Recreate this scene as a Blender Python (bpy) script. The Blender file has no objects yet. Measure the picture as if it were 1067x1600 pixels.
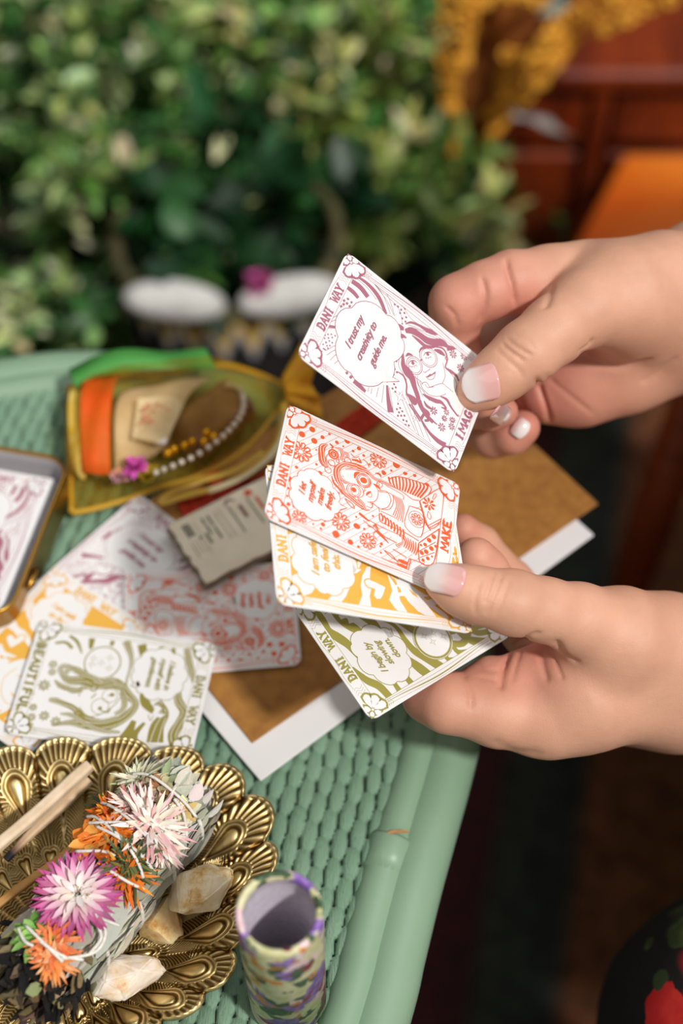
import bpy, bmesh, math, random
import numpy as np
from mathutils import Vector, Matrix, noise
from mathutils.geometry import tessellate_polygon
from mathutils.bvhtree import BVHTree

S = bpy.context.scene
COL = S.collection
PI = math.pi
# ------------------------------------------------------------------ camera
TABLE_Z = 0.55                      # height of the table top
CAM_Z = TABLE_Z + 0.452
PITCH = math.radians(55)
FPX = 2222.0                        # focal length in pixels of a 1067 x 1600 frame
cam_data = bpy.data.cameras.new('camera')
cam = bpy.data.objects.new('camera', cam_data)
COL.objects.link(cam)
cam.location = (0, 0, CAM_Z)
cam.rotation_euler = (math.radians(90) - PITCH, 0, 0)
cam_data.sensor_fit = 'VERTICAL'
cam_data.sensor_height = 36.0
cam_data.lens = 36.0 * FPX / 1600
cam_data.clip_start = 0.02
cam_data.dof.use_dof = True
cam_data.dof.focus_distance = 0.442
cam_data.dof.aperture_fstop = 4.8
cam_data.dof.aperture_blades = 0
S.camera = cam
S.view_settings.view_transform = 'Standard'
S.view_settings.look = 'None'
S.view_settings.gamma = 1
S.view_settings.use_curve_mapping = False
S.view_settings.exposure = -0.35
# ------------------------------------------------------------------ daylight
world = bpy.data.worlds.new('daylight')
S.world = world
world.use_nodes = True
wn = world.node_tree
wn.nodes['Background'].inputs[0].default_value = (1.0, 0.96, 0.88, 1)
wn.nodes['Background'].inputs[1].default_value = 0.33
sun_data = bpy.data.lights.new('sun', 'SUN')
sun = bpy.data.objects.new('sun', sun_data)
COL.objects.link(sun)
sun.location = (1.2, -1.0, 2.6)
sun_dir = Vector((-0.58, 0.50, -1.0)).normalized()
sun.rotation_euler = sun_dir.to_track_quat('-Z', 'Y').to_euler()
sun_data.energy = 3.5
sun_data.angle = math.radians(5)
sun_data.color = (1.0, 0.965, 0.91)
win_data = bpy.data.lights.new('window_light', 'AREA')
win = bpy.data.objects.new('window_light', win_data)
COL.objects.link(win)
win.location = (0.9, 1.1, 2.3)
win.rotation_euler = (Vector((0.0, 0.35, 0.5)) - win.location).to_track_quat('-Z', 'Y').to_euler()
win_data.shape = 'RECTANGLE'
win_data.size = 1.3
win_data.size_y = 1.3
win_data.energy = 13
win_data.color = (0.93, 0.97, 1.0)

fill_data = bpy.data.lights.new('fill_light', 'AREA')       # added fill light, up and to the left of the table
fill = bpy.data.objects.new('fill_light', fill_data)
COL.objects.link(fill)
fill.location = (-0.55, -0.15, 2.0)
fill.rotation_euler = (Vector((0.0, 0.25, 0.55)) - fill.location).to_track_quat('-Z', 'Y').to_euler()
fill_data.shape = 'RECTANGLE'
fill_data.size = 1.1
fill_data.size_y = 1.1
fill_data.energy = 4.5
fill_data.color = (1.0, 0.95, 0.88)

# ------------------------------------------------------------------ helpers
CR = Vector((1, 0, 0))
CU = Vector((0, math.sin(PITCH), math.cos(PITCH)))
CF = Vector((0, math.cos(PITCH), -math.sin(PITCH)))
CL = Vector((0, 0, CAM_Z))

def ray(x, y):
    return CR * ((x - 533.5) / FPX) + CU * ((800 - y) / FPX) + CF
def at(x, y, z=TABLE_Z):            # the point at height z seen at x, y in the photograph
    r = ray(x, y)
    return CL + r * ((z - CAM_Z) / r.z)
def aty(x, y, Y):                   # the point on the vertical plane y = Y
    r = ray(x, y)
    return CL + r * (Y / r.y)
def atd(x, y, d):                   # the point at distance d along the optical axis
    return CL + ray(x, y) * d

def srgb(h):
    h = h.lstrip('#')
    v = [int(h[i:i + 2], 16) / 255 for i in (0, 2, 4)]
    return tuple((c / 12.92 if c <= 0.04045 else ((c + 0.055) / 1.055) ** 2.4) for c in v) + (1.0,)

def mat(name, col, rough=0.6, metal=0.0, **kw):
    m = bpy.data.materials.new(name)
    m.use_nodes = True
    b = m.node_tree.nodes['Principled BSDF']
    b.inputs['Base Color'].default_value = srgb(col) if isinstance(col, str) else tuple(col)[:3] + (1,)
    b.inputs['Roughness'].default_value = rough
    b.inputs['Metallic'].default_value = metal
    for k, v in kw.items():
        b.inputs[k].default_value = v
    return m
def nd(m, t, **kw):
    n = m.node_tree.nodes.new(t)
    for k, v in kw.items():
        if k.startswith('i_'):
            n.inputs[int(k[2:])].default_value = v
        else:
            setattr(n, k, v)
    return n
def lk(m, a, b):
    m.node_tree.links.new(a, b)
def bsdf(m):
    return m.node_tree.nodes['Principled BSDF']
def ramp(m, fac, stops, interp='LINEAR'):
    r = nd(m, 'ShaderNodeValToRGB')
    r.color_ramp.interpolation = interp
    e = r.color_ramp.elements
    while len(e) < len(stops):
        e.new(0.5)
    for el, (p, c) in zip(e, stops):
        el.position = p
        el.color = srgb(c) if isinstance(c, str) else tuple(c)[:3] + (1,)
    lk(m, fac, r.inputs[0])
    return r
def coords(m, kind='Object', scale=(1, 1, 1), rot=(0, 0, 0)):
    t = nd(m, 'ShaderNodeTexCoord')
    p = nd(m, 'ShaderNodeMapping')
    p.inputs['Scale'].default_value = scale
    p.inputs['Rotation'].default_value = rot
    lk(m, t.outputs[kind], p.inputs[0])
    return p.outputs[0]
def noisy(m, vec, scale, detail=3, rough=0.5):
    n = nd(m, 'ShaderNodeTexNoise')
    n.inputs['Scale'].default_value = scale
    n.inputs['Detail'].default_value = detail
    n.inputs['Roughness'].default_value = rough
    lk(m, vec, n.inputs['Vector'])
    return n.outputs['Fac']
def bump(m, h, strength=0.3, dist=0.001):
    b = nd(m, 'ShaderNodeBump')
    b.inputs['Strength'].default_value = strength
    b.inputs['Distance'].default_value = dist
    lk(m, h, b.inputs['Height'])
    lk(m, b.outputs[0], bsdf(m).inputs['Normal'])
    return b
def mottled(name, c1, c2, scale=40, rough=0.6, metal=0.0, bs=0.0, bd=0.001, stretch=(1, 1, 1), rot=(0, 0, 0), detail=4, lo=0.35, hi=0.65, **kw):
    m = mat(name, c1, rough, metal, **kw)
    v = coords(m, 'Object', stretch, rot)
    n = noisy(m, v, scale, detail)
    r = ramp(m, n, [(lo, c1), (hi, c2)])
    lk(m, r.outputs[0], bsdf(m).inputs['Base Color'])
    if bs:
        bump(m, n, bs, bd)
    return m
def vcol_mat(name, rough=0.6, metal=0.0, bs=0, bscale=800, **kw):
    m = mat(name, (0.8, 0.8, 0.8), rough, metal, **kw)
    a = nd(m, 'ShaderNodeAttribute', attribute_name='tint')
    lk(m, a.outputs['Color'], bsdf(m).inputs['Base Color'])
    if bs:
        bump(m, noisy(m, coords(m), bscale, 3), bs)
    return m

def mesh_obj(name, V, F, m, parent=None, smooth=True, tint=None, matidx=None, loc=None):
    me = bpy.data.meshes.new(name)
    V = np.asarray(V, dtype=float)
    off = np.zeros(3)
    if loc is not None:
        off = np.array(loc, float)
    if parent is not None:
        off = off + np.array(parent.get('_o', (0, 0, 0)), float)
    me.from_pydata((V - off).tolist(), [], F if isinstance(F, list) else np.asarray(F).tolist())
    ms = m if isinstance(m, (list, tuple)) else [m]
    for q in ms:
        me.materials.append(q)
    if matidx is not None:
        me.polygons.foreach_set('material_index', np.asarray(matidx, dtype=np.int32))
    me.polygons.foreach_set('use_smooth', [bool(smooth)] * len(me.polygons))
    if tint is not None:
        a = me.color_attributes.new('tint', 'FLOAT_COLOR', 'POINT')
        t = np.ones((len(V), 4), dtype=np.float32)
        t[:, :3] = tint
        a.data.foreach_set('color', t.ravel())
    me.update()
    o = bpy.data.objects.new(name, me)
    COL.objects.link(o)
    if loc is not None:
        o.location = loc
    if parent is not None:
        o.parent = parent
    return o
ORIG = {}
def thing(name, label, cat, loc=(0, 0, 0), group=None):
    o = bpy.data.objects.new(name, None)
    COL.objects.link(o)
    o.location = loc
    o.empty_display_size = 0.02
    ORIG[o] = Vector(loc)
    o['label'] = label
    o['category'] = cat
    if group:
        o['group'] = group
    return o
def part(o, th):                    # parent a mesh whose vertices are in world space under a thing
    o.parent = th
    o.location = o.location - ORIG[th]
    ORIG[o] = Vector((0, 0, 0))
    return o
def subpart(o, p):
    o.parent = p
    return o
def tag(o, label=None, cat=None, group=None, kind=None):
    if label: o['label'] = label
    if cat: o['category'] = cat
    if group: o['group'] = group
    if kind: o['kind'] = kind
    return o
def origin_to(o, p=None):           # put the origin of a single mesh at its base centre
    me = o.data
    n = len(me.vertices)
    co = np.empty(n * 3); me.vertices.foreach_get('co', co); co = co.reshape(-1, 3)
    if p is None:
        p = np.array([(co[:, 0].min() + co[:, 0].max()) / 2, (co[:, 1].min() + co[:, 1].max()) / 2, co[:, 2].min()])
    co -= np.array(p)
    me.vertices.foreach_set('co', co.ravel())
    o.location = Vector(o.location) + Vector(p)
    me.update()
    return o

class MB:                            # collects shapes into one mesh
    def __init__(s):
        s.V = []; s.F = []; s.T = []; s.M = []
    def add(s, V, F, tint=None, mi=0):
        b = len(s.V)
        s.V.extend([tuple(v) for v in V])
        s.F.extend([tuple(i + b for i in f) for f in F])
        s.M.extend([mi] * len(F))
        if tint is None:
            tint = (0.8, 0.8, 0.8)
        if len(V) and hasattr(tint[0], '__len__'):
            s.T.extend([tuple(t) for t in tint])
        else:
            s.T.extend([tuple(tint)[:3]] * len(V))
    def box(s, c, size, R=None, tint=None, mi=0, taper=1.0):
        V = []
        for z in (-1, 1):
            k = taper if z > 0 else 1
            for x, y in ((-1, -1), (1, -1), (1, 1), (-1, 1)):
                v = Vector((x * size[0] / 2 * k, y * size[1] / 2 * k, z * size[2] / 2))
                V.append((R @ v if R else v) + Vector(c))
        s.add(V, [(3, 2, 1, 0), (4, 5, 6, 7), (0, 1, 5, 4), (1, 2, 6, 5), (2, 3, 7, 6), (3, 0, 4, 7)], tint, mi)
    def tube(s, P, r, n=10, tint=None, closed=False, cap=True, mi=0, flat=1.0):
        P = [Vector(p) for p in P]
        R = r if hasattr(r, '__len__') else [r] * len(P)
        N = len(P)
        V = []
        up = None
        for i, p in enumerate(P):
            if closed:
                t = (P[(i + 1) % N] - P[i - 1])
            else:
                t = P[min(i + 1, N - 1)] - P[max(i - 1, 0)]
            t = t.normalized() if t.length > 1e-12 else Vector((0, 0, 1))
            if up is None:
                up = Vector((0, 0, 1)) if abs(t.z) < 0.9 else Vector((1, 0, 0))
            a = t.cross(up)
            a = a.normalized() if a.length > 1e-9 else t.orthogonal().normalized()
            b = a.cross(t).normalized()
            up = b
            for k in range(n):
                th = 2 * PI * k / n
                V.append(p + a * (R[i] * math.cos(th)) + b * (R[i] * flat * math.sin(th)))
        F = []
        M = N if closed else N - 1
        for i in range(M):
            j = (i + 1) % N
            for k in range(n):
                l = (k + 1) % n
                F.append((i * n + k, i * n + l, j * n + l, j * n + k))
        if cap and not closed:
            F.append(tuple(range(n - 1, -1, -1)))
            F.append(tuple((N - 1) * n + k for k in range(n)))
        s.add(V, F, tint, mi)
    def lathe(s, prof, c=(0, 0, 0), n=48, tint=None, mi=0, cap=False):
        V = []; F = []
        for r, z in prof:
            for k in range(n):
                a = 2 * PI * k / n
                V.append((c[0] + r * math.cos(a), c[1] + r * math.sin(a), c[2] + z))
        for i in range(len(prof) - 1):
            for k in range(n):
                l = (k + 1) % n
                F.append((i * n + k, i * n + l, (i + 1) * n + l, (i + 1) * n + k))
        if cap:
            F.append(tuple(range(n - 1, -1, -1)))
            F.append(tuple((len(prof) - 1) * n + k for k in range(n)))
        s.add(V, F, tint, mi)
    def sphere(s, c, r, n=10, m=7, tint=None, mi=0, R=None):
        rr = r if hasattr(r, '__len__') else (r, r, r)
        V = [];F = []
        for i in range(m + 1):
            ph = PI * i / m
            for k in range(n):
                a = 2 * PI * k / n
                v = Vector((rr[0] * math.sin(ph) * math.cos(a), rr[1] * math.sin(ph) * math.sin(a), rr[2] * math.cos(ph)))
                V.append((R @ v if R else v) + Vector(c))
        for i in range(m):
            for k in range(n):
                l = (k + 1) % n
                F.append((i * n + k, (i + 1) * n + k, (i + 1) * n + l, i * n + l))
        s.add(V, F, tint, mi)
    def petal(s, base, d, nrm, length, width, tint=None, curl=0.0, n=4, cup=0.15, mi=0, tip=None, sharp=0.7):
        # a leaf or petal: a folded, pointed blade; tip = colour at the tip
        d = Vector(d).normalized(); nrm = Vector(nrm)
        side = d.cross(nrm)
        side = side.normalized() if side.length > 1e-6 else d.orthogonal().normalized()
        nrm = side.cross(d).normalized()
        V = []; T = []
        for i in range(n + 1):
            t = i / n
            w = width * 0.5 * (max(0.0, math.sin(PI * (0.06 + 0.90 * t) ** (sharp + 0.35))) ** 0.75 if i < n else 0.12)
            p = Vector(base) + d * (length * t * (1 - 0.25 * abs(curl) * t)) + nrm * (curl * length * t * t)
            for sgn in (-1, 0, 1):
                V.append(p + side * (w * sgn) + nrm * (abs(sgn) * cup * w * 2))
                if tint is not None and tip is not None:
                    T.append(tuple(tint[k] * (1 - t) + tip[k] * t for k in range(3)))
        F = []
        for i in range(n):
            for k in (0, 1):
                a = i * 3 + k
                F.append((a, a + 1, a + 4, a + 3))
        s.add(V, F, T if T else tint, mi)
    def build(s, name, m, parent=None, smooth=True, **kw):
        T = np.array(s.T, dtype=np.float32) if s.T else None
        return mesh_obj(name, s.V, s.F, m, None, smooth, T, s.M, **kw)
def solid(o, t, offset=0):
    md = o.modifiers.new('thickness', 'SOLIDIFY'); md.thickness = t; md.offset = offset
def bevel(o, w, seg=2, ang=35):
    md = o.modifiers.new('bevel', 'BEVEL'); md.width = w; md.segments = seg
    md.limit_method = 'ANGLE'; md.angle_limit = math.radians(ang)
def catmull(P, n=8, closed=False):
    P = [Vector(p) for p in P]
    out = []
    N = len(P)
    rng = range(N if closed else N - 1)
    for i in rng:
        if closed:
            a, b, c, d = P[i - 1], P[i], P[(i + 1) % N], P[(i + 2) % N]
        else:
            a, b, c, d = P[max(i - 1, 0)], P[i], P[i + 1], P[min(i + 2, N - 1)]
        for k in range(n):
            t = k / n
            out.append(0.5 * ((2 * b) + (c - a) * t + (2 * a - 5 * b + 4 * c - d) * t * t + (3 * b - a - 3 * c + d) * t ** 3))
    if not closed:
        out.append(P[-1])
    return out
# ------------------------------------------------------------------ room
m_floor = mottled('floor_dark_wood', '#1c0f0a', '#2a170d', 6, 0.75, stretch=(1, 8, 1))
mb = MB(); mb.box((0.1, 0.6, -0.01), (4.4, 4.0, 0.02))
tag(mb.build('floor', m_floor, smooth=False), kind='structure')
m_wall = mottled('wall_dark', '#17110d', '#1f1711', 3, 0.9)
mb = MB(); mb.box((0.1, 2.62, 1.25), (4.4, 0.04, 2.5))
tag(mb.build('wall_back', m_wall, smooth=False), kind='structure')
mb = MB(); mb.box((-2.12, 0.6, 1.25), (0.04, 4.0, 2.5))
tag(mb.build('wall_left', m_wall, smooth=False), kind='structure')

# striped rug
m_rug = mat('rug_stripes', '#1c1a16', 0.95)
v = coords(m_rug, 'Object', (1, 1, 1), (0, 0, math.radians(12)))
w = nd(m_rug, 'ShaderNodeSeparateXYZ'); lk(m_rug, v, w.inputs[0])
ma = nd(m_rug, 'ShaderNodeMath', operation='MULTIPLY_ADD', i_1=3.0, i_2=10.35); lk(m_rug, w.outputs[0], ma.inputs[0])
fr = nd(m_rug, 'ShaderNodeMath', operation='FRACT'); lk(m_rug, ma.outputs[0], fr.inputs[0])
r1 = ramp(m_rug, fr.outputs[0], [(0.0, '#20241c'), (0.16, '#232a20'), (0.2, '#3d1015'), (0.32, '#32100f'), (0.36, '#262a20'), (0.5, '#1c211b'), (0.55, '#5a3218'), (0.78, '#50300f'), (0.84, '#1d1712'), (1.0, '#20241c')])
n1 = noisy(m_rug, coords(m_rug), 60, 4)
r2 = ramp(m_rug, n1, [(0.3, (0.6, 0.6, 0.6)), (0.75, (1.9, 1.9, 1.9))])
mx = nd(m_rug, 'ShaderNodeMix', data_type='RGBA', blend_type='MULTIPLY'); mx.inputs[0].default_value = 1
lk(m_rug, r1.outputs[0], mx.inputs[6]); lk(m_rug, r2.outputs[0], mx.inputs[7])
lk(m_rug, mx.outputs[2], bsdf(m_rug).inputs['Base Color'])
bump(m_rug, n1, 0.6, 0.004)
N = 60
V = []; F = []
rs = random.Random(2)
for j in range(N + 1):
    for i in range(N + 1):
        x = -0.9 + 2.0 * i / N; y = -0.45 + 1.55 * j / N
        V.append((x, y, 0.009 + 0.0015 * math.sin(x * 40) * math.sin(y * 37) + rs.random() * 0.001))
for j in range(N):
    for i in range(N):
        a = j * (N + 1) + i
        F.append((a, a + 1, a + N + 2, a + N + 1))
rug = mesh_obj('rug', V, F, m_rug); origin_to(rug); solid(rug, 0.006, -1)
tag(rug, 'dark woven rug with burgundy and green stripes under the green table', 'rug')

# ------------------------------------------------------------------ green rattan table
m_green = mottled('sage_paint', '#7b9a80', '#88a68c', 9, 0.42, bs=0.12, bd=0.0006, stretch=(1, 1, 1))
m_weave = mat('sage_weave', '#7fa888', 0.5)
v = coords(m_weave, 'Object', (1, 1, 1))
nz = noisy(m_weave, coords(m_weave, 'Object', (2600, 300, 300), (0, 0, math.radians(14))), 1, 4, 0.6)
rz = ramp(m_weave, noisy(m_weave, v, 30, 3), [(0.3, '#789c83'), (0.7, '#8aab91')])
aw = nd(m_weave, 'ShaderNodeAttribute', attribute_name='tint')          # shade in the gaps between the strands, painted into the colour
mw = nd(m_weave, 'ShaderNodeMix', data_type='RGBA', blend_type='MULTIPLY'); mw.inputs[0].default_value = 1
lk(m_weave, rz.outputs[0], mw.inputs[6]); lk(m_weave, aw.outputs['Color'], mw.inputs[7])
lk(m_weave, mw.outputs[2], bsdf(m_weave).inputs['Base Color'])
bump(m_weave, nz, 0.9, 0.0009)
# outer edge of the table top (metres, at table height), traced round and closed off frame
edge = [(q.x, q.y) for q in (at(x_, y_, TABLE_Z - 0.008) for x_, y_ in ((641, 1600), (665, 1500), (689, 1400), (712, 1315), (735, 1230), (754, 1150)))] + [(0.055, 0.245), (0.057, 0.285), (0.045, 0.330), (0.020, 0.362), (-0.02, 0.385), (-0.065, 0.399),
        (-0.112, 0.405), (-0.150, 0.399), (-0.19, 0.386), (-0.235, 0.355), (-0.27, 0.30), (-0.29, 0.23), (-0.295, 0.15), (-0.28, 0.07),
        (-0.25, 0.0), (-0.20, -0.045), (-0.13, -0.065), (-0.07, -0.05), (-0.025, 0.0), (0.0, 0.06)]
EDGE = catmull([(x, y, 0) for x, y in edge], 8, True)
def inset(P, d):
    out = []
    N = len(P)
    for i in range(N):
        t = (P[(i + 1) % N] - P[i - 1]).normalized()
        nn = Vector((-t.y, t.x, 0))
        out.append(P[i] + nn * d)
    return out
table = thing('rattan_table', 'sage green painted rattan table with a woven top and bamboo pole rim', 'table', (-0.11, 0.17, 0))
pole_r = 0.0105
P = [p + Vector((0, 0, TABLE_Z - 0.010)) for p in inset(EDGE, pole_r)]
mb = MB(); mb.tube(P, pole_r, 20, closed=True)
part(mb.build('outer_pole', m_green), table)
P = [p + Vector((0, 0, TABLE_Z - 0.0055)) for p in inset(EDGE, 0.0205)]
rr = []
for i, p in enumerate(P):
    # one node of the bamboo stands a little proud
    d = (p - Vector((0.0135, 0.178, p.z))).length
    rr.append(0.0072 + 0.0012 * math.exp(-(d / 0.004) ** 2))
node = at(618, 1304, TABLE_Z)
i0 = min(range(len(P)), key=lambda i: (Vector((P[i].x, P[i].y, 0)) - Vector((node.x, node.y, 0))).length)
rr = [0.0068 if 0 < (i - i0) % len(P) < len(P) / 2 else 0.0074 for i in range(len(P))]
mb = MB(); mb.tube(P, rr, 20, closed=True)
part(mb.build('inner_pole', m_green), table)
# the lower cane's end laps over the upper one at a joint
tj = (P[(i0 + 1) % len(P)] - P[i0 - 1]).normalized()
mb = MB(); mb.tube([P[i0] - tj * 0.012, P[i0] - tj * 0.006, P[i0] - tj * 0.001, P[i0] + tj * 0.0002], [0.0074, 0.0077, 0.0081, 0.0078], 22)
part(mb.build('cane_joint', m_green), table)
m_frass = mat('splinter_wood', '#b98a5c', 0.8)
mb = MB()
c = at(612, 1303, TABLE_Z + 0.0022)
for k in range(4):
    mb.petal(c + Vector((0.0012 * k - 0.002, 0.0003 * k, 0)), (1, 0.2 - 0.1 * k, 0.15), (0, 0, 1), 0.0045, 0.0012)
part(tag(mb.build('splinter', m_frass), 'bare tan splinter at the split in the pole'), table)
# woven mat : real relief
ux = Vector((math.sin(math.radians(14)), math.cos(math.radians(14)), 0))      # strand direction
vx = Vector((ux.y, -ux.x, 0))
PX, PY = 0.0053, 0.0104
step = 0.00062
INN = inset(EDGE, 0.0225)
poly = np.array([(p.x, p.y) for p in INN])
xs = np.arange(-0.275, 0.036, step); ys = np.arange(0.08, 0.386, step)
X, Y = np.meshgrid(xs, ys)
U = (X * vx.x + Y * vx.y); Vv = (X * ux.x + Y * ux.y)
# slight wander of the strands
Uw = U + 0.0006 * np.sin(Vv * 60) + 0.0004 * np.sin(Vv * 143 + 1)
cu = Uw / PX
ci = np.floor(cu)
cf = cu - ci - 0.5
jit = (np.sin(ci * 12.9898) * 43758.5453) % 1.0
cvv = Vv / PY + 0.5 * (ci % 2) + 0.16 * (jit - 0.5)
vi = np.floor(cvv)
vf = cvv - vi - 0.5
j2 = (np.sin(ci * 78.233 + vi * 37.719) * 43758.5453) % 1.0
lenf = np.clip(np.cos(vf * PI), 0, 1)
wid = (0.36 + 0.17 * j2 * 0.4) + 0.15 * lenf
prof = np.sqrt(np.clip(1 - ((cf + 0.16 * vf) / wid) ** 2, 0, 1))
h = (0.35 + 0.65 * lenf ** 0.55) * prof * 0.0018
h = h * (0.85 + 0.3 * j2)
cross = (np.abs(np.abs(vf) - 0.5) < 0.13) * 0.0006 * np.clip(1 - (cf / 0.5) ** 4, 0, 1)
h = np.maximum(h, cross) - 0.0018 * (1 - prof) ** 3
hz = TABLE_Z - 0.0028 + h
nx, ny = len(xs), len(ys)
idx = np.arange(nx * ny).reshape(ny, nx)
# keep the cells inside the rim
def inside(px, py, poly):
    c = np.zeros(px.shape, bool)
    n = len(poly)
    for i in range(n):
        x1, y1 = poly[i]; x2, y2 = poly[(i + 1) % n]
        if y1 == y2: continue
        cond = ((y1 > py) != (y2 > py)) & (px < (x2 - x1) * (py - y1) / (y2 - y1) + x1)
        c ^= cond
    return c
ins = inside(X, Y, poly)
cell = ins[:-1, :-1] & ins[1:, 1:] & ins[:-1, 1:] & ins[1:, :-1]
q = np.stack([idx[:-1, :-1], idx[:-1, 1:], idx[1:, 1:], idx[1:, :-1]], -1)[cell]
used = np.unique(q)
remap = -np.ones(nx * ny, int); remap[used] = np.arange(len(used))
VV = np.stack([X.ravel(), Y.ravel(), hz.ravel()], -1)[used]
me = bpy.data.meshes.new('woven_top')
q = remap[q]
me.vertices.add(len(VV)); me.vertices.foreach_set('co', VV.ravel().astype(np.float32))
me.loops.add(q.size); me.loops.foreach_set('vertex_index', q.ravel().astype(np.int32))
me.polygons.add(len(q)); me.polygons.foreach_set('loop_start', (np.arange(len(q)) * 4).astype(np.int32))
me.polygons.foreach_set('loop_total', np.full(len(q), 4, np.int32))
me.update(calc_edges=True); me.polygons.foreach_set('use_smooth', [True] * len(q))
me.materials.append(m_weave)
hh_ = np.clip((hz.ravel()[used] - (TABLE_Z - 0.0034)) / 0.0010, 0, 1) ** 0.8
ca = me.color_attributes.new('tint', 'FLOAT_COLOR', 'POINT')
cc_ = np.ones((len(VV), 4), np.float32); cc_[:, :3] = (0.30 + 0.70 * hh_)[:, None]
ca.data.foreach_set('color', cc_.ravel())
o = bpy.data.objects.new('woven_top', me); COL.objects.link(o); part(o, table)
# board below the weave, plain weave beyond the frame, apron and legs
mb = MB()
Bp = inset(EDGE, 0.016)
n = len(Bp)
mb.add([Vector((p.x, p.y, TABLE_Z - 0.007)) for p in Bp] + [Vector((p.x, p.y, TABLE_Z - 0.015)) for p in Bp],
       [tuple(range(n)), tuple(range(2 * n - 1, n - 1, -1))] + [(i, n + i, n + (i + 1) % n, (i + 1) % n) for i in range(n)])
m_board = mat('sage_board', '#4c6b55', 0.7)
part(mb.build('backing_board', m_board, smooth=False), table)
for (x, y) in ((-0.01, 0.31), (-0.20, 0.33), (-0.05, 0.0), (-0.22, 0.03)):
    mb = MB(); mb.tube([(x, y, TABLE_Z - 0.015), (x + 0.004, y, 0.3), (x * 1.05, y * 1.02, 0.0125)], [0.014, 0.0135, 0.014], 14)
    part(mb.build('leg', m_green), table)
mb = MB()
mb.tube([p + Vector((0, 0, TABLE_Z - 0.035)) for p in inset(EDGE, 0.022)], 0.009, 12, closed=True)
part(mb.build('lower_rail', m_green), table)
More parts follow.
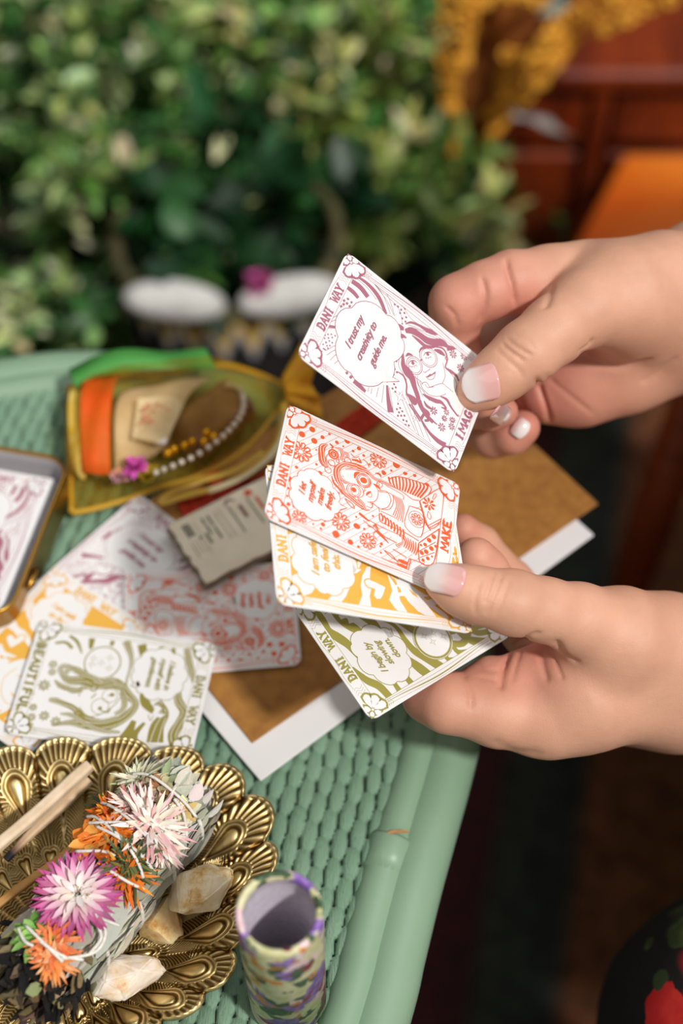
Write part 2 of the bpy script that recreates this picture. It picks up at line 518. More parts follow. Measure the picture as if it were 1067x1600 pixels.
ART = {'purple': [('s',[(38.92,6.17,0.8),(39.18,10.89,1.29),(37.77,15.93,1.62),(34.13,20.62,1.13)]),
('s',[(36.1,5.65,1.75),(36.22,9.1,1.92),(35.02,12.69,1.76)]),
('s',[(32.95,5.29,1.42),(32.86,7.94,1.58),(32.23,9.96,1.27)]),
('s',[(11.74,30.64,0.79),(7.94,32.71,1.41),(4.13,35.3,2.19)]),
('s',[(5.19,20.01,1.53),(5.04,22.65,1.69),(4.63,24.98,1.08)]),
('s',[(14.79,3.49,0.92),(16.06,5.03,0.92),(17.53,7.35,0.77)]),
('l',0.12,[(38.16,6.94),(37.87,11.02),(36.38,15.64)]),
('l',0.12,[(41.48,10.78),(39.58,16.94),(35.23,21.93)]),
('l',0.12,[(42.39,11.28),(40.7,18.25),(35.64,23.56)]),
('l',0.12,[(39.48,6.8),(42.04,11.43),(43.02,18.16),(42.53,23.79)]),
('l',0.12,[(40.85,12.83),(38.6,19.15),(35.71,23.08)]),
('l',0.12,[(40.71,13.78),(39.28,23.36),(35.48,26.78)]),
('l',0.12,[(41.11,24.39),(39.12,28.88),(39.25,32.48)]),
('l',0.12,[(42.1,26.71),(41.38,31.59),(41.23,37.2)]),
('l',0.12,[(7.94,7.79),(11.02,9.37),(12.47,10.6)]),
('l',0.12,[(6.87,8.68),(9.7,9.96),(11.14,11.18)]),
('l',0.12,[(5.98,10.34),(8.88,11.16),(10.22,12.27)]),
('l',0.12,[(5.98,12.02),(7.97,12.83),(9.06,13.63)]),
('l',0.12,[(5.13,25.63),(6.72,25.38)]),
('l',0.12,[(5.22,26.89),(7.14,26.49)]),
('l',0.12,[(5.48,28.95),(9.01,28.3)]),
('l',0.12,[(5.07,31.31),(10.96,29.65)]),
('l',0.12,[(4.5,36.38),(11.58,31.59)]),
('l',0.12,[(12.65,36.46),(8.6,41.75),(3.18,47.61)]),
('l',0.12,[(13.43,37.47),(8.95,43.39),(4.2,48.98)]),
('l',0.12,[(12.55,35.16),(8.24,40.11),(4.19,45.39)]),
('l',0.12,[(12.85,39.06),(9.31,45.04),(4.38,51.62)]),
('l',0.12,[(19.17,4.92),(22.6,6.82),(24.85,8.41)]),
('l',0.12,[(17.06,4.59),(20.13,6.63),(22.63,8.52)]),
('l',0.12,[(14.89,4.71),(16.68,6.87),(17.48,8.39)]),
('d',[(12.51,5.47,0.3),(13.48,6.16,0.31),(14.27,7.12,0.31),(14.73,8.43,0.31),(11.46,5.75,0.3),(12.47,6.79,0.31),(13.52,7.83,0.31),(10.53,6.72,0.34),(11.75,7.48,0.31),(9.27,6.16,0.3),(9.72,7.45,0.3),(11.9,8.55,0.31),(10.45,8.25,0.3),(6.75,6.72,0.3),(8.11,7.42,0.3),(9.21,8.05,0.3),(8.07,6.88,0.3)]),
('d',[(41.19,21.65,0.41),(41.33,22.94,0.41),(39.5,21.91,0.41),(39.63,23.21,0.41),(41.11,24.39,0.41),(39.42,24.66,0.41),(40.73,25.65,0.41),(38.08,24.77,0.41),(39.2,26.11,0.41),(38.24,27.24,0.41),(36.88,26.19,0.41),(36.66,27.64,0.41),(35.13,26.93,0.33)]),
('d',[(19.17,29.68,0.4),(18.67,30.78,0.4),(17.54,29.93,0.4),(16.7,31.18,0.4),(18.18,31.88,0.4),(15.07,31.43,0.4),(13.74,32.62,0.4),(13.13,33.58,0.4),(12.01,32.73,0.4),(11.67,34.03,0.4),(8.56,36.42,0.39),(7.72,37.66,0.39),(6.61,36.8,0.39),(6.11,37.9,0.39),(7.22,38.76,0.4),(4.84,38.0,0.39),(5.61,39.0,0.39),(6.38,40.01,0.4),(4.77,40.24,0.39),(5.19,41.4,0.4),(3.79,41.55,0.39),(4.35,42.64,0.4)]),
('f',[(27.69,5.57),(28.46,6.0),(28.21,6.68),(27.29,6.32)]),
('f',[(27.49,6.81),(28.27,7.23),(28.02,7.92),(27.09,7.56)]),
('f',[(26.36,5.96),(27.2,6.36),(26.89,7.07),(25.96,6.71)]),
('f',[(29.24,6.42),(29.87,6.92),(29.62,7.6),(28.84,7.18)]),
('f',[(27.29,8.04),(28.19,8.61),(27.55,9.09),(26.92,8.59)]),
('f',[(25.17,5.53),(25.94,5.96),(25.69,6.64),(24.66,6.14)]),
('f',[(28.98,8.08),(29.76,8.51),(29.39,9.05),(28.61,8.62)]),
('f',[(5.84,16.32),(6.67,16.8),(6.36,17.54),(5.4,17.11)]),
('f',[(5.23,18.03),(6.4,18.38),(6.24,19.3),(5.07,18.95)]),
('f',[(7.16,18.55),(7.8,19.13),(7.24,19.55),(6.7,19.1)]),
('w',[(30.75,29.23),(32.1,30.02),(34.22,32.31),(33.83,37.05),(36.48,41.49),(35.68,44.62),(28.86,47.9),(26.2,52.26),(19.54,56.86),(18.66,46.13),(19.29,42.21),(20.96,37.89),(22.19,34.21),(24.42,32.36)]),
('s',[(33.86,28.14,1.22),(32.87,26.08,2.43),(29.63,25.57,1.45),(27.05,26.99,1.05),(25.33,28.3,1.93),(22.83,29.23,1.92),(21.28,30.47,0.4)]),
('s',[(31.52,30.17,0.49),(31.12,28.53,1.54),(29.02,28.26,1.37),(26.73,30.04,1.37),(24.36,31.71,1.13),(22.08,32.91,1.85),(20.94,34.96,3.22),(20.02,37.29,2.58),(17.9,39.26,1.93),(15.89,41.37,1.77),(13.45,43.53,1.53),(11.8,46.71,1.53),(11.2,49.91,1.37)]),
('s',[(35.86,27.98,0.33),(37.78,29.44,0.82),(38.87,32.18,0.91),(39.32,34.75,1.41),(39.95,37.27,1.83),(40.77,39.72,0.25)]),
('s',[(33.52,28.87,1.39),(35.35,30.92,2.46),(35.89,33.89,2.23),(36.08,37.03,2.57),(37.42,39.71,2.5),(39.22,42.22,2.68),(39.4,44.49,1.26)]),
('s',[(33.84,31.56,0.41),(33.85,34.29,1.23),(33.76,37.08,1.32),(35.01,39.32,1.08),(37.48,41.55,0.42)]),
('s',[(34.79,40.57,0.58),(35.62,42.78,1.75),(35.64,44.87,0.59)]),
('s',[(38.75,44.29,2.31),(40.29,46.48,1.27),(41.18,47.77,0.17)]),
('s',[(36.1,40.72,0.33),(37.44,42.96,0.67),(36.82,44.85,0.67),(34.6,46.23,0.59),(32.05,46.59,0.5),(32.03,48.93,1.17),(32.0,51.29,0.92),(30.78,52.73,0.59)]),
('s',[(18.42,31.78,0.32),(18.64,34.37,0.64),(16.68,36.54,0.64),(13.94,37.7,0.72),(13.62,39.62,1.76),(12.82,41.53,1.76),(14.72,41.64,0.48)]),
('s',[(11.05,39.81,0.48),(9.96,42.51,0.64),(8.25,45.71,0.48)]),
('s',[(17.64,42.81,0.32),(17.85,45.09,1.3),(18.62,47.98,1.55),(19.51,49.91,1.23),(18.93,52.46,0.49)]),
('s',[(15.75,44.15,0.32),(14.82,45.9,1.05),(15.29,48.9,0.41)]),
('s',[(21.16,48.77,0.41),(21.74,51.3,1.07),(20.37,53.72,0.82),(19.19,57.0,0.58)]),
('s',[(19.95,50.19,0.41),(18.67,52.1,0.82),(17.94,50.56,0.41)]),
('l',0.12,[(30.79,25.84),(30.99,26.65),(28.63,27.21),(26.27,28.89),(24.25,30.42),(20.88,31.4),(19.4,33.59),(18.06,35.96)]),
('l',0.12,[(35.64,29.43),(37.17,32.44),(37.93,36.26),(39.13,39.47),(40.33,42.7)]),
('l',0.12,[(36.24,28.72),(37.42,31.87),(38.54,35.54),(39.84,39.17),(40.26,43.2)]),
('l',0.12,[(22.11,38.76),(19.6,40.27),(18.52,42.99),(17.08,45.87)]),
('l',0.12,[(21.57,38.08),(18.49,41.19),(16.87,43.23)]),
('s',[(30.02,36.13,0.25),(31.95,36.37,0.82),(33.96,37.91,0.83),(35.27,39.77,0.33)]),
('s',[(25.32,32.44,0.24),(26.84,33.06,1.05),(27.51,34.58,0.33)]),
('c',0.16,[(24.65,36.42,3.08),(30.91,39.74,3.46)]),
('c',0.12,[(24.65,36.42,2.52),(30.91,39.74,2.88)]),
('l',0.2,[(27.66,37.57),(28.49,37.9),(28.07,38.08)]),
('d',[(25.07,35.61,0.65),(31.7,39.09,0.62)]),
('s',[(23.46,34.35,0.16),(25.04,34.58,0.32),(26.16,35.7,0.41),(26.27,37.11,0.16)]),
('s',[(30.12,38.0,0.16),(31.57,38.22,0.33),(32.75,39.34,0.41),(33.09,40.35,0.17)]),
('l',0.12,[(23.25,34.66),(23.71,35.82),(25.45,37.13)]),
('l',0.12,[(23.34,35.07),(22.79,35.08)]),
('l',0.12,[(23.68,35.84),(23.19,36.04)]),
('l',0.12,[(24.28,36.49),(23.93,36.86)]),
('l',0.12,[(25.14,37.03),(24.99,37.55)]),
('l',0.12,[(29.95,38.67),(30.6,39.77),(31.97,40.59)]),
('l',0.12,[(30.09,39.07),(29.61,39.18)]),
('l',0.12,[(30.57,39.79),(30.23,40.07)]),
('l',0.12,[(31.41,40.36),(31.27,40.78)]),
('l',0.15,[(25.0,39.96),(24.98,40.75),(25.72,40.99),(26.56,41.46),(27.58,41.86)]),
('f',[(23.58,41.33),(24.95,42.13),(26.01,42.52),(26.12,43.02),(28.12,43.89),(27.09,44.0),(25.63,43.22),(24.26,42.42)]),
('l',0.15,[(23.88,41.89),(23.86,43.04),(25.3,44.28),(28.08,43.96)]),
('l',0.15,[(21.17,37.57),(21.07,39.2),(21.18,40.51),(20.54,41.46)]),
('l',0.15,[(20.54,41.46),(21.2,41.42),(22.18,42.37),(22.02,43.35),(21.56,44.23),(23.75,45.85),(25.84,47.75),(25.96,49.56),(25.84,52.41)]),
('l',0.15,[(32.77,45.12),(30.7,46.67),(28.72,47.73),(25.91,47.72)]),
('l',0.15,[(20.91,40.17),(19.29,42.21),(18.99,45.08),(20.62,48.07),(23.08,50.05),(23.57,50.08)]),
('l',0.12,[(21.21,42.32),(20.88,43.37),(21.45,44.28)]),
('l',0.15,[(21.45,44.28),(22.68,45.37)]),
('l',0.15,[(31.77,46.24),(31.31,49.23),(29.87,52.16),(26.39,53.12)]),
('y',[(38.31,47.29,1.6,1),(40.38,51.18,1.53,1),(35.65,51.59,1.6,1),(35.18,45.76,0.84,1),(14.96,48.58,1.54,1),(17.66,52.89,1.23,1),(15.14,53.01,1.23,1),(16.48,55.55,1.07,1)]),
('y',[(15.08,53.08,1.09,1),(16.71,56.03,1.1,1),(11.69,53.29,1.59,1),(14.28,56.41,1.38,1),(19.43,57.19,0.52,1)]),
('s',[(11.55,40.52,0.35),(9.75,44.47,0.64),(7.2,49.56,1.0),(6.46,53.91,1.65),(6.93,56.97,1.8)]),
('s',[(9.0,45.59,1.07),(12.29,46.22,0.93),(10.85,48.04,1.07),(9.62,46.94,0.71)]),
('s',[(13.82,38.77,1.07),(14.0,41.09,1.21),(12.24,41.43,0.57)]),
('s',[(14.86,42.73,1.22),(13.12,44.67,1.22),(12.99,47.14,1.08),(11.7,48.09,0.86),(11.42,51.45,0.43)]),
('*',[(11.16,36.12,2.64),(7.96,43.43,1.59)]),
('b',[(27.33,9.48),(33.78,20.77),(30.28,28.26),(20.67,29.48),(12.16,28.88),(7.06,18.08),(15.12,9.52)]),
('B',[(20.36,28.29),(17.25,28.99),(15.1,29.38),(15.96,33.72),(11.72,28.89)])],'orange': [('d',[(38.99,9.62,1.06),(37.87,13.43,0.72),(35.08,10.99,1.09),(40.26,15.48,0.46),(35.41,6.62,1.12),(38.47,18.43,0.65),(38.1,20.8,0.35),(40.06,26.14,0.74),(38.03,24.35,0.5),(38.21,28.15,0.51),(26.77,13.15,0.48),(24.16,14.81,0.81),(22.42,6.99,0.61),(17.24,5.36,0.99),(13.69,5.83,0.46),(8.11,6.82,0.66),(10.79,5.88,0.38),(8.1,8.39,0.31),(19.87,21.9,0.55),(32.03,12.17,0.34),(40.83,21.8,1.01)]),
('d',[(5.06,23.46,1.25),(4.55,28.49,0.96),(11.14,29.53,0.98),(6.41,18.78,0.73),(4.64,18.37,0.44),(7.98,16.06,0.44),(5.07,15.7,0.36),(7.96,19.23,0.37),(35.02,35.87,0.73),(34.04,37.93,0.41),(39.62,46.65,0.59),(38.95,43.71,0.42),(40.55,39.8,1.32),(19.8,21.64,0.53),(14.35,29.05,0.38),(2.92,36.22,0.9),(5.52,38.96,0.38),(4.23,31.29,0.3),(21.72,28.32,0.39),(7.69,38.51,0.38)]),
('d',[(35.23,35.89,0.83),(37.36,38.35,0.44),(38.73,43.2,0.68),(39.75,46.78,0.57),(35.82,30.7,0.39),(17.38,34.51,0.41),(11.13,29.95,0.95),(11.31,32.35,0.44),(8.73,38.73,0.56),(4.18,31.34,0.47),(3.07,36.47,0.88),(5.57,38.99,0.37),(38.11,51.53,0.98)]),
('Y',[(28.75,7.35,3.93),(39.12,33.37,3.26),(10.23,24.23,3.43),(7.59,34.08,3.02),(5.31,10.94,2.58)]),
('w',[(33.4,37.56),(36.41,40.94),(37.83,46.9),(37.98,52.92),(34.33,52.37),(30.7,49.31),(27.14,46.31),(26.95,51.3),(17.6,51.66),(9.41,51.9),(10.99,43.54),(16.64,37.27),(19.82,36.46),(20.77,35.96),(22.37,33.54),(21.95,30.33),(23.17,27.98),(29.55,27.02),(33.29,28.66),(31.97,34.02)]),
('l',0.18,[(33.58,37.91),(36.22,40.97),(37.63,46.92),(37.98,52.92),(34.52,52.34)]),
('l',0.18,[(31.43,38.96),(31.31,42.75),(30.19,47.07),(30.9,49.29)]),
('l',0.35,[(34.48,37.79),(32.76,38.33),(31.43,39.52)]),
('l',0.35,[(35.08,38.96),(33.13,39.52),(31.48,40.42)]),
('l',0.35,[(35.69,40.12),(33.5,40.72),(31.53,41.32)]),
('l',0.35,[(36.3,41.3),(33.87,41.92),(31.57,42.22)]),
('l',0.35,[(36.92,42.48),(34.24,43.13),(31.62,43.12)]),
('l',0.35,[(37.1,43.72),(34.62,44.34),(31.67,44.03)]),
('l',0.35,[(37.29,44.96),(34.99,45.56),(31.72,44.94)]),
('l',0.35,[(37.47,46.21),(35.37,46.78),(31.77,45.85)]),
('l',0.35,[(37.66,47.46),(35.75,48.0),(31.81,46.76)]),
('l',0.35,[(37.84,48.72),(36.13,49.24),(31.86,47.67)]),
('l',0.35,[(38.03,49.98),(36.51,50.47),(31.91,48.59)]),
('l',0.35,[(38.22,51.24),(36.89,51.71),(31.96,49.51)]),
('l',0.35,[(19.62,36.86),(18.49,37.82),(16.89,37.78)]),
('l',0.35,[(19.32,38.04),(18.13,38.94),(16.45,38.91)]),
('l',0.35,[(19.02,39.22),(17.76,40.05),(16.0,40.03)]),
('l',0.35,[(18.72,40.4),(17.39,41.17),(15.56,41.16)]),
('l',0.35,[(18.42,41.59),(17.02,42.3),(15.11,42.29)]),
('l',0.35,[(18.13,42.78),(16.64,43.42),(14.67,43.42)]),
('l',0.35,[(17.83,43.97),(16.27,44.55),(14.22,44.55)]),
('l',0.35,[(17.53,45.17),(15.9,45.67),(13.77,45.69)]),
('s',[(15.31,45.19,0.31),(13.21,46.58,0.53),(11.11,46.29,0.38)]),
('s',[(15.23,46.17,0.31),(13.09,47.34,0.53),(10.94,47.01,0.38)]),
('s',[(15.14,47.15,0.31),(12.98,48.1,0.54),(10.77,47.74,0.38)]),
('s',[(15.05,48.13,0.31),(12.86,48.86,0.54),(10.6,48.47,0.38)]),
('s',[(14.96,49.12,0.31),(12.75,49.62,0.54),(10.43,49.2,0.38)]),
('s',[(14.87,50.11,0.31),(12.63,50.38,0.54),(10.26,49.93,0.38)]),
('s',[(14.79,51.1,0.31),(12.52,51.15,0.54),(10.09,50.66,0.38)]),
('s',[(14.77,44.89,0.38),(12.79,45.7,0.76),(10.76,44.3,1.13),(11.17,43.51,0.3)]),
('l',0.16,[(15.18,33.48),(14.75,38.26),(14.77,44.89)]),
('l',0.16,[(14.01,35.09),(11.97,39.01),(11.52,43.83)]),
('l',0.2,[(19.45,36.51),(16.64,37.27),(16.45,40.97),(16.6,45.4),(15.75,51.13)]),
('l',0.14,[(29.34,32.92),(27.47,34.84),(24.27,34.92),(22.29,33.55),(22.05,30.68),(22.96,28.37)]),
('l',0.14,[(27.27,35.24),(28.54,39.34),(26.31,40.58),(22.66,39.76),(21.11,36.65),(21.52,35.86)]),
('l',0.14,[(27.47,34.84),(28.6,37.84),(26.25,39.65),(23.07,38.96),(21.28,36.99)]),
('l',0.14,[(21.99,33.59),(21.14,35.91),(19.82,36.46)]),
('l',0.16,[(28.52,40.1),(25.31,41.83),(20.91,41.11)]),
('l',0.16,[(28.49,40.7),(25.33,42.36),(20.69,41.81)]),
('l',0.16,[(28.47,41.3),(25.34,42.88),(20.47,42.51)]),
('l',0.16,[(28.45,41.91),(25.36,43.4),(20.25,43.21)]),
('l',0.16,[(28.43,42.51),(25.38,43.93),(20.03,43.91)]),
('l',0.16,[(28.41,43.12),(25.39,44.45),(19.81,44.61)]),
('l',0.14,[(30.72,37.18),(30.13,43.28),(28.38,43.88)]),
('l',0.14,[(20.36,36.75),(20.29,42.31),(19.51,43.16)]),
('w',[(27.14,46.31),(26.95,51.3),(17.6,51.66),(19.11,45.63)]),
('l',0.16,[(27.14,46.31),(26.95,51.3),(17.6,51.66),(19.11,45.63),(27.14,46.31)]),
('w',[(30.88,49.68),(39.2,56.13),(36.66,57.8),(27.09,57.88),(22.42,54.15)]),
('l',0.16,[(30.88,49.68),(39.2,56.13),(36.66,57.8),(27.09,57.88),(22.42,54.15),(30.88,49.68)]),
('Y',[(23.38,49.44,2.36)]),
('c',0.14,[(23.38,49.44,2.95)]),
('y',[(31.22,53.0,2.5,1)]),
('l',0.14,[(33.88,53.98),(36.05,54.51),(36.03,55.3),(33.97,54.56),(33.88,53.98)]),
('l',0.14,[(28.43,53.06),(26.31,52.92),(25.68,54.15),(27.33,54.15),(28.43,53.06)]),
('l',0.16,[(23.01,53.69),(27.68,57.81)]),
('l',0.16,[(22.51,54.33),(26.74,57.99)]),
('l',0.16,[(30.79,49.5),(24.02,52.42),(21.53,54.83)]),
('w',[(15.0,51.22),(22.5,56.84),(22.46,57.62),(10.22,57.09),(8.46,52.39)]),
('l',0.2,[(15.0,51.22),(22.5,56.84),(22.46,57.62),(10.22,57.09),(8.46,52.39),(15.0,51.22)]),
('l',0.16,[(12.01,51.59),(18.1,56.95)]),
('l',0.16,[(9.94,52.21),(14.14,57.02)]),
('d',[(19.78,56.07,0.87),(17.72,54.62,0.86),(15.45,53.44,0.7),(15.07,55.77,0.86),(13.06,54.1,0.85),(11.91,52.65,0.77),(16.58,57.13,0.55),(10.88,54.93,0.69),(9.51,53.39,0.61),(14.59,52.03,0.46),(12.22,56.29,0.39)]),
('l',0.16,[(6.87,39.71),(6.53,42.3),(4.74,45.09)]),
('l',0.16,[(8.67,42.74),(8.38,44.61),(7.83,47.63)]),
('l',0.16,[(3.75,39.6),(3.84,42.3),(4.37,45.14)]),
('l',0.16,[(6.67,40.1),(5.4,43.18),(5.26,45.39)]),
('s',[(5.82,44.95,0.37),(5.73,46.43,1.35),(5.8,48.26,1.13)]),
('s',[(4.03,44.82,0.37),(4.12,46.27,1.34),(4.18,48.1,0.97)]),
('l',0.2,[(7.95,48.73),(5.43,48.31),(2.29,48.15)]),
('l',0.2,[(8.01,49.28),(5.39,49.05),(2.53,48.68)]),
('l',0.16,[(7.95,48.73),(8.37,53.9)]),
('l',0.16,[(2.37,48.33),(2.44,52.75)]),
('s',[(16.11,29.75,0.89),(15.46,31.64,0.82),(14.82,33.53,0.45)]),
('s',[(12.58,36.2,0.82),(11.44,38.72,0.9),(10.04,41.1,0.15)]),
('l',0.14,[(14.2,31.46),(13.35,33.74),(12.5,36.03),(10.72,35.56),(9.18,37.22)]),
('l',0.14,[(13.03,33.07),(13.11,34.86),(14.7,35.72),(13.56,36.61)]),
('s',[(14.54,35.38,0.52),(13.54,36.97,0.52)]),
('s',[(35.93,15.53,0.53),(34.27,14.02,2.11),(31.47,14.13,2.25),(28.91,15.43,1.86),(28.01,17.17,0.37)]),
('s',[(32.06,12.97,0.3),(28.88,13.85,0.45),(27.54,15.13,0.52),(27.28,16.93,0.22)]),
('s',[(36.67,16.13,0.38),(36.06,17.3,0.69),(35.12,17.09,0.3)]),
('c',0.35,[(33.36,18.02,0.83),(33.36,18.02,1.59)]),
('s',[(36.04,18.02,0.31),(36.37,20.13,1.15),(34.44,21.16,1.3),(32.38,20.4,0.38)]),
('s',[(35.96,20.92,0.31),(35.92,22.37,1.0),(34.76,22.92,0.77),(34.42,21.88,0.23)]),
('c',0.14,[(31.54,19.81,0.53),(32.82,21.59,0.46),(29.84,17.94,1.13),(33.43,23.12,1.15),(26.63,17.22,1.12),(31.15,18.09,2.26)]),
('s',[(34.53,24.41,0.54),(35.05,26.15,0.85),(35.01,27.63,0.54),(36.38,26.69,0.23)]),
('l',0.14,[(36.65,23.72),(35.84,25.3),(36.96,26.6)]),
('l',0.14,[(36.53,28.14),(36.1,29.68),(34.54,30.64)]),
('w',[(28.21,21.77),(31.66,25.2),(31.59,31.33),(18.78,33.17),(19.21,29.24),(21.05,25.02),(25.17,23.67)]),
('s',[(32.23,30.98,1.55),(33.07,28.65,1.78),(32.61,25.06,1.92),(31.39,21.99,1.52),(28.55,20.1,2.1),(25.2,20.63,2.01),(23.0,22.58,1.49),(20.92,23.97,1.49),(20.25,26.57,1.72),(19.43,28.49,1.72),(18.56,31.13,1.35)]),
('s',[(32.25,30.24,0.39),(31.97,27.34,1.15),(30.92,24.59,0.84),(29.85,22.95,0.45)]),
('s',[(27.87,21.1,0.3),(25.8,21.79,0.82),(25.17,23.67,1.13),(25.67,25.03,0.23)]),
('s',[(25.0,18.72,0.3),(22.84,19.94,0.67),(21.75,21.71,0.67),(20.22,23.37,0.3)]),
('s',[(27.95,26.31,0.3),(29.83,26.39,0.99),(31.1,27.65,0.38)]),
('c',0.16,[(28.8,29.27,2.53),(23.52,26.72,2.41)]),
('c',0.13,[(28.8,29.27,1.99),(23.52,26.72,1.88)]),
('d',[(28.69,29.29,1.07),(23.63,26.7,0.9)]),
('l',0.14,[(23.77,30.37),(24.35,29.92),(25.62,30.83)]),
('s',[(32.4,26.6,2.31),(32.72,28.75,1.78),(32.66,30.6,1.39),(31.24,33.02,1.16),(31.53,35.95,1.33),(31.61,39.31,1.02)]),
('s',[(33.54,33.06,0.31),(33.88,34.5,0.7),(32.99,35.19,0.31)]),
('c',0.16,[(28.67,29.63,2.45),(23.72,27.89,2.26)]),
('c',0.13,[(28.67,29.63,1.91)]),
('d',[(28.86,29.61,1.07)]),
('s',[(23.5,31.01,0.15),(24.78,31.55,0.84),(25.87,32.49,0.38)]),
('c',0.13,[(24.48,32.14,0.91)]),
('s',[(29.15,32.94,0.31),(28.91,34.45,0.93),(28.11,35.68,0.23)]),
('c',0.15,[(30.03,35.04,1.01),(29.76,34.52,0.47)]),
('s',[(20.75,28.34,1.5),(20.11,30.24,1.35),(18.58,31.54,1.13),(19.04,33.29,0.23)]),
('l',0.14,[(21.51,31.84),(21.62,33.65),(19.96,33.52),(19.86,31.72)]),
('l',0.12,[(25.03,30.06),(26.14,30.26),(26.26,29.7)]),
('b',[(19.24,7.95),(22.11,9.57),(23.39,15.27),(20.83,19.66),(16.67,22.35),(11.98,21.79),(8.05,17.81),(7.72,12.05),(10.13,7.75),(14.02,6.85)]),
('B',[(17.1,22.06),(15.95,23.33),(16.0,25.36),(14.39,23.43),(13.37,22.65)]),
('l',0.14,[(19.08,24.25),(18.84,25.36),(18.21,27.24),(16.99,27.96),(17.34,26.3),(19.08,24.25)])],'yellow': [('w',[(22.28,4.99),(24.06,9.73),(20.95,8.42),(16.41,7.28),(15.31,4.96)]),
('w',[(9.18,5.18),(10.53,7.23),(8.38,9.18),(7.52,12.82),(5.05,11.04),(3.73,8.46),(5.65,5.78)]),
('w',[(8.9,23.54),(8.04,20.47),(5.37,17.42),(3.66,15.87),(3.55,20.11),(5.73,21.87)]),
('w',[(16.68,31.23),(16.26,29.79),(12.88,27.92),(9.83,27.04),(6.97,27.27),(3.43,25.58),(3.45,29.71),(6.98,29.57),(9.67,30.5),(13.28,30.43)]),
('w',[(15.74,36.23),(10.01,37.42),(6.8,35.92),(4.14,37.77),(2.28,40.93),(3.89,41.47),(6.99,39.65),(11.14,39.16)]),
('w',[(16.01,37.9),(14.05,41.45),(9.81,44.0),(7.91,47.98),(3.02,51.71),(2.75,50.04),(4.51,45.23),(7.39,42.16),(11.63,39.61)]),
('w',[(14.12,41.87),(12.22,45.85),(9.2,48.08),(5.86,53.59),(3.41,56.69),(3.13,55.02),(5.46,51.08),(8.5,46.37),(11.09,44.11)]),
('w',[(14.21,47.66),(12.45,52.47),(7.85,55.4),(6.54,57.77),(8.39,58.74),(12.0,54.9)]),
('l',0.3,[(10.45,28.61),(11.71,28.54),(12.49,30.01),(12.1,32.1),(10.85,35.54),(8.13,34.44),(6.52,33.43),(6.04,31.62),(7.15,30.65),(9.26,31.35),(9.68,29.44),(10.45,28.61)]),
('w',[(10.69,28.99),(11.58,28.88),(12.15,30.16),(11.74,32.08),(10.61,35.17),(8.07,34.08),(6.64,33.08),(6.44,31.83),(7.4,31.02),(9.5,31.72),(9.96,29.64)]),
('w',[(15.44,25.83),(17.85,27.26),(17.47,28.29),(14.88,26.85)]),
('s',[(20.28,22.15,0.29),(19.71,24.23,0.29),(18.35,25.89,0.29)]),
('l',0.2,[(18.64,27.68),(17.09,29.32),(16.76,31.77),(16.01,33.83)]),
('l',0.2,[(16.35,33.68),(15.08,34.82),(15.01,36.58)]),
('b',[(21.78,7.96),(23.8,11.48),(22.75,19.52),(18.29,25.53),(13.32,25.06),(8.15,21.18),(5.87,16.05),(7.93,11.97),(10.97,7.27),(16.74,7.09)]),
('B',[(16.61,25.22),(15.1,25.98),(15.05,27.92),(13.69,26.22),(13.3,24.95)])],'green': [('s',[(39.48,6.58,1.51),(34.99,6.42,2.31),(30.73,5.81,2.71),(27.21,7.43,3.21),(23.81,8.83,2.71),(18.89,8.97,0.7)]),
('s',[(17.13,5.55,0.5),(14.5,5.97,1.71),(11.22,7.14,2.51),(7.84,9.53,2.71),(3.08,10.44,2.51)]),
('s',[(35.79,10.66,0.7),(31.9,11.97,3.01),(27.96,13.89,3.31),(24.4,16.13,1.51)]),
('s',[(30.9,17.63,0.7),(27.91,20.34,3.01),(24.93,21.44,2.51),(22.22,21.47,1.51)]),
('s',[(26.47,23.7,0.5),(23.06,26.7,1.2),(20.19,27.57,1.51),(16.5,27.43,1.91),(11.96,27.88,2.51),(8.21,29.96,3.01),(3.01,32.78,3.31)]),
('s',[(27.05,26.78,1.0),(22.46,29.46,1.71),(17.87,32.14,2.51),(15.95,33.79,1.0)]),
('s',[(10.62,24.17,2.01),(6.31,25.78,3.31),(2.29,27.32,3.01)]),
('s',[(8.08,37.64,1.31),(4.85,36.58,1.51),(2.29,37.38,1.71)]),
('s',[(6.28,14.72,1.51),(3.08,14.66,2.01)]),
('s',[(5.94,19.63,2.01),(2.5,20.03,2.31)]),
('s',[(12.55,45.96,1.76),(7.2,47.21,2.28),(3.44,50.9,3.51),(2.48,54.65,1.76)]),
('s',[(8.98,41.86,1.41),(4.45,41.51,1.76),(2.01,46.3,2.64)]),
('s',[(7.35,37.67,1.23),(4.09,36.67,1.58),(2.46,39.86,1.76)]),
('s',[(10.51,49.96,1.41),(6.49,52.3,2.11),(4.72,57.64,1.76)]),
('D',[(11.96,36.38,7.03)]),
('c',0.5,[(11.96,36.38,6.33)]),
('c',0.16,[(11.96,36.38,7.03)]),
('*',[(14.24,34.3,1.41),(13.56,38.05,1.41),(11.07,40.53,1.41),(11.29,35.83,1.41),(14.66,40.33,1.23)]),
('l',0.16,[(35.96,8.21),(35.79,10.66),(33.35,11.23),(32.94,14.14),(30.04,15.62),(29.45,12.54)]),
('w',[(33.49,12.0),(33.13,14.3),(31.65,14.04),(31.9,11.97)]),
('w',[(31.72,14.42),(30.91,16.02),(29.17,15.22),(29.48,13.54)]),
('b',[(25.62,15.85),(23.21,22.16),(19.23,24.7),(12.48,24.74),(7.86,22.2),(6.38,16.11),(11.8,10.22),(19.04,9.21),(23.42,10.12)]),
('B',[(22.33,22.85),(20.64,24.05),(21.77,25.31),(18.97,24.48),(19.55,22.49)])],'moss': [('s',[(8.47,55.79,0.9),(7.65,52.28,1.05),(9.6,49.43,1.2)]),
('s',[(4.87,51.63,0.9),(6.79,48.42,1.2),(11.04,45.64,0.45)]),
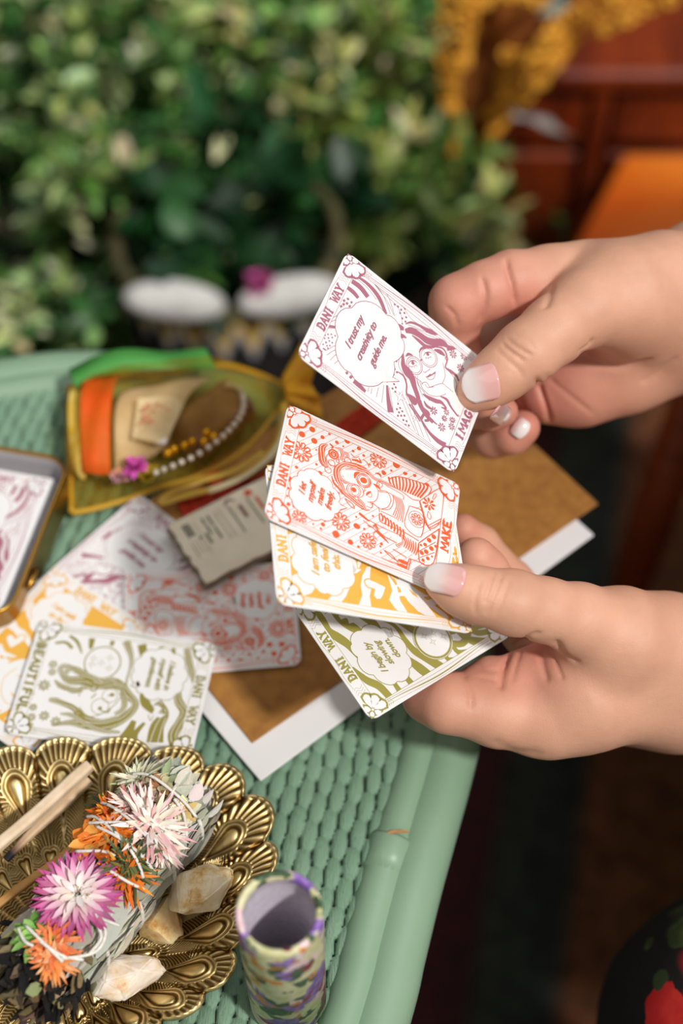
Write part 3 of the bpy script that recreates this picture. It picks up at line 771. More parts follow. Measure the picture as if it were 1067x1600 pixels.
('s',[(4.66,43.62,2.24),(8.42,43.08,1.34),(9.44,42.03,0.6)]),
('s',[(4.52,36.24,1.49),(6.84,36.51,1.19),(8.12,37.61,0.59)]),
('s',[(3.96,31.69,2.81),(9.65,28.57,1.76),(14.07,27.79,1.02),(20.07,27.85,1.02),(24.39,26.73,1.74)]),
('s',[(4.4,26.0,3.09),(8.37,24.42,2.49),(11.13,22.46,0.73)]),
('s',[(4.33,19.33,1.9),(6.11,18.46,1.75)]),
('s',[(4.16,14.9,1.46),(6.36,14.43,1.45)]),
('s',[(3.59,10.31,2.18),(8.6,8.43,2.45),(14.21,5.81,1.86),(16.4,5.57,0.57)]),
('s',[(18.41,9.63,0.86),(23.48,8.92,2.85),(27.48,6.04,2.83),(31.92,6.57,3.1),(36.43,7.77,3.52),(41.23,6.07,2.8)]),
('s',[(22.92,21.24,2.16),(26.38,19.52,3.16),(29.54,15.75,1.43)]),
('s',[(25.11,15.59,2.43),(29.07,12.32,2.84),(34.36,13.66,4.68),(40.08,13.09,5.63)]),
('s',[(33.31,21.82,1.71),(37.81,22.66,3.13),(41.69,24.39,3.55)]),
('s',[(33.53,18.18,1.0),(38.22,20.39,2.13),(41.7,19.38,2.41)]),
('D',[(13.46,37.72,7.01)]),
('c',0.3,[(13.46,37.72,6.2)]),
('*',[(12.37,41.15,1.63),(13.66,38.17,1.62),(11.29,35.57,1.62),(14.66,41.2,1.63),(15.15,35.01,1.62)]),
('s',[(20.05,50.69,1.04),(21.86,47.16,2.96),(21.11,41.46,3.24),(22.0,36.78,3.22),(20.53,31.36,3.65),(24.28,25.9,2.89),(27.56,22.78,2.44),(32.28,25.0,3.16),(36.23,29.61,3.16),(37.46,35.78,2.89),(37.28,42.41,2.18),(39.23,48.44,0.58)]),
('s',[(22.52,52.17,0.59),(25.04,48.41,2.51),(25.19,43.91,2.2),(23.55,39.99,1.76)]),
('s',[(30.04,52.06,1.47),(30.18,47.56,2.64),(31.75,42.64,2.48),(34.92,38.74,2.9),(35.56,32.71,2.16),(33.37,27.56,2.16)]),
('s',[(18.55,33.41,1.02),(21.79,29.53,2.18),(25.89,26.87,2.17),(29.55,26.52,1.87),(32.05,28.68,1.44)]),
('s',[(34.57,46.93,0.73),(34.69,42.47,1.75),(37.55,36.47,1.73),(38.53,30.37,1.72),(38.2,25.42,1.0)]),
('s',[(16.12,49.67,0.6),(17.85,45.42,2.52),(19.48,40.48,2.21),(20.37,35.8,1.46)]),
('l',0.2,[(22.75,42.44),(23.44,36.35),(22.41,28.62),(27.7,29.24),(32.73,33.56),(34.21,38.95),(28.69,42.1),(22.75,42.44)]),
('w',[(24.5,41.54),(24.11,36.88),(23.08,29.15),(26.98,29.45),(31.82,32.37),(33.56,36.95),(31.41,40.17),(27.93,41.97)]),
('w',[(25.25,52.81),(25.5,49.01),(26.99,43.36),(27.78,40.91),(31.55,41.23),(29.89,45.43),(28.5,51.79)]),
('c',0.4,[(33.34,40.68,1.02),(23.31,38.22,1.17)]),
('s',[(31.3,33.99,0.29),(31.68,31.33,0.58),(30.12,30.7,0.29)]),
('l',0.3,[(27.4,38.09),(25.38,36.86)]),
('l',0.3,[(25.57,32.78),(24.89,30.44)]),
('d',[(30.59,34.2,0.72),(25.03,31.49,0.73)]),
('c',0.14,[(29.88,34.41,2.9),(25.48,32.08,2.62)]),
('y',[(16.72,54.35,1.64,1),(19.7,53.8,1.49,1),(25.02,55.12,2.23,1),(33.64,56.51,1.48,1),(37.32,56.09,1.62,1),(36.16,51.99,1.91,1),(37.63,47.61,1.9,1),(28.64,58.48,1.04,1),(40.22,55.54,1.03,1)]),
('Y',[(18.06,49.97,2.53)]),
('l',0.18,[(29.73,17.13),(25.91,16.07),(26.96,12.92),(29.35,14.38),(28.98,11.64),(31.27,12.41),(30.25,15.55),(32.55,16.32),(30.53,17.61)]),
('w',[(30.39,16.58),(26.58,15.53),(27.4,13.51),(29.4,14.72),(29.38,11.88),(31.02,13.19)]),
('b',[(9.58,25.09),(6.23,20.6),(6.5,14.39),(11.34,9.46),(17.21,8.9),(21.3,10.24),(23.79,15.61),(22.92,21.24),(19.95,24.05),(14.98,26.07)]),
('B',[(18.43,23.84),(19.52,24.75),(20.59,26.11),(20.86,23.64),(20.15,22.76)])]}
# ------------------------------------------------------------------ printed cards (card units are millimetres; x right, y down, origin top left)
CW, CH = 44.5, 63.5
GL = {   # stroke letters on a 1 x 1.6 cell
 'D': [[(0.1, 0), (0.1, 1.6)], [(0.1, 0), (0.6, 0.05), (0.9, 0.5), (0.9, 1.1), (0.6, 1.55), (0.1, 1.6)]],
 'A': [[(0, 1.6), (0.5, 0), (1, 1.6)], [(0.2, 1.0), (0.8, 1.0)]],
 'N': [[(0.05, 1.6), (0.05, 0), (0.95, 1.6), (0.95, 0)], [(0.2, 0.8), (0.8, 0.8)]],
 'I': [[(0.5, 0), (0.5, 1.6)]],
 'W': [[(0, 0), (0.25, 1.6), (0.5, 0.3), (0.75, 1.6), (1, 0)]],
 'Y': [[(0, 0), (0.5, 0.8), (0.5, 1.6)], [(0.5, 0.8), (1, 0)]],
 'M': [[(0, 1.6), (0.08, 0), (0.5, 1.1), (0.92, 0), (1, 1.6)]],
 'K': [[(0.1, 0), (0.1, 1.6)], [(0.95, 0), (0.15, 0.85), (0.95, 1.6)]],
 'E': [[(0.9, 0), (0.1, 0), (0.1, 1.6), (0.9, 1.6)], [(0.1, 0.8), (0.7, 0.8)]],
 'G': [[(0.9, 0.3), (0.6, 0), (0.2, 0.15), (0.08, 0.8), (0.2, 1.45), (0.6, 1.6), (0.9, 1.3), (0.9, 0.9), (0.6, 0.9)]],
 'B': [[(0.1, 0), (0.1, 1.6), (0.65, 1.55), (0.9, 1.2), (0.6, 0.8), (0.1, 0.78)], [(0.1, 0), (0.6, 0.02), (0.82, 0.4), (0.6, 0.8)]],
 'U': [[(0.1, 0), (0.1, 1.2), (0.35, 1.6), (0.65, 1.6), (0.9, 1.2), (0.9, 0)]],
 'T': [[(0.5, 0), (0.5, 1.6)], [(0.02, 0.05), (0.98, 0.05)]],
 'F': [[(0.9, 0), (0.1, 0), (0.1, 1.6)], [(0.1, 0.8), (0.7, 0.8)]],
 'L': [[(0.1, 0), (0.1, 1.6), (0.9, 1.6)]],
}
class Art:
    def __init__(s):
        s.V = []; s.F = []; s.M = []; s.z = 0.02; s.hair = None
    def face(s, P, mi, z=None):
        z = s.z if z is None else z
        b = len(s.V)
        s.V += [(x, -y, z) for x, y in P]
        s.F.append(tuple(range(b, b + len(P)))); s.M.append(mi)
    def fill(s, P, mi=1, z=None):
        z = s.z if z is None else z
        P = [tuple(p[:2]) for p in P]
        T = tessellate_polygon([[Vector((x, y, 0)) for x, y in P]])
        b = len(s.V)
        s.V += [(x, -y, z) for x, y in P]
        for t in T:
            a, c, d = [P[i] for i in t]
            area = (c[0] - a[0]) * (d[1] - a[1]) - (c[1] - a[1]) * (d[0] - a[0])
            if abs(area) < 1e-9: continue
            s.F.append(tuple(b + i for i in (t if area < 0 else t[::-1]))); s.M.append(mi)
    def stroke(s, P, w, mi=1, closed=False, smooth=True, z=None):
        # P : (x, y) with constant width w, or (x, y, w)
        z = s.z if z is None else z
        Q = [Vector((p[0], p[1], p[2] if len(p) > 2 else w)) for p in P]
        if smooth and len(Q) > 2:
            Q = catmull(Q, 5, closed)
        n = len(Q)
        b = len(s.V)
        for i, p in enumerate(Q):
            a = Q[i - 1] if (closed or i) else Q[0]
            c = Q[(i + 1) % n] if (closed or i < n - 1) else Q[-1]
            t = Vector((c.x - a.x, c.y - a.y))
            t = t.normalized() if t.length > 1e-9 else Vector((1, 0))
            nn = Vector((-t.y, t.x)) * max(p.z, 0.03) * 0.5
            s.V += [(p.x + nn.x, -(p.y + nn.y), z), (p.x - nn.x, -(p.y - nn.y), z)]
        for i in range(n if closed else n - 1):
            j = (i + 1) % n
            s.F.append((b + 2 * i, b + 2 * j, b + 2 * j + 1, b + 2 * i + 1)); s.M.append(mi)
        s.z += 0.0001
    def disc(s, x, y, r, mi=1, n=14, z=None):
        s.face([(x + r * math.cos(-2 * PI * k / n), y + r * math.sin(-2 * PI * k / n)) for k in range(n)], mi, z)
    def circle(s, x, y, r, w, mi=1, n=28):
        s.stroke([(x + r * math.cos(2 * PI * k / n), y + r * math.sin(2 * PI * k / n)) for k in range(n)], w, mi, True, False)
    def daisy(s, x, y, r, style, mi=1):
        n = 8 if style == 1 else 9
        if style == 1:       # solid petals
            for k in range(n):
                a = 2 * PI * k / n + x
                c, q = math.cos(a), math.sin(a)
                pts = [(0.2, 0), (0.55, 0.17), (0.85, 0.17), (1.0, 0), (0.85, -0.17), (0.55, -0.17)]
                s.face([(x + r * (u * c - v * q), y + r * (u * q + v * c)) for u, v in reversed(pts)], mi)
            s.disc(x, y, r * 0.2, 0, 10, s.z + 0.005)
            s.circle(x, y, r * 0.24, r * 0.12, mi, 10)
        else:                 # outlined petals
            s.z += 0.004
            for k in range(n):
                a = 2 * PI * k / n + x
                c, q = math.cos(a), math.sin(a)
                pts = [(0.22, 0), (0.5, 0.2), (0.85, 0.24), (1.0, 0), (0.85, -0.24), (0.5, -0.2)]
                s.fill([(x + r * (u * c - v * q), y + r * (u * q + v * c)) for u, v in pts], mi)
            s.z += 0.004
            for k in range(n):
                a = 2 * PI * k / n + x
                c, q = math.cos(a), math.sin(a)
                pts = [(0.36, 0), (0.55, 0.07), (0.78, 0.1), (0.87, 0), (0.78, -0.1), (0.55, -0.07)]
                s.fill([(x + r * (u * c - v * q), y + r * (u * q + v * c)) for u, v in pts], 0)
            s.disc(x, y, r * 0.26, mi, 12); s.z += 0.002
            s.disc(x, y, r * 0.2, 0, 12); s.z += 0.002
    def star(s, x, y, r, mi=1):
        P = []
        for k in range(8):
            a = PI * k / 4
            q = r if k % 2 == 0 else r * 0.28
            P.append((x + q * math.cos(a), y + q * math.sin(a)))
        s.z += 0.003
        s.fill([(x + (px - x) * 1.15, y + (py - y) * 1.15) for px, py in P], 0)
        s.z += 0.002
        s.stroke(P, 0.16, mi, True, False)
    def letters(s, txt, x, y, w, hgt, mi=1, up=False, wt=0.30):
        # bold slab letters across the width; the row may be arched
        n = len(txt)
        cw = w / n
        for i, ch in enumerate(txt):
            if ch == ' ': continue
            for st in GL[ch]:
                pts = []
                for (a, b) in st:
                    k = {'I': 0.6, 'W': 0.92, 'M': 0.9}.get(ch, 0.78)
                    pts.append((x + cw * (i + 0.11 + k * a), y + hgt * b / 1.6))
                lw_ = cw * wt * (0.72 if ch in 'WM' else 0.85 if ch in 'NA' else 1.0)
                for a_, b_ in zip(pts[:-1], pts[1:]):
                    s.stroke([a_, b_], lw_, mi, False, False)
                    s.disc(b_[0], b_[1], lw_ * 0.45, mi, 8)
                for e in (pts[0], pts[-1]):
                    if abs(e[1] - y) < 0.01 or abs(e[1] - y - hgt) < 0.01:
                        s.stroke([(e[0] - cw * 0.25, e[1]), (e[0] + cw * 0.25, e[1])], hgt * 0.16, mi, False, False)
            # little spur at mid height, as the western lettering has
            if ch in 'DI': s.stroke([(x + cw * (i + 0.3), y + hgt * 0.5), (x + cw * (i + 0.7), y + hgt * 0.5)], hgt * 0.10, mi, False, False)
    def script(s, txt, x, y, size, mi=1, align='CENTER', shear=0.42, bold=0.012, rot=0.0, width=None):
        cu = bpy.data.curves.new('lettering', 'FONT')
        cu.body = txt; cu.size = size; cu.shear = shear; cu.offset = bold * size
        cu.align_x = align; cu.resolution_u = 2; cu.space_character = 0.92
        ob = bpy.data.objects.new('lettering', cu)
        COL.objects.link(ob)
        dg = bpy.context.evaluated_depsgraph_get()
        me = bpy.data.meshes.new_from_object(ob.evaluated_get(dg))
        bpy.data.objects.remove(ob); bpy.data.curves.remove(cu)
        c, q = math.cos(rot), math.sin(rot)
        xs_ = [v.co.x for v in me.vertices]
        k = 1.0
        if width and xs_:
            k = width / (max(xs_) - min(xs_))
        b = len(s.V)
        for v in me.vertices:
            X_, Y_ = v.co.x * k, -v.co.y
            s.V.append((x + X_ * c - Y_ * q, -(y + X_ * q + Y_ * c), s.z))
        for p in me.polygons:
            s.F.append(tuple(b + i for i in p.vertices)); s.M.append(mi)
        bpy.data.meshes.remove(me)
        s.z += 0.0005
    def corner(s, cx, cy, sx, sy, mi=1, big=1.0):
        # retro flower tucked in a corner; sx, sy point to the middle of the card
        c = (cx + sx * 2.3, cy + sy * 2.3)
        s.z += 0.01
        angs = [8, 50, 92, 150, 225, 300]
        lens = [5.2, 5.0, 5.2, 3.0, 2.4, 3.0]
        wid = [2.9, 3.2, 2.9, 2.4, 1.8, 2.4]
        for lay, (gr, m_) in enumerate(((0.62, mi), (0.0, 0))):
            for a, L_, w_ in zip(angs, lens, wid):
                a = math.radians(a)
                c_, q_ = math.cos(a), math.sin(a)
                pts = [(0.35, 0.18), (0.5 * L_, 0.46 * w_), (0.86 * L_, 0.5 * w_), (L_, 0.15 * w_), (L_, -0.15 * w_), (0.86 * L_, -0.5 * w_), (0.5 * L_, -0.46 * w_), (0.35, -0.18)]
                out = []
                for u, v in pts:
                    if lay == 0:
                        v *= 1 + gr * 2 / w_ * 0.75; u += (gr if u > 2 else 0)
                    else:
                        v *= 0.86; u = u + (0.3 if u < 1 else 0)
                    X_ = c[0] + sx * (u * c_ - v * q_)
                    Y_ = c[1] + sy * (u * q_ + v * c_)
                    X_ = min(max(X_, 0.55), CW - 0.55); Y_ = min(max(Y_, 0.55), CH - 0.55)
                    out.append((X_, Y_))
                s.fill(out, m_)
            s.z += 0.012
        s.disc(c[0], c[1], 0.62, mi, 12); s.z += 0.003
        s.disc(c[0], c[1], 0.42, 0, 12); s.z += 0.003
    def frame(s, title, foot, mi=1, x0=3.6, y0=5.3, y1=58.0):
        # paper margin laid over the picture, then its ornament
        s.z += 0.004
        s.face([(0.6, 0.6), (0.6, y0), (CW - 0.6, y0), (CW - 0.6, 0.6)], 0)
        s.face([(0.6, y1), (0.6, CH - 0.6), (CW - 0.6, CH - 0.6), (CW - 0.6, y1)], 0)
        s.face([(0.5, y0), (0.5, y1), (x0, y1), (x0, y0)], 0)
        s.face([(CW - x0, y0), (CW - x0, y1), (CW - 0.5, y1), (CW - 0.5, y0)], 0)
        s.z += 0.003
        for P in ([(x0, y0), (CW - x0, y0)], [(x0, y1), (CW - x0, y1)], [(x0, y0), (x0, y1)], [(CW - x0, y0), (CW - x0, y1)]):
            s.stroke(P, 0.14, mi)
        for sgn in (0, 1):
            def X_(a): return CW - a if sgn else a
            n = 13
            s.stroke([(X_(1.4 + 1.3 * math.cos((k / (n - 1)) * 2 * PI) * 0.5 + 0.45), 8 + 47 * k / (n - 1), 0.12 + 0.3 * math.sin(PI * k / (n - 1))) for k in range(n)], 0, mi)
            s.stroke([(X_(2.2 + 0.7 * math.cos((k / (n - 1)) * 2 * PI) * 0.5 + 0.5), 8 + 47 * k / (n - 1)) for k in range(n)], 0.13, mi)
            s.stroke([(X_(1.0 + 0.5 * math.cos((k / (n - 1)) * 2 * PI)), 8 + 47 * k / (n - 1)) for k in range(n)], 0.1, mi)
            for yy, sg in ((8.5, 1), (CH - 8.5, -1)):
                for k in range(3):
                    s.stroke([(X_(1.0), yy + sg * k * 0.8), (X_(1.8), yy + sg * (k * 0.8 + 0.5)), (X_(2.6), yy + sg * (k * 0.8 - 0.2)), (X_(3.4), yy + sg * (k * 0.8 + 0.4))], 0.11, mi)
            for yb, sg in ((2.4, 1), (CH - 2.4, -1)):
                for k in range(3):
                    xx = 8.6 + k * 0.9
                    s.stroke([(X_(xx), yb - 1.3), (X_(xx + 0.7), yb - 0.3), (X_(xx - 0.1), yb + 0.9), (X_(xx + 0.7), yb + 2.2)], 0.11, mi)
        for yb in (1.25, CH - 1.25):
            s.stroke([(11, yb), (16, yb - 0.45 * (1 if yb < 9 else -1)), (22, yb + 0.25 * (1 if yb < 9 else -1)), (28, yb - 0.45 * (1 if yb < 9 else -1)), (34, yb)], 0.12, mi)
        s.letters(title, 13.3, 1.75, 18.5, 2.75, mi)
        if foot:
            s.letters(foot, 22.3 - len(foot) * 1.5, 58.9, len(foot) * 3.0, 2.7, mi)
        for cx, sx in ((0.45, 1), (CW - 0.45, -1)):
            for cy, sy in ((0.45, 1), (CH - 0.45, -1)):
                s.corner(cx, cy, sx, sy, mi)
    def bubble(s, cusps, tail, mi=1, lw=0.5):
        c = Vector((sum(p[0] for p in cusps) / len(cusps), sum(p[1] for p in cusps) / len(cusps)))
        P = []
        n = len(cusps)
        for i in range(n):
            a = Vector(cusps[i]); b = Vector(cusps[(i + 1) % n])
            m = (a + b) / 2
            out = (m - c).normalized() * (a - b).length * 0.26
            for k in range(7):
                t = k / 7
                P.append(a.lerp(b, t) + out * (4 * t * (1 - t)) ** 0.75)
        s.z += 0.004
        if tail:
            s.stroke(tail, lw * 1.6, mi, True, False)
        s.stroke([tuple(p) for p in P], lw, mi, True, False)
        s.z += 0.001
        # white body
        b = len(s.V)
        s.V.append((c.x, -c.y, s.z))
        s.V += [(p.x, -p.y, s.z) for p in P]
        for i in range(len(P)):
            s.F.append((b, b + 1 + (i + 1) % len(P), b + 1 + i)); s.M.append(0)
        if tail:
            s.fill(tail, 0)
        s.z += 0.003
    def run(s, ops, skip='bB'):
        tail = None
        for op in ops:
            if op[0] == 'B': tail = op[1]
        for op in ops:
            t = op[0]
            if t == 's':
                s.stroke(op[1], 0.2)
                wm = max(q[2] for q in op[1])
                if s.hair and wm > s.hair and len(op[1]) > 3:      # pale strands inside the broad locks
                    for side in (-0.24, 0.22):
                        Q_ = []
                        for i, q in enumerate(op[1]):
                            a_ = op[1][max(i - 1, 0)]; b_ = op[1][min(i + 1, len(op[1]) - 1)]
                            tv = Vector((b_[0] - a_[0], b_[1] - a_[1])); tv = tv.normalized() if tv.length > 1e-6 else Vector((1, 0))
                            wob = 0.10 * math.sin(i * 2.4)
                            Q_.append((q[0] - tv.y * q[2] * (side + wob), q[1] + tv.x * q[2] * (side + wob), 0.16 * min(1.4, q[2])))
                        s.stroke(Q_, 0, 0)
            elif t == 'l': s.stroke(op[2], op[1] * (1.8 if s.hair == 0.9 else 1.4))
            elif t == 'f': s.z += 0.0005; s.fill(op[1], 1)
            elif t == 'w': s.z += 0.003; s.fill(op[1], 0); s.z += 0.003
            elif t == 'd':
                s.z += 0.0005
                for x, y, r in op[1]: s.disc(x, y, max(r, 0.16))
            elif t == 'D':
                s.z += 0.003
                for x, y, r in op[1]: s.disc(x, y, r, 0, 30)
                s.z += 0.003
            elif t == 'c':
                for x, y, r in op[2]: s.circle(x, y, r, op[1] * 1.5)
            elif t == 'y':
                for x, y, r, k in op[1]: s.daisy(x, y, r, 1)
            elif t == 'Y':
                for q in op[1]: s.daisy(q[0], q[1], q[2], 2)
            elif t == '*':
                for q in op[1]: s.star(q[0], q[1], q[2])
            elif t == 'b':
                s.bubble(op[1], tail)

m_paper = mat('card_paper', (0.83, 0.82, 0.83), 0.5)
bump(m_paper, noisy(m_paper, coords(m_paper), 1500, 2), 0.05)
m_inks = {'purple': mat('mauve_ink', '#a9687c', 0.5), 'orange': mat('orange_ink', '#e4602c', 0.5), 'yellow': mat('gold_ink', '#e8b149', 0.5),
          'green': mat('olive_ink', '#9c9444', 0.5), 'moss': mat('olive_ink_dark', '#8f8539', 0.5)}
TXT = {'purple': (['I trust my', 'creativity to', 'guide me.'], (20.3, 13.6), 4.75, 3.35, 0),
       'orange': (['I let', 'myself', 'make', 'freely.'], (15.6, 10.2), 3.1, 2.9, 0),
       'yellow': (['I am safe', 'to feel', 'this.'], (15.9, 13.0), 3.5, 3.1, 0),
       'green': (['I begin by', 'slowing', 'down.'], (15.8, 14.5), 3.5, 3.0, 0),
       'moss': (['I believe in', 'myself with', 'gentleness.'], (14.8, 13.8), 3.2, 2.75, 0)}
FOOT = {'purple': 'IMAGINE', 'orange': 'MAKE', 'yellow': 'FEEL', 'green': 'BEGIN', 'moss': 'BEAUTIFUL'}
def rounded(w, h, r, n=6):
    P = []
    for cx, cy, a0 in ((w - r, r, -90), (w - r, h - r, 0), (r, h - r, 90), (r, r, 180)):
        for k in range(n + 1):
            a = math.radians(a0 + 90 * k / n)
            P.append((cx + r * math.cos(a), cy + r * math.sin(a)))
    return P
def card_mesh(kind):
    a = Art()
    P = rounded(CW, CH, 3.1)
    n = len(P)
    th = 0.34
    b = len(a.V)
    a.V += [(x, -y, 0.0) for x, y in P] + [(x, -y, -th) for x, y in P]
    a.F.append(tuple(range(n - 1, -1, -1))); a.M.append(0)
    a.F.append(tuple(range(n, 2 * n))); a.M.append(0)
    for i in range(n):
        j = (i + 1) % n
        a.F.append((i, j, n + j, n + i)); a.M.append(0)
    x0, y0, y1 = 3.6, 5.3, 58.0
    if kind == 'yellow':
        a.face([(x0, y0), (x0, y1), (CW - x0, y1), (CW - x0, y0)], 1)
        a.z += 0.003
        # a seated figure's hair and flowers lower down the card
        a.run(ART['yellow'])
        rn = random.Random(5)
        for k in range(9):
            xx = 8 + k * 3.4
            a.stroke([(xx, 37 + 2 * math.sin(k), 0.4), (xx + 1.5, 42, 1.6), (xx - 0.8, 47, 2.2), (xx + 1, 53, 1.8), (xx, 57, 0.4)], 0, 0)
        a.z += 0.004
        a.fill([(14, 38), (18, 33), (25, 32), (31, 36), (33, 43), (30, 50), (24, 56), (17, 52), (13, 45)], 0)
        a.z += 0.004
        a.stroke([(18, 40), (17, 45), (20, 50), (25, 52), (29, 48), (30, 42)], 0.25)
        a.stroke([(14, 40, 0.6), (17, 35, 2.0), (24, 33, 2.4), (30, 37, 2.2), (33, 44, 1.6), (34, 52, 2.0), (31, 57, 0.4)], 0)
        a.stroke([(13, 44, 0.5), (11, 50, 1.8), (13, 57, 1.0)], 0)
        a.stroke([(20, 42, 0.2), (22, 41.4, 0.5), (23.4, 42, 0.2)], 0); a.stroke([(26, 42, 0.2), (28, 41.4, 0.5), (29, 42, 0.2)], 0)
        a.stroke([(23, 48, 0.2), (25, 48.6, 0.7), (27, 47.8, 0.2)], 0)
    else:
        ops = list(ART[kind])
        if kind == 'green':
            rn = random.Random(3)
            for k in range(7):
                xx = 7 + k * 5
                a.stroke([(xx, 34, 0.4), (xx + 2, 39, 2.0), (xx - 1, 45, 2.4), (xx + 1.5, 51, 2.2), (xx, 57.5, 1.5)], 0)
        if kind == 'orange':
            for k in range(-12, 26):
                y_ = 5.3 + k * 2.6; P_ = []
                for i in range(2):
                    x_ = 3.6 if i == 0 else CW - 3.6
                    P_.append([x_, y_ + (x_ - 3.6) * 0.85])
                (xa, ya), (xb, yb) = P_
                if yb <= 5.3 or ya >= 58: continue
                if ya < 5.3: xa += (5.3 - ya) / 0.85; ya = 5.3
                if yb > 58: xb -= (yb - 58) / 0.85; yb = 58
                a.stroke([(xa, ya), (xb, yb)], 0.12, 1, False, False)
        a.hair = {'moss': 1.3, 'orange': 0.9}.get(kind)
        a.run(ops)
    a.frame('DANI WAY', FOOT[kind])
    lines, (cx, cy), dy, size, _ = TXT[kind]
    a.z += 0.003
    for i, t in enumerate(lines):
        off = 0
        a.script(t, cx + off, cy + i * dy + size * 0.3, size * 1.06, bold=0.02)
    me = bpy.data.meshes.new('card_' + kind)
    me.from_pydata([(x / 1000, y / 1000, z / 1000) for x, y, z in a.V], [], a.F)
    me.materials.append(m_paper); me.materials.append(m_inks[kind])
    me.polygons.foreach_set('material_index', a.M)
    me.update()
    return me
CM = {k: card_mesh(k) for k in TXT}
def place_card(name, kind, Mx, label, group=None, scale=1.0):
    o = bpy.data.objects.new(name, CM[kind])
    COL.objects.link(o)
    o.matrix_world = Mx @ Matrix.Scale(scale, 4)
    return tag(o, label, 'card', group)
def rt(R, t):
    M_ = Matrix([[*R[0], t[0]], [*R[1], t[1]], [*R[2], t[2] + CAM_Z], [0, 0, 0, 1]])
    return M_
def orth(M_):
    q = M_.to_quaternion(); q.normalize()
    return Matrix.Translation(M_.translation) @ q.to_matrix().to_4x4()
RP = orth(rt([[0.3415, -0.7673, 0.5429], [0.9395, 0.2609, -0.2222], [0.0288, 0.5858, 0.8099]], [-0.01344, 0.28083, -0.31958]))
RO = orth(rt([[0.1363, -0.8661, 0.481], [0.9898, 0.1399, -0.0285], [-0.0426, 0.48, 0.8763]], [-0.02266, 0.2355, -0.33883]))
RG = orth(rt([[-0.5644, -0.7381, 0.3698], [0.7805, -0.623, -0.0523], [0.269, 0.259, 0.9277]], [0.00899, 0.1946, -0.38812]))
def plane_hit(px, n, p0):
    r = ray(*px)
    return CL + r * ((p0 - CL).dot(n) / r.dot(n))
def rigid_on(px4, n, p0, scale=True):
    # card lying in the plane (n, p0) with its corners TL, TR, BR, BL as near as can be to px4
    Q = [plane_hit(p, n, p0) for p in px4]
    loc = [(0, 0), (CW / 1000, 0), (CW / 1000, -CH / 1000), (0, -CH / 1000)]
    e1 = (Q[1] - Q[0]) - n * (Q[1] - Q[0]).dot(n); e1.normalize()
    e2 = n.cross(e1)
    A = np.array([((q - Q[0]).dot(e1), (q - Q[0]).dot(e2)) for q in Q]); C_ = np.array(loc)
    am, cm = A.mean(0), C_.mean(0)
    H_ = (A - am).T @ (C_ - cm)
    U_, S_, V_ = np.linalg.svd(H_); r = U_ @ V_
    k = S_.sum() / ((C_ - cm) ** 2).sum() if scale else 1.0
    x = e1 * r[0, 0] + e2 * r[1, 0]; y = e1 * r[0, 1] + e2 * r[1, 1]
    t2 = am - k * (r @ cm)
    t = Q[0] + e1 * t2[0] + e2 * t2[1]
    return Matrix([[x.x, y.x, n.x, t.x], [x.y, y.y, n.y, t.y], [x.z, y.z, n.z, t.z], [0, 0, 0, 1]]), k
# held cards
place_card('affirmation_card', 'purple', RP, 'white card with mauve print and a woman in glasses, pinched in the upper hand')
place_card('affirmation_card', 'orange', RO, 'white card with orange print, top of the fan held in the lower hand')
nO = RO.to_3x3() @ Vector((0, 0, 1))
MY, kY = rigid_on([(430, 940), (413, 733), (716, 781), (733, 988)], nO, RO.translation - nO * 0.0022)
place_card('affirmation_card', 'yellow', MY, 'white card with golden print, middle of the fan held in the lower hand', scale=kY)
place_card('affirmation_card', 'green', RG, 'white card with olive stripes reading slowing down, lowest of the fan in the lower hand')

# ------------------------------------------------------------------ envelope and folded sheet under the cards
m_kraft = mottled('kraft_paper', '#96642a', '#a87433', 220, 0.7, bs=0.12, bd=0.0003, detail=5)
m_sheet = mat('white_sheet', (0.78, 0.77, 0.79), 0.6)
def slab(name, P, z0, z1, m, bev=0.0003):
    mb = MB(); n = len(P)
    mb.add([(p.x, p.y, z0) for p in P] + [(p.x, p.y, z1) for p in P], [tuple(range(n - 1, -1, -1)), tuple(range(n, 2 * n))] + [(i, (i + 1) % n, n + (i + 1) % n, n + i) for i in range(n)])
    o = mb.build(name, m, smooth=False); origin_to(o); bevel(o, bev, 2)
    return o
z0 = TABLE_Z + 0.0012
a, b, c = at(407, 1222, z0), at(927, 838, z0), at(885, 808, z0)
u = (b - a).normalized(); w = Vector((-u.y, u.x, 0))
wlen = 0.155
sheet = slab('folded_card', [a, b, b + w * 0.1135, a + w * 0.1135], z0, z0 + 0.0012, m_sheet)
tag(sheet, 'plain white folded card lying under the brown envelope', 'card')
z1 = z0 + 0.0013
a, b = at(394, 1162, z1), at(934, 789, z1)
u = (b - a).normalized(); w = Vector((-u.y, u.x, 0))
ENV_TOP = z1 + 0.0011
env = slab('kraft_envelope', [a, b, b + w * 0.108, a + w * 0.108], z1, ENV_TOP, m_kraft)
tag(env, 'brown kraft envelope overhanging the right edge of the green table', 'envelope')
up = Vector((0, 0, 1))
def table_card(name, kind, px4, z, label, tilt=(0, 0)):
    n = Vector((tilt[0], tilt[1], 1)).normalized()
    M_, k = rigid_on(px4, n, Vector((0, 0.27, z)) + Vector((at(*px4[0], z).x, 0, 0)) if False else at((px4[0][0] + px4[2][0]) / 2, (px4[0][1] + px4[2][1]) / 2, z))
    return place_card(name, kind, M_, label, None, k)
EZ = ENV_TOP
table_card('affirmation_card', 'purple', [(215, 768), (345, 872), (160, 1030), (30, 934)], EZ + 0.0008, 'mauve printed card on the table, half under the small torn edge note')
table_card('affirmation_card', 'orange', [(462, 872), (462, 1040), (196, 1066), (196, 898)], EZ + 0.0022, 'orange printed card lying on the brown envelope beneath the torn edge note', (0.00, 0))
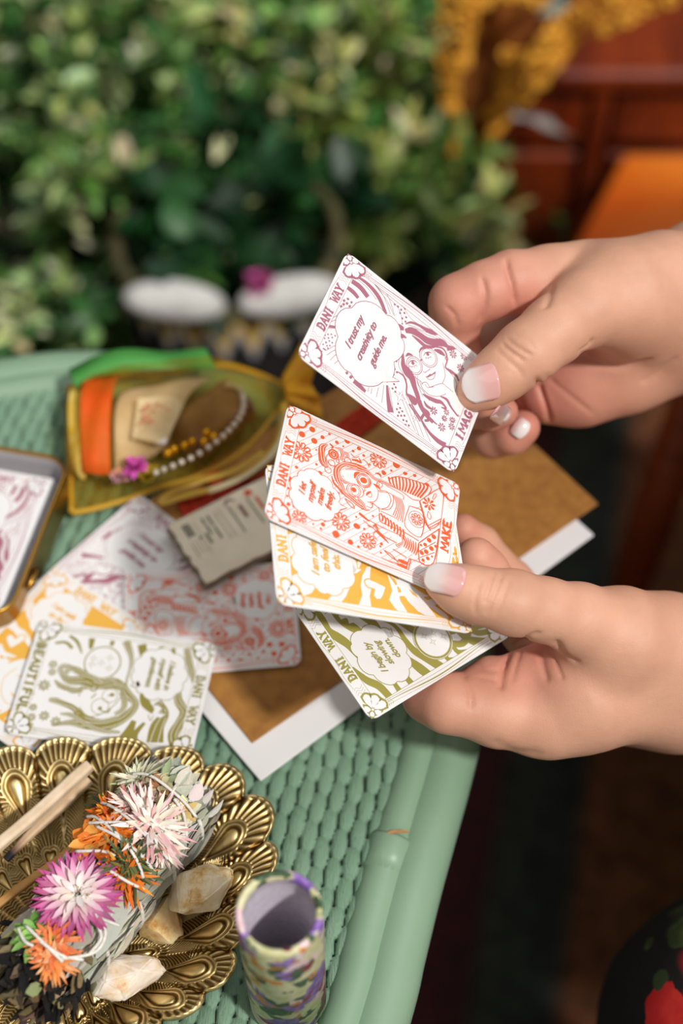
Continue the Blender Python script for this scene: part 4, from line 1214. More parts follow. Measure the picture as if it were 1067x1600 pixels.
table_card('affirmation_card', 'yellow', [(104, 880), (224, 966), (22, 1186), (-100, 1095)], EZ + 0.0042, 'golden printed card on the table, left of and under the olive one', (-0.01, 0.0))
table_card('affirmation_card', 'moss', [(343, 998), (288, 1192), (8, 1152), (68, 966)], EZ + 0.0066, 'olive printed card on the table touching the brass tray')

# small note with torn edges
m_note = mottled('cream_note', '#ebe0ca', '#e0d3ba', 90, 0.8)
m_gray = mat('note_grey', '#8d8173', 0.8)
m_inkg = mat('dark_green_ink', '#3a4a3a', 0.7); m_inkr = mat('dark_red_ink', '#6d2434', 0.7); m_inko = mat('rust_ink', '#c7431f', 0.7)
qn = [(262, 822), (320, 912), (462, 872), (412, 752)]
NZ = EZ + 0.008
a0, b0, d0 = at(262, 822, NZ), at(322, 912, NZ), at(430, 758, NZ)
ex = (b0 - a0); wN = ex.length; ex.normalize()
ey = Vector((-ex.y, ex.x, 0)); lN = 0.048
rn = random.Random(4)
def torn(n0, p, q_, amp):
    return [p.lerp(q_, k / n0) + (q_ - p).normalized().cross(up) * (amp * (math.sin(k * 1.9) * 0.6 + rn.uniform(-.5, .5))) for k in range(n0)]
A_, B_ = Vector((0, 0, 0)), Vector((wN, 0, 0)); C_ = Vector((wN, lN, 0)); D_ = Vector((0, lN, 0))
P = torn(16, A_, B_, 0.0007) + torn(14, B_, C_, 0.0005) + torn(4, C_, D_, 0.0002) + torn(4, D_, A_, 0.0002)
def note_obj(name, m, z, off, t, mats=None, extra=None):
    mb = MB(); n = len(P)
    V = [a0 + ex * (p.x + off[0]) + ey * (p.y + off[1]) for p in P]
    mb.add([(v.x, v.y, z) for v in V] + [(v.x, v.y, z + t) for v in V], [tuple(range(n - 1, -1, -1)), tuple(range(n, 2 * n))] + [(i, (i + 1) % n, n + (i + 1) % n, n + i) for i in range(n)])
    if extra: extra(mb)
    return mb.build(name, mats or m, smooth=False)
def note_print(mb):
    ar = Art(); ar.z = 0.0
    W_ = wN * 1000
    # reading direction runs along the torn short edge; lines step away from it
    # unreadable small print stays as ruled blocks of the right length
    for (x, y, L_, w_, mi) in ((4.0, 12.2, 3.2, .8, 1), (7.8, 12.2, 4.5, .8, 1), (4.0, 14.6, 5.0, .8, 1), (9.8, 14.6, 6.0, .8, 1), (10.5, 10.4, 5.5, .9, 1), (4.0, 19.6, 14.0, .5, 4), (4.0, 17.6, 14.0, .5, 4), (4.0, 8.6, 15, .35, 4), (14, 3.4, 6, .35, 4),
                          (4.5, 23.4, 13.5, .6, 1), (4.5, 31.4, 13.5, .6, 1), (6.0, 27.4, 6.5, 1.3, 2), (6, 34.6, 6.5, 1.3, 3)):
        ar.stroke([(x, y), (x + L_, y)], w_, mi, False, False)
    for k in range(5):
        ar.stroke([(3.6 + k * 1.25, 4.2), (3.9 + k * 1.25, 6.6)], 0.75, 1, False, False)
        ar.stroke([(3.4, 4.3), (9.6, 4.3)], 0.6, 1, False, False); ar.stroke([(3.4, 6.5), (9.6, 6.5)], 0.6, 1, False, False)
    ar.disc(11.5, 7.8, 0.6, 1)
    for k in range(6):
        for j in range(4):
            ar.disc(12.2 + k * 1.1, 3.6 + j * 1.3, 0.34, 4)
    ar.stroke([(4.0, 27.2, .1), (2.4, 26.2, .7), (1.9, 24.4, 1.1), (3.0, 22.9, .7), (4.6, 22.9, .1)], 0, 2)
    ar.disc(2.8, 33.0, 1.5, 3); 
    for k in range(10):
        a_ = k * 2 * PI / 10
        ar.stroke([(2.8 + 1.6 * math.cos(a_), 33 + 1.6 * math.sin(a_)), (2.8 + 2.3 * math.cos(a_), 33 + 2.3 * math.sin(a_))], .3, 3, False, False)
    V = [a0 + ex * (x / 1000) + ey * (-y / 1000) for x, y, z in ar.V]
    b = len(mb.V)
    mb.V.extend([(v.x, v.y, NZ + 0.0006 + 0.00002) for v in V]); mb.T.extend([(1, 1, 1)] * len(V))
    mb.F.extend([tuple(b + i for i in f) for f in ar.F]); mb.M.extend(ar.M)
m_pale = mat('pale_grey_ink', '#b3a68c', 0.8)
o = note_obj('paper_note', None, NZ, (0, 0), 0.0006, [m_note, m_inkg, m_inkr, m_inko, m_pale], note_print)
# a grey brown slab below keeps the printed leaf up off the cards
nt = thing('paper_note', 'cream note with torn edges and tiny print lying across the orange and mauve cards', 'note', tuple(a0 + ex * 0.01 + ey * 0.02 - up * 0.0055))
o.name = 'printed_leaf'; part(o, nt)
o2 = note_obj('grey_slab', m_gray, EZ + 0.0027, (-0.0008, -0.0006), 0.0050)
part(tag(o2, 'grey brown layer below the printed leaf'), nt)
# ------------------------------------------------------------------ person : smooth blended body surface
def smin(a, b, k):
    h = np.clip(0.5 + 0.5 * (b - a) / k, 0, 1)
    return b * (1 - h) + a * h - k * h * (1 - h)
class Field:
    def __init__(s, lo, hi, st):
        s.st = st
        s.lo = np.array(lo, float)
        s.n = np.maximum(((np.array(hi) - s.lo) / st).astype(int) + 2, 4)
        ax = [s.lo[i] + st * np.arange(s.n[i]) for i in range(3)]
        s.ax = ax
    def big(s):
        return np.full(tuple(s.n), 0.05, np.float32)
    def box(s, lo, hi):
        a = np.clip(((np.array(lo) - s.lo) / s.st).astype(int), 0, s.n - 1)
        b = np.clip(((np.array(hi) - s.lo) / s.st).astype(int) + 2, 1, s.n)
        return tuple(slice(i, max(j, i + 1)) for i, j in zip(a, b))
    def cone(s, F, a, b, ra, rb, k, flat=None):
        # round cone blended into F; flat = (axis vector, factor) squashes it along that axis
        a = np.array(a, float); b = np.array(b, float)
        m = max(ra, rb) + max(k, 0.002) + 0.004
        if flat: m *= 1.4
        sl = s.box(np.minimum(a, b) - m, np.maximum(a, b) + m)
        X = s.ax[0][sl[0]][:, None, None] - a[0]
        Y = s.ax[1][sl[1]][None, :, None] - a[1]
        Z = s.ax[2][sl[2]][None, None, :] - a[2]
        ab = b - a
        L2 = ab @ ab + 1e-12
        t = np.clip((X * ab[0] + Y * ab[1] + Z * ab[2]) / L2, 0, 1)
        dx, dy, dz = X - t * ab[0], Y - t * ab[1], Z - t * ab[2]
        if flat:
            f, q = np.array(flat[0], float), flat[1]
            f = f / np.linalg.norm(f)
            dd = dx * f[0] + dy * f[1] + dz * f[2]
            d2 = dx * dx + dy * dy + dz * dz + dd * dd * (q * q - 1)
        else:
            d2 = dx * dx + dy * dy + dz * dz
        d = np.sqrt(d2) - (ra + (rb - ra) * t)
        F[sl] = smin(F[sl], d.astype(np.float32), k)
    def mesh(s, F):
        sg = F < 0
        n = s.n
        c = sg[:-1, :-1, :-1]
        mixed = np.zeros(tuple(n - 1), bool)
        allv = np.zeros(tuple(n - 1), np.int8)
        for i in (0, 1):
            for j in (0, 1):
                for k in (0, 1):
                    allv += sg[i:n[0] - 1 + i, j:n[1] - 1 + j, k:n[2] - 1 + k]
        mixed = (allv > 0) & (allv < 8)
        ids = -np.ones(mixed.shape, np.int64)
        cells = np.argwhere(mixed)
        ids[mixed] = np.arange(len(cells))
        acc = np.zeros((len(cells), 3)); cnt = np.zeros(len(cells))
        cs = np.array([(i, j, k) for i in (0, 1) for j in (0, 1) for k in (0, 1)])
        for p in range(8):
            for q in range(p + 1, 8):
                if np.abs(cs[p] - cs[q]).sum() != 1: continue
                A = cells + cs[p]; B = cells + cs[q]
                fa = F[A[:, 0], A[:, 1], A[:, 2]].astype(float); fb = F[B[:, 0], B[:, 1], B[:, 2]].astype(float)
                m = (fa < 0) != (fb < 0)
                t = np.where(m, fa / np.where(fa == fb, 1, fa - fb), 0)
                P = cs[p] + (cs[q] - cs[p]) * t[:, None]
                acc[m] += P[m]; cnt[m] += 1
        V = s.lo + s.st * (cells + acc / cnt[:, None])
        Q = []
        for ax in range(3):
            o = [1, 1, 1]; o[ax] = 0
            sl0 = [slice(o[i], n[i] - 1) for i in range(3)]
            sl1 = list(sl0)
            sl0[ax] = slice(0, n[ax] - 1); sl1[ax] = slice(1, n[ax])
            a, b = sg[tuple(sl0)], sg[tuple(sl1)]
            E = np.argwhere(a != b)
            inv = a[a != b]
            u, v = (ax + 1) % 3, (ax + 2) % 3
            base = E + np.array([0 if i == ax else 1 for i in range(3)])
            def at_(du, dv):
                c_ = base.copy(); c_[:, u] -= du; c_[:, v] -= dv
                return ids[c_[:, 0], c_[:, 1], c_[:, 2]]
            q = np.stack([at_(1, 1), at_(0, 1), at_(0, 0), at_(1, 0)], 1)
            ok = (q >= 0).all(1)
            q = q[ok]; iv = inv[ok]
            q[~iv] = q[~iv][:, ::-1]
            Q.append(q)
        return V, np.concatenate(Q)
def pt(x, y, d):
    return tuple(atd(x, y, d))
def rpx(r, d):
    return r * d / FPX
# every joint : pixel x, y, distance along the optical axis, radius in pixels at that distance
def chain(F, fld, J, k=0.0025, flat=None):
    for (a, b) in zip(J[:-1], J[1:]):
        fld.cone(F, pt(*a[:3]), pt(*b[:3]), rpx(a[3], a[2]), rpx(b[3], b[2]), k, flat)
def build_hand(fingers, palm, lo, hi, st, kpalm=0.008, kf=0.005, extra=None):
    fld = Field(lo, hi, st)
    body = fld.big()
    for J, k in palm:
        chain(body, fld, J, k)
    out = body.copy()
    for J, k, kk in fingers:
        f = fld.big()
        chain(f, fld, J, k)
        out = np.minimum(out, smin(body, f, kk))
    return fld, out
def smooth_mesh(V, Q, it=2, lam=0.5):
    n = len(V)
    for _ in range(it):
        S_ = np.zeros_like(V); C_ = np.zeros(n)
        for i in range(4):
            a = Q[:, i]; b = Q[:, (i + 1) % 4]
            for ax in range(3):
                S_[:, ax] += np.bincount(a, V[b, ax], n) + np.bincount(b, V[a, ax], n)
            C_ += np.bincount(a, minlength=n) + np.bincount(b, minlength=n)
        V = V + lam * (S_ / np.maximum(C_, 1)[:, None] - V)
    return V
def vnormals(V, Q):
    a, b, c, d = (V[Q[:, i]] for i in range(4))
    fn = np.cross(c - a, d - b)
    N_ = np.zeros_like(V)
    for i in range(4):
        for ax in range(3):
            N_[:, ax] += np.bincount(Q[:, i], fn[:, ax], len(V))
    return N_ / (np.linalg.norm(N_, axis=1)[:, None] + 1e-12)
def creases(V, Q, lines):
    lines = [(P, d_ * (1.9 if w_ < 0.8 else 1.6), w_ * 0.85) for P, d_, w_ in lines]
    # lines : (points in photo px, depth mm, width mm); each point is dropped on the skin first
    bvh = BVHTree.FromPolygons([tuple(v) for v in V], [tuple(int(i) for i in q) for q in Q])
    N_ = vnormals(V, Q)
    D = np.zeros(len(V))
    for P, dep, wid in lines:
        P2 = catmull([Vector((x, y, 0)) for x, y in P], 6)
        H = []
        for p in P2:
            r = ray(p.x, p.y)
            h = bvh.ray_cast(CL, r.normalized())
            if h[0] is not None: H.append(np.array(h[0]))
        if len(H) < 2: continue
        H = np.array(H)
        lo, hi = H.min(0) - 0.006, H.max(0) + 0.006
        m = np.where(((V > lo) & (V < hi)).all(1))[0]
        if not len(m): continue
        X = V[m]
        best = np.full(len(m), 1.0); tt = np.zeros(len(m))
        for i in range(len(H) - 1):
            a, b = H[i], H[i + 1]
            ab = b - a
            t = np.clip(((X - a) @ ab) / (ab @ ab + 1e-15), 0, 1)
            d = np.linalg.norm(X - a - t[:, None] * ab, axis=1)
            u = d < best
            best[u] = d[u]; tt[u] = (i + t[u]) / (len(H) - 1)
        fade = np.clip(np.minimum(tt, 1 - tt) * 5 + 0.15, 0, 1)
        w = wid / 1000
        D[m] = np.maximum(D[m], dep / 1000 * fade * np.exp(-(best / w) ** 2)) if dep > 0 else np.minimum(D[m], dep / 1000 * fade * np.exp(-(best / w) ** 2))
    return V - N_ * D[:, None]

# ---- lower hand (left hand): thumb on top of the fan, fingers below it
thumbL = [(691, 909, .4262, 29), (718, 921, .4265, 38), (748, 930, .4280, 43), (800, 941, .4305, 50), (852, 953, .4350, 49), (905, 968, .4420, 56), (960, 992, .4500, 72)]
indexL = [(858, 1118, .4600, 62), (780, 1112, .4560, 55), (700, 1098, .4530, 46), (672, 1086, .4580, 42), (668, 1030, .4710, 36), (690, 965, .4800, 33), (705, 935, .4800, 30)]
middleL = [(900, 1090, .485, 56), (850, 1020, .484, 42), (822, 985, .482, 38), (790, 940, .476, 36), (758, 893, .4680, 35), (744, 872, .4650, 33)]
ringL = [(905, 1085, .505, 52), (850, 980, .510, 38), (800, 910, .506, 33), (750, 850, .496, 28), (723, 827, .490, 25)]
pinkyL = [(930, 1080, .525, 48), (880, 1000, .530, 34), (840, 950, .527, 28), (805, 930, .520, 26)]
palmL = [
 ([(1130, 1050, .485, 118), (1060, 1052, .478, 116), (990, 1045, .470, 104)], .008),
 ([(990, 1050, .470, 100), (900, 1085, .462, 88), (845, 1112, .461, 70)], .008),
 ([(1010, 1060, .490, 105), (905, 1085, .485, 76)], .008),
 ([(1010, 1060, .505, 92), (915, 1085, .505, 68)], .008),
 ([(1020, 1060, .520, 80), (935, 1080, .524, 58)], .008),
 ([(1040, 1010, .462, 84), (975, 1000, .454, 78)], .008),
 ([(950, 1030, .462, 60), (880, 1060, .462, 58)], .008),
 ([(835, 1054, .4590, 46), (808, 1064, .4590, 46)], .0025),
 ([(768, 1064, .4585, 40), (755, 1070, .4590, 38)], .0015),
]
armL = [(1130, 1050, .485, 118), (1260, 1060, .492, 122), (1500, 1090, .505, 150)]
# ---- upper hand (right hand): thumb in front of the mauve card, fingers curled behind
thumbR = [(738, 616, .4560, 26), (757, 603, .4550, 37), (785, 582, .4545, 44), (822, 552, .4545, 50), (868, 515, .4580, 52), (915, 482, .4640, 60), (965, 462, .4720, 76)]
indexR = [(905, 445, .4830, 60), (850, 440, .4780, 52), (800, 440, .4740, 47), (758, 455, .4715, 45), (716, 474, .4720, 44), (708, 520, .4800, 38), (722, 570, .4830, 34), (740, 600, .4810, 31)]
middleR = [(920, 470, .5040, 58), (840, 500, .5060, 46), (760, 545, .5060, 40), (722, 590, .5040, 37), (738, 635, .4960, 33), (768, 645, .4870, 27), (786, 643, .4850, 24)]
ringR = [(930, 510, .5200, 54), (850, 560, .5260, 44), (775, 620, .5240, 37), (742, 665, .5160, 34), (770, 682, .5060, 32), (800, 678, .4990, 30), (817, 668, .4970, 27)]
pinkyR = [(950, 550, .5340, 46), (880, 600, .5400, 36), (815, 640, .5360, 30), (772, 684, .5280, 27), (805, 685, .5180, 24)]
palmR = [
 ([(1125, 455, .502, 116), (1060, 480, .496, 106), (985, 478, .490, 92)], .008),
 ([(1000, 470, .486, 88), (925, 452, .484, 68), (870, 442, .480, 56)], .008),
 ([(1020, 490, .500, 96), (925, 475, .504, 66)], .008),
 ([(1030, 510, .512, 92), (935, 510, .520, 60)], .008),
 ([(1040, 520, .520, 86), (950, 545, .532, 56)], .008),
 ([(1040, 450, .482, 84), (980, 468, .475, 78)], .008),
 ([(1070, 520, .505, 88), (975, 568, .506, 74), (905, 598, .508, 66)], .007),
 ([(905, 600, .508, 62), (856, 612, .509, 50)], .006),
 ([(960, 520, .500, 60), (900, 560, .505, 56)], .007),
]
armR = [(1125, 452, .502, 116), (1260, 400, .512, 126), (1500, 320, .535, 150)]
creaseL = [
 ([(752, 905), (745, 925), (742, 945), (744, 962)], .30, .55), ([(772, 893), (764, 920), (757, 945)], .42, .5), ([(784, 895), (778, 915), (768, 940), (760, 962)], .38, .5), ([(796, 905), (785, 935), (772, 965)], .25, .6),
 ([(722, 1046), (728, 1062), (736, 1088), (735, 1110)], .55, 1.0), ([(795, 1020), (785, 1050), (782, 1078)], .9, 1.1), ([(800, 1010), (822, 996), (845, 988)], .6, 1.0),
 ([(745, 1040), (765, 1048), (790, 1046)], .3, .6), ([(748, 1058), (768, 1062), (785, 1068)], .3, .6), ([(845, 1010), (848, 1040), (856, 1066)], .5, 1.2), ([(868, 1000), (880, 1020), (905, 1036)], .7, 1.4), ([(862, 1015), (872, 1045), (880, 1062)], .4, .9),
 ([(815, 1012), (806, 1040), (800, 1066)], .35, .8), ([(766, 1155), (800, 1172), (850, 1178)], .3, 3.0),
]
creaseR = [
 ([(775, 545), (790, 560), (812, 580), (815, 592)], .25, .6), ([(783, 536), (800, 550), (820, 565)], .42, .5), ([(790, 528), (812, 545), (832, 556)], .38, .5), ([(800, 522), (825, 532), (836, 548)], .2, .5),
 ([(789, 404), (794, 425), (801, 450), (806, 480)], .9, 1.0), ([(752, 432), (758, 455), (757, 480), (748, 505)], .75, 1.0), ([(695, 478), (710, 492), (714, 510)], .35, .8),
 ([(838, 590), (846, 615), (856, 645), (860, 668)], .9, 1.2), ([(905, 548), (935, 566), (980, 572), (1020, 560)], .8, 2.2), ([(862, 440), (856, 470), (848, 482)], .5, 1.6),
 ([(925, 530), (920, 540), (902, 552)], .6, 1.2), ([(850, 585), (880, 610), (930, 650)], .3, 1.2), ([(1000, 600), (1030, 580), (1060, 556)], .3, 1.4),
]
m_skin = mat('skin', '#d9a284', 0.54)
bsdf(m_skin).inputs['Subsurface Weight'].default_value = 0.12
bsdf(m_skin).inputs['Subsurface Radius'].default_value = (0.006, 0.0022, 0.0012)
bsdf(m_skin).inputs['Subsurface Scale'].default_value = 0.6
v = coords(m_skin)
att = nd(m_skin, 'ShaderNodeAttribute', attribute_name='tint')
n1 = noisy(m_skin, v, 55, 4)
r1 = ramp(m_skin, n1, [(0.3, (0.90, 0.86, 0.84)), (0.7, (1.06, 1.04, 1.03))])
mx = nd(m_skin, 'ShaderNodeMix', data_type='RGBA', blend_type='MULTIPLY'); mx.inputs[0].default_value = 1
lk(m_skin, att.outputs['Color'], mx.inputs[6]); lk(m_skin, r1.outputs[0], mx.inputs[7])
lk(m_skin, mx.outputs[2], bsdf(m_skin).inputs['Base Color'])
vo = nd(m_skin, 'ShaderNodeTexVoronoi', feature='DISTANCE_TO_EDGE'); vo.inputs['Scale'].default_value = 1500
lk(m_skin, v, vo.inputs['Vector'])
wv = nd(m_skin, 'ShaderNodeTexNoise'); wv.inputs['Scale'].default_value = 420; wv.inputs['Detail'].default_value = 4
lk(m_skin, v, wv.inputs['Vector'])
ad = nd(m_skin, 'ShaderNodeMath', operation='MULTIPLY_ADD', i_1=0.6); lk(m_skin, vo.outputs['Distance'], ad.inputs[0]); lk(m_skin, wv.outputs['Fac'], ad.inputs[2])
bump(m_skin, ad.outputs[0], 0.22, 0.0005)
person = thing('person', 'person in a black dress with red flowers holding printed cards in both hands', 'person', (0.5, 0.3, 0.0))
SK_BASE = np.array(srgb('#d8a58b')[:3]); SK_PINK = np.array(srgb('#d08375')[:3]); SK_LITE = np.array(srgb('#e6b99b')[:3])
HV, HQ, HT = [], [], []
nb = 0
pinkL = [(744, 875, .468, 40), (720, 828, .49, 30), (668, 1080, .458, 60), (765, 1070, .460, 55), (840, 1050, .46, 60), (870, 1015, .455, 30)]
pinkR = [(716, 474, .472, 60), (790, 455, .474, 60), (786, 643, .485, 40), (817, 668, .497, 45), (740, 665, .516, 50), (850, 600, .505, 60), (920, 590, .506, 70), (850, 500, .49, 60)]
fL = [(thumbL, .003, .007), (indexL, .003, .004), (middleL, .003, .004), (ringL, .003, .004), (pinkyL, .003, .004)]
fR = [(thumbR, .003, .007), (indexR, .003, .004), (middleR, .003, .004), (ringR, .003, .004), (pinkyR, .003, .004)]
for fingers, palm, arm, cr, pk in ((fL, palmL, armL, creaseL, pinkL), (fR, palmR, armR, creaseR, pinkR)):
    pts = [pt(*j[:3]) for f in fingers for j in f[0]] + [pt(*j[:3]) for p_, k_ in palm for j in p_]
    rs_ = 0.026
    lo = np.min(pts, 0) - 0.013; hi = np.max(pts, 0) + 0.013
    lo = np.minimum(lo, np.min([np.array(pt(*j[:3])) - rpx(j[3], j[2]) - .003 for p_, k_ in palm for j in p_], 0))
    hi = np.maximum(hi, np.max([np.array(pt(*j[:3])) + rpx(j[3], j[2]) + .003 for p_, k_ in palm for j in p_], 0))
    hi[0] = pt(1300, arm[0][1], arm[0][2])[0]
    hi[1] = max(hi[1], pt(1300, arm[1][1] - arm[1][3] - 20, arm[1][2])[1]); hi[2] = max(hi[2], pt(1300, arm[1][1] - arm[1][3] - 20, arm[1][2])[2])
    # forearm joins inside the grid so the skin runs on
    fld, F = build_hand(fingers, palm + [(arm, .006)], lo, hi, 0.00078)
    V, Q = fld.mesh(F)
    V = smooth_mesh(V, Q, 3, 0.5)
    V = creases(V, Q, cr)
    V = smooth_mesh(V, Q, 1, 0.25)
    T = np.repeat(SK_BASE[None], len(V), 0)
    for (x, y, d, r) in pk:
        c = np.array(pt(x, y, d)); R_ = rpx(r, d)
        w = np.exp(-((np.linalg.norm(V - c, axis=1) / R_) ** 2) * 0.9)[:, None]
        T = T * (1 - 0.9 * w) + SK_PINK * 0.9 * w
    HV.append(V); HQ.append(Q + nb); HT.append(T); nb += len(V)
# rest of the body, coarser, joined on beyond the frame
def W_(x, y, z): return np.array([x, y, z], float)
wl, wr = np.array(pt(*armL[0][:3])), np.array(pt(*armR[0][:3]))
el_l, el_r = np.array(pt(*armL[2][:3])), np.array(pt(*armR[2][:3]))
fld = Field((0.105, -0.20, 0.30), (0.86, 0.68, 1.42), 0.0065)
F = fld.big()
shl, shr = W_(0.66, 0.020, 1.02), W_(0.66, 0.400, 1.02)
def cb(a, b, ra, rb, k=0.02, flat=None): fld.cone(F, a, b, ra, rb, k, flat)
hip = W_(0.66, 0.210, 0.56)
cb(hip, W_(0.67, 0.210, 0.75), 0.13, 0.115, 0.04); cb(W_(0.67, 0.210, 0.75), W_(0.68, 0.210, 0.95), 0.115, 0.13, 0.04)
cb(W_(0.68, 0.070, 1.0), W_(0.68, 0.350, 1.0), 0.07, 0.07, 0.04); cb(W_(0.68, 0.210, 1.02), W_(0.67, 0.210, 1.13), 0.055, 0.052, 0.03)
cb(W_(0.66, 0.210, 1.19), W_(0.67, 0.210, 1.27), 0.072, 0.085, 0.03)
cb(shl, el_l + W_(0.06, 0, -0.02), 0.05, 0.042, 0.03); cb(shr, el_r + W_(0.06, 0.0, -0.02), 0.05, 0.042, 0.03)
cb(el_l + W_(0.06, 0, -0.02), wl + (el_l - wl) * 0.36, 0.040, 0.0268, 0.01); cb(el_r + W_(0.06, 0, -0.02), np.array(pt(*armR[1][:3])), 0.040, 0.0288, 0.01)
V, Q = fld.mesh(F)
HV.append(V); HQ.append(Q + nb); HT.append(np.repeat(SK_BASE[None], len(V), 0)); nb += len(V)
V = np.concatenate(HV); Q = np.concatenate(HQ); T = np.concatenate(HT)
body = mesh_obj('body', V, Q, m_skin, tint=T)
part(body, person)
HANDBVH = BVHTree.FromPolygons([tuple(v) for v in V], [tuple(int(i) for i in q) for q in Q])
# ---- finger nails : curved plates bedded on the finger backs
m_nail = vcol_mat('nail_gel', 0.12, 0.0)
bsdf(m_nail).inputs['Coat Weight'].default_value = 0.6
bsdf(m_nail).inputs['Coat Roughness'].default_value = 0.05
N_PINK = np.array(srgb('#e3aaa6')[:3]); N_WHITE = np.array(srgb('#f3eeec')[:3])
def nail(base, tip, width, lift=0.0006, side_hint=None, arch=0.32, split=0.5, over=0.0, taper=0.9):
    # base and tip : photo px of the cuticle and of the free edge; both are dropped on the skin
    hb = HANDBVH.ray_cast(CL, ray(*base).normalized()); ht = HANDBVH.ray_cast(CL, ray(*tip).normalized())
    B, Tn = hb[0], ht[0]
    if B is None or Tn is None: return None
    ax_ = (Tn - B)
    L_ = ax_.length * (1 + over); ax_.normalize()
    nn = (hb[1] + ht[1])
    if side_hint is not None: nn = Vector(side_hint)
    nn = (nn - ax_ * nn.dot(ax_)).normalized()
    sd = ax_.cross(nn).normalized()
    w = width / 1000
    nu, nv = 14, 16
    Vn = []; Tn_ = []
    for j in range(nv + 1):
        t = j / nv
        prof = min(1.0, (t * 5 + 0.25) ** 0.5) if t < 0.2 else 1.0
        if t < 0.22: prof = math.sqrt(max(0.0, 1 - ((0.22 - t) / 0.2203) ** 2))
        if t > 0.60: prof = max(0.05, math.sqrt(max(0.0, 1 - ((t - 0.60) / 0.405) ** 2)))
        prof = min(prof, 1 - (1 - taper) * t)
        for i in range(nu + 1):
            s_ = (i / nu * 2 - 1)
            off = s_ * w / 2 * prof
            drop = arch * (off * off) / (w / 2)
            p = B + ax_ * (t * L_) + sd * off + nn * (lift + 0.0010 * math.sin(PI * t) - drop)
            Vn.append(p)
            mixv = 1 / (1 + math.exp(-(t - split - 0.04 * s_ * s_) * 11))
            Tn_.append(tuple(N_PINK * (1 - mixv) + N_WHITE * mixv))
    Fn = [(j * (nu + 1) + i, j * (nu + 1) + i + 1, (j + 1) * (nu + 1) + i + 1, (j + 1) * (nu + 1) + i) for j in range(nv) for i in range(nu)]
    o = mesh_obj('fingernail', Vn, Fn, m_nail, tint=np.array(Tn_))
    solid(o, 0.0006, 0)
    o['label'] = 'glossy pink fingernail with a white tip'
    part(o, person)
    return o
nail((727, 911), (668, 899), 9.6, 0.0007, over=0.06)
nail((781, 592), (724, 607), 11.8, 0.0007)
nail((770, 636), (790, 653), 7.0, 0.0012, split=0.3, side_hint=-ray(780, 645))
nail((803, 662), (823, 677), 7.0, 0.0011, split=0.3, side_hint=-ray(813, 670))
# ------------------------------------------------------------------ brass peacock tray
RIMZ = 0.0165
tips_px = [(434, 1345), (427, 1261), (366, 1200), (297, 1172), (194, 1155), (95, 1155), (8, 1170), (-75, 1205)]
TC = at(95, 1480, TABLE_Z + 0.004)
tips = [at(x, y, TABLE_Z + RIMZ) for x, y in tips_px]
edge_px = [(400, 1420), (385, 1470), (350, 1540), (300, 1582), (255, 1603), (190, 1640)]
lowe = [at(x, y, TABLE_Z + RIMZ) for x, y in edge_px]
def pol(p): return (math.atan2(p.y - TC.y, p.x - TC.x), math.hypot(p.x - TC.x, p.y - TC.y))
known = sorted([pol(p) for p in tips] + [pol(p) for p in lowe])
th_t = [pol(p)[0] for p in tips]                 # increasing angle
ang = [a for a, r in known]; rad = [r for a, r in known]
# close the ring on the unseen side with a smooth run of radii
a_end, a_start = ang[-1], ang[0] + 2 * PI
ext = []
for k in range(1, 10):
    t = k / 10
    rr_ = rad[-1] * (1 - t) + rad[0] * t
    ext.append((a_end + (a_start - a_end) * t, rr_ + 0.012 * math.sin(PI * t)))
KA = np.array(ang + [a for a, r in ext] + [a_start]); KR = np.array(rad + [r for a, r in ext] + [rad[0]])
KA3 = np.concatenate([KA[:-1] - 2 * PI, KA[:-1], KA + 2 * PI]); KR3 = np.concatenate([KR[:-1], KR[:-1], KR])
dth = (th_t[-1] - th_t[0]) / (len(th_t) - 1)
nrest = round((2 * PI - (th_t[-1] - th_t[0])) / dth)
PA = list(th_t) + [th_t[-1] + (2 * PI - (th_t[-1] - th_t[0])) * k / nrest for k in range(1, nrest + 1)]
PH = list(range(len(PA)))
NT, NR = 1300, 300
TH = np.linspace(PA[0], PA[0] + 2 * PI, NT, endpoint=False)
phase = np.interp(TH, PA, PH)
R0 = np.interp(TH, KA3, KR3)
ker = np.hanning(61); ker /= ker.sum()
R0 = np.convolve(np.concatenate([R0[-30:], R0, R0[:30]]), ker, 'valid')
f = phase - np.round(phase)
RR_ = R0 * (1.0 - 0.062 * np.abs(2 * f) ** 2.4 + 0.008)
rho = np.linspace(0.0, 1.0, NR) ** 0.9
RHO, FF = np.meshgrid(rho, f, indexing='ij')
_, PHS = np.meshgrid(rho, phase, indexing='ij')
_, RRm = np.meshgrid(rho, RR_ * 1000, indexing='ij')
dphi = np.gradient(np.unwrap(TH)) / np.maximum(np.gradient(phase), 1e-4)
dphi[0] = dphi[1]; dphi[-1] = dphi[-2]
_, DP = np.meshgrid(rho, np.abs(dphi), indexing='ij')
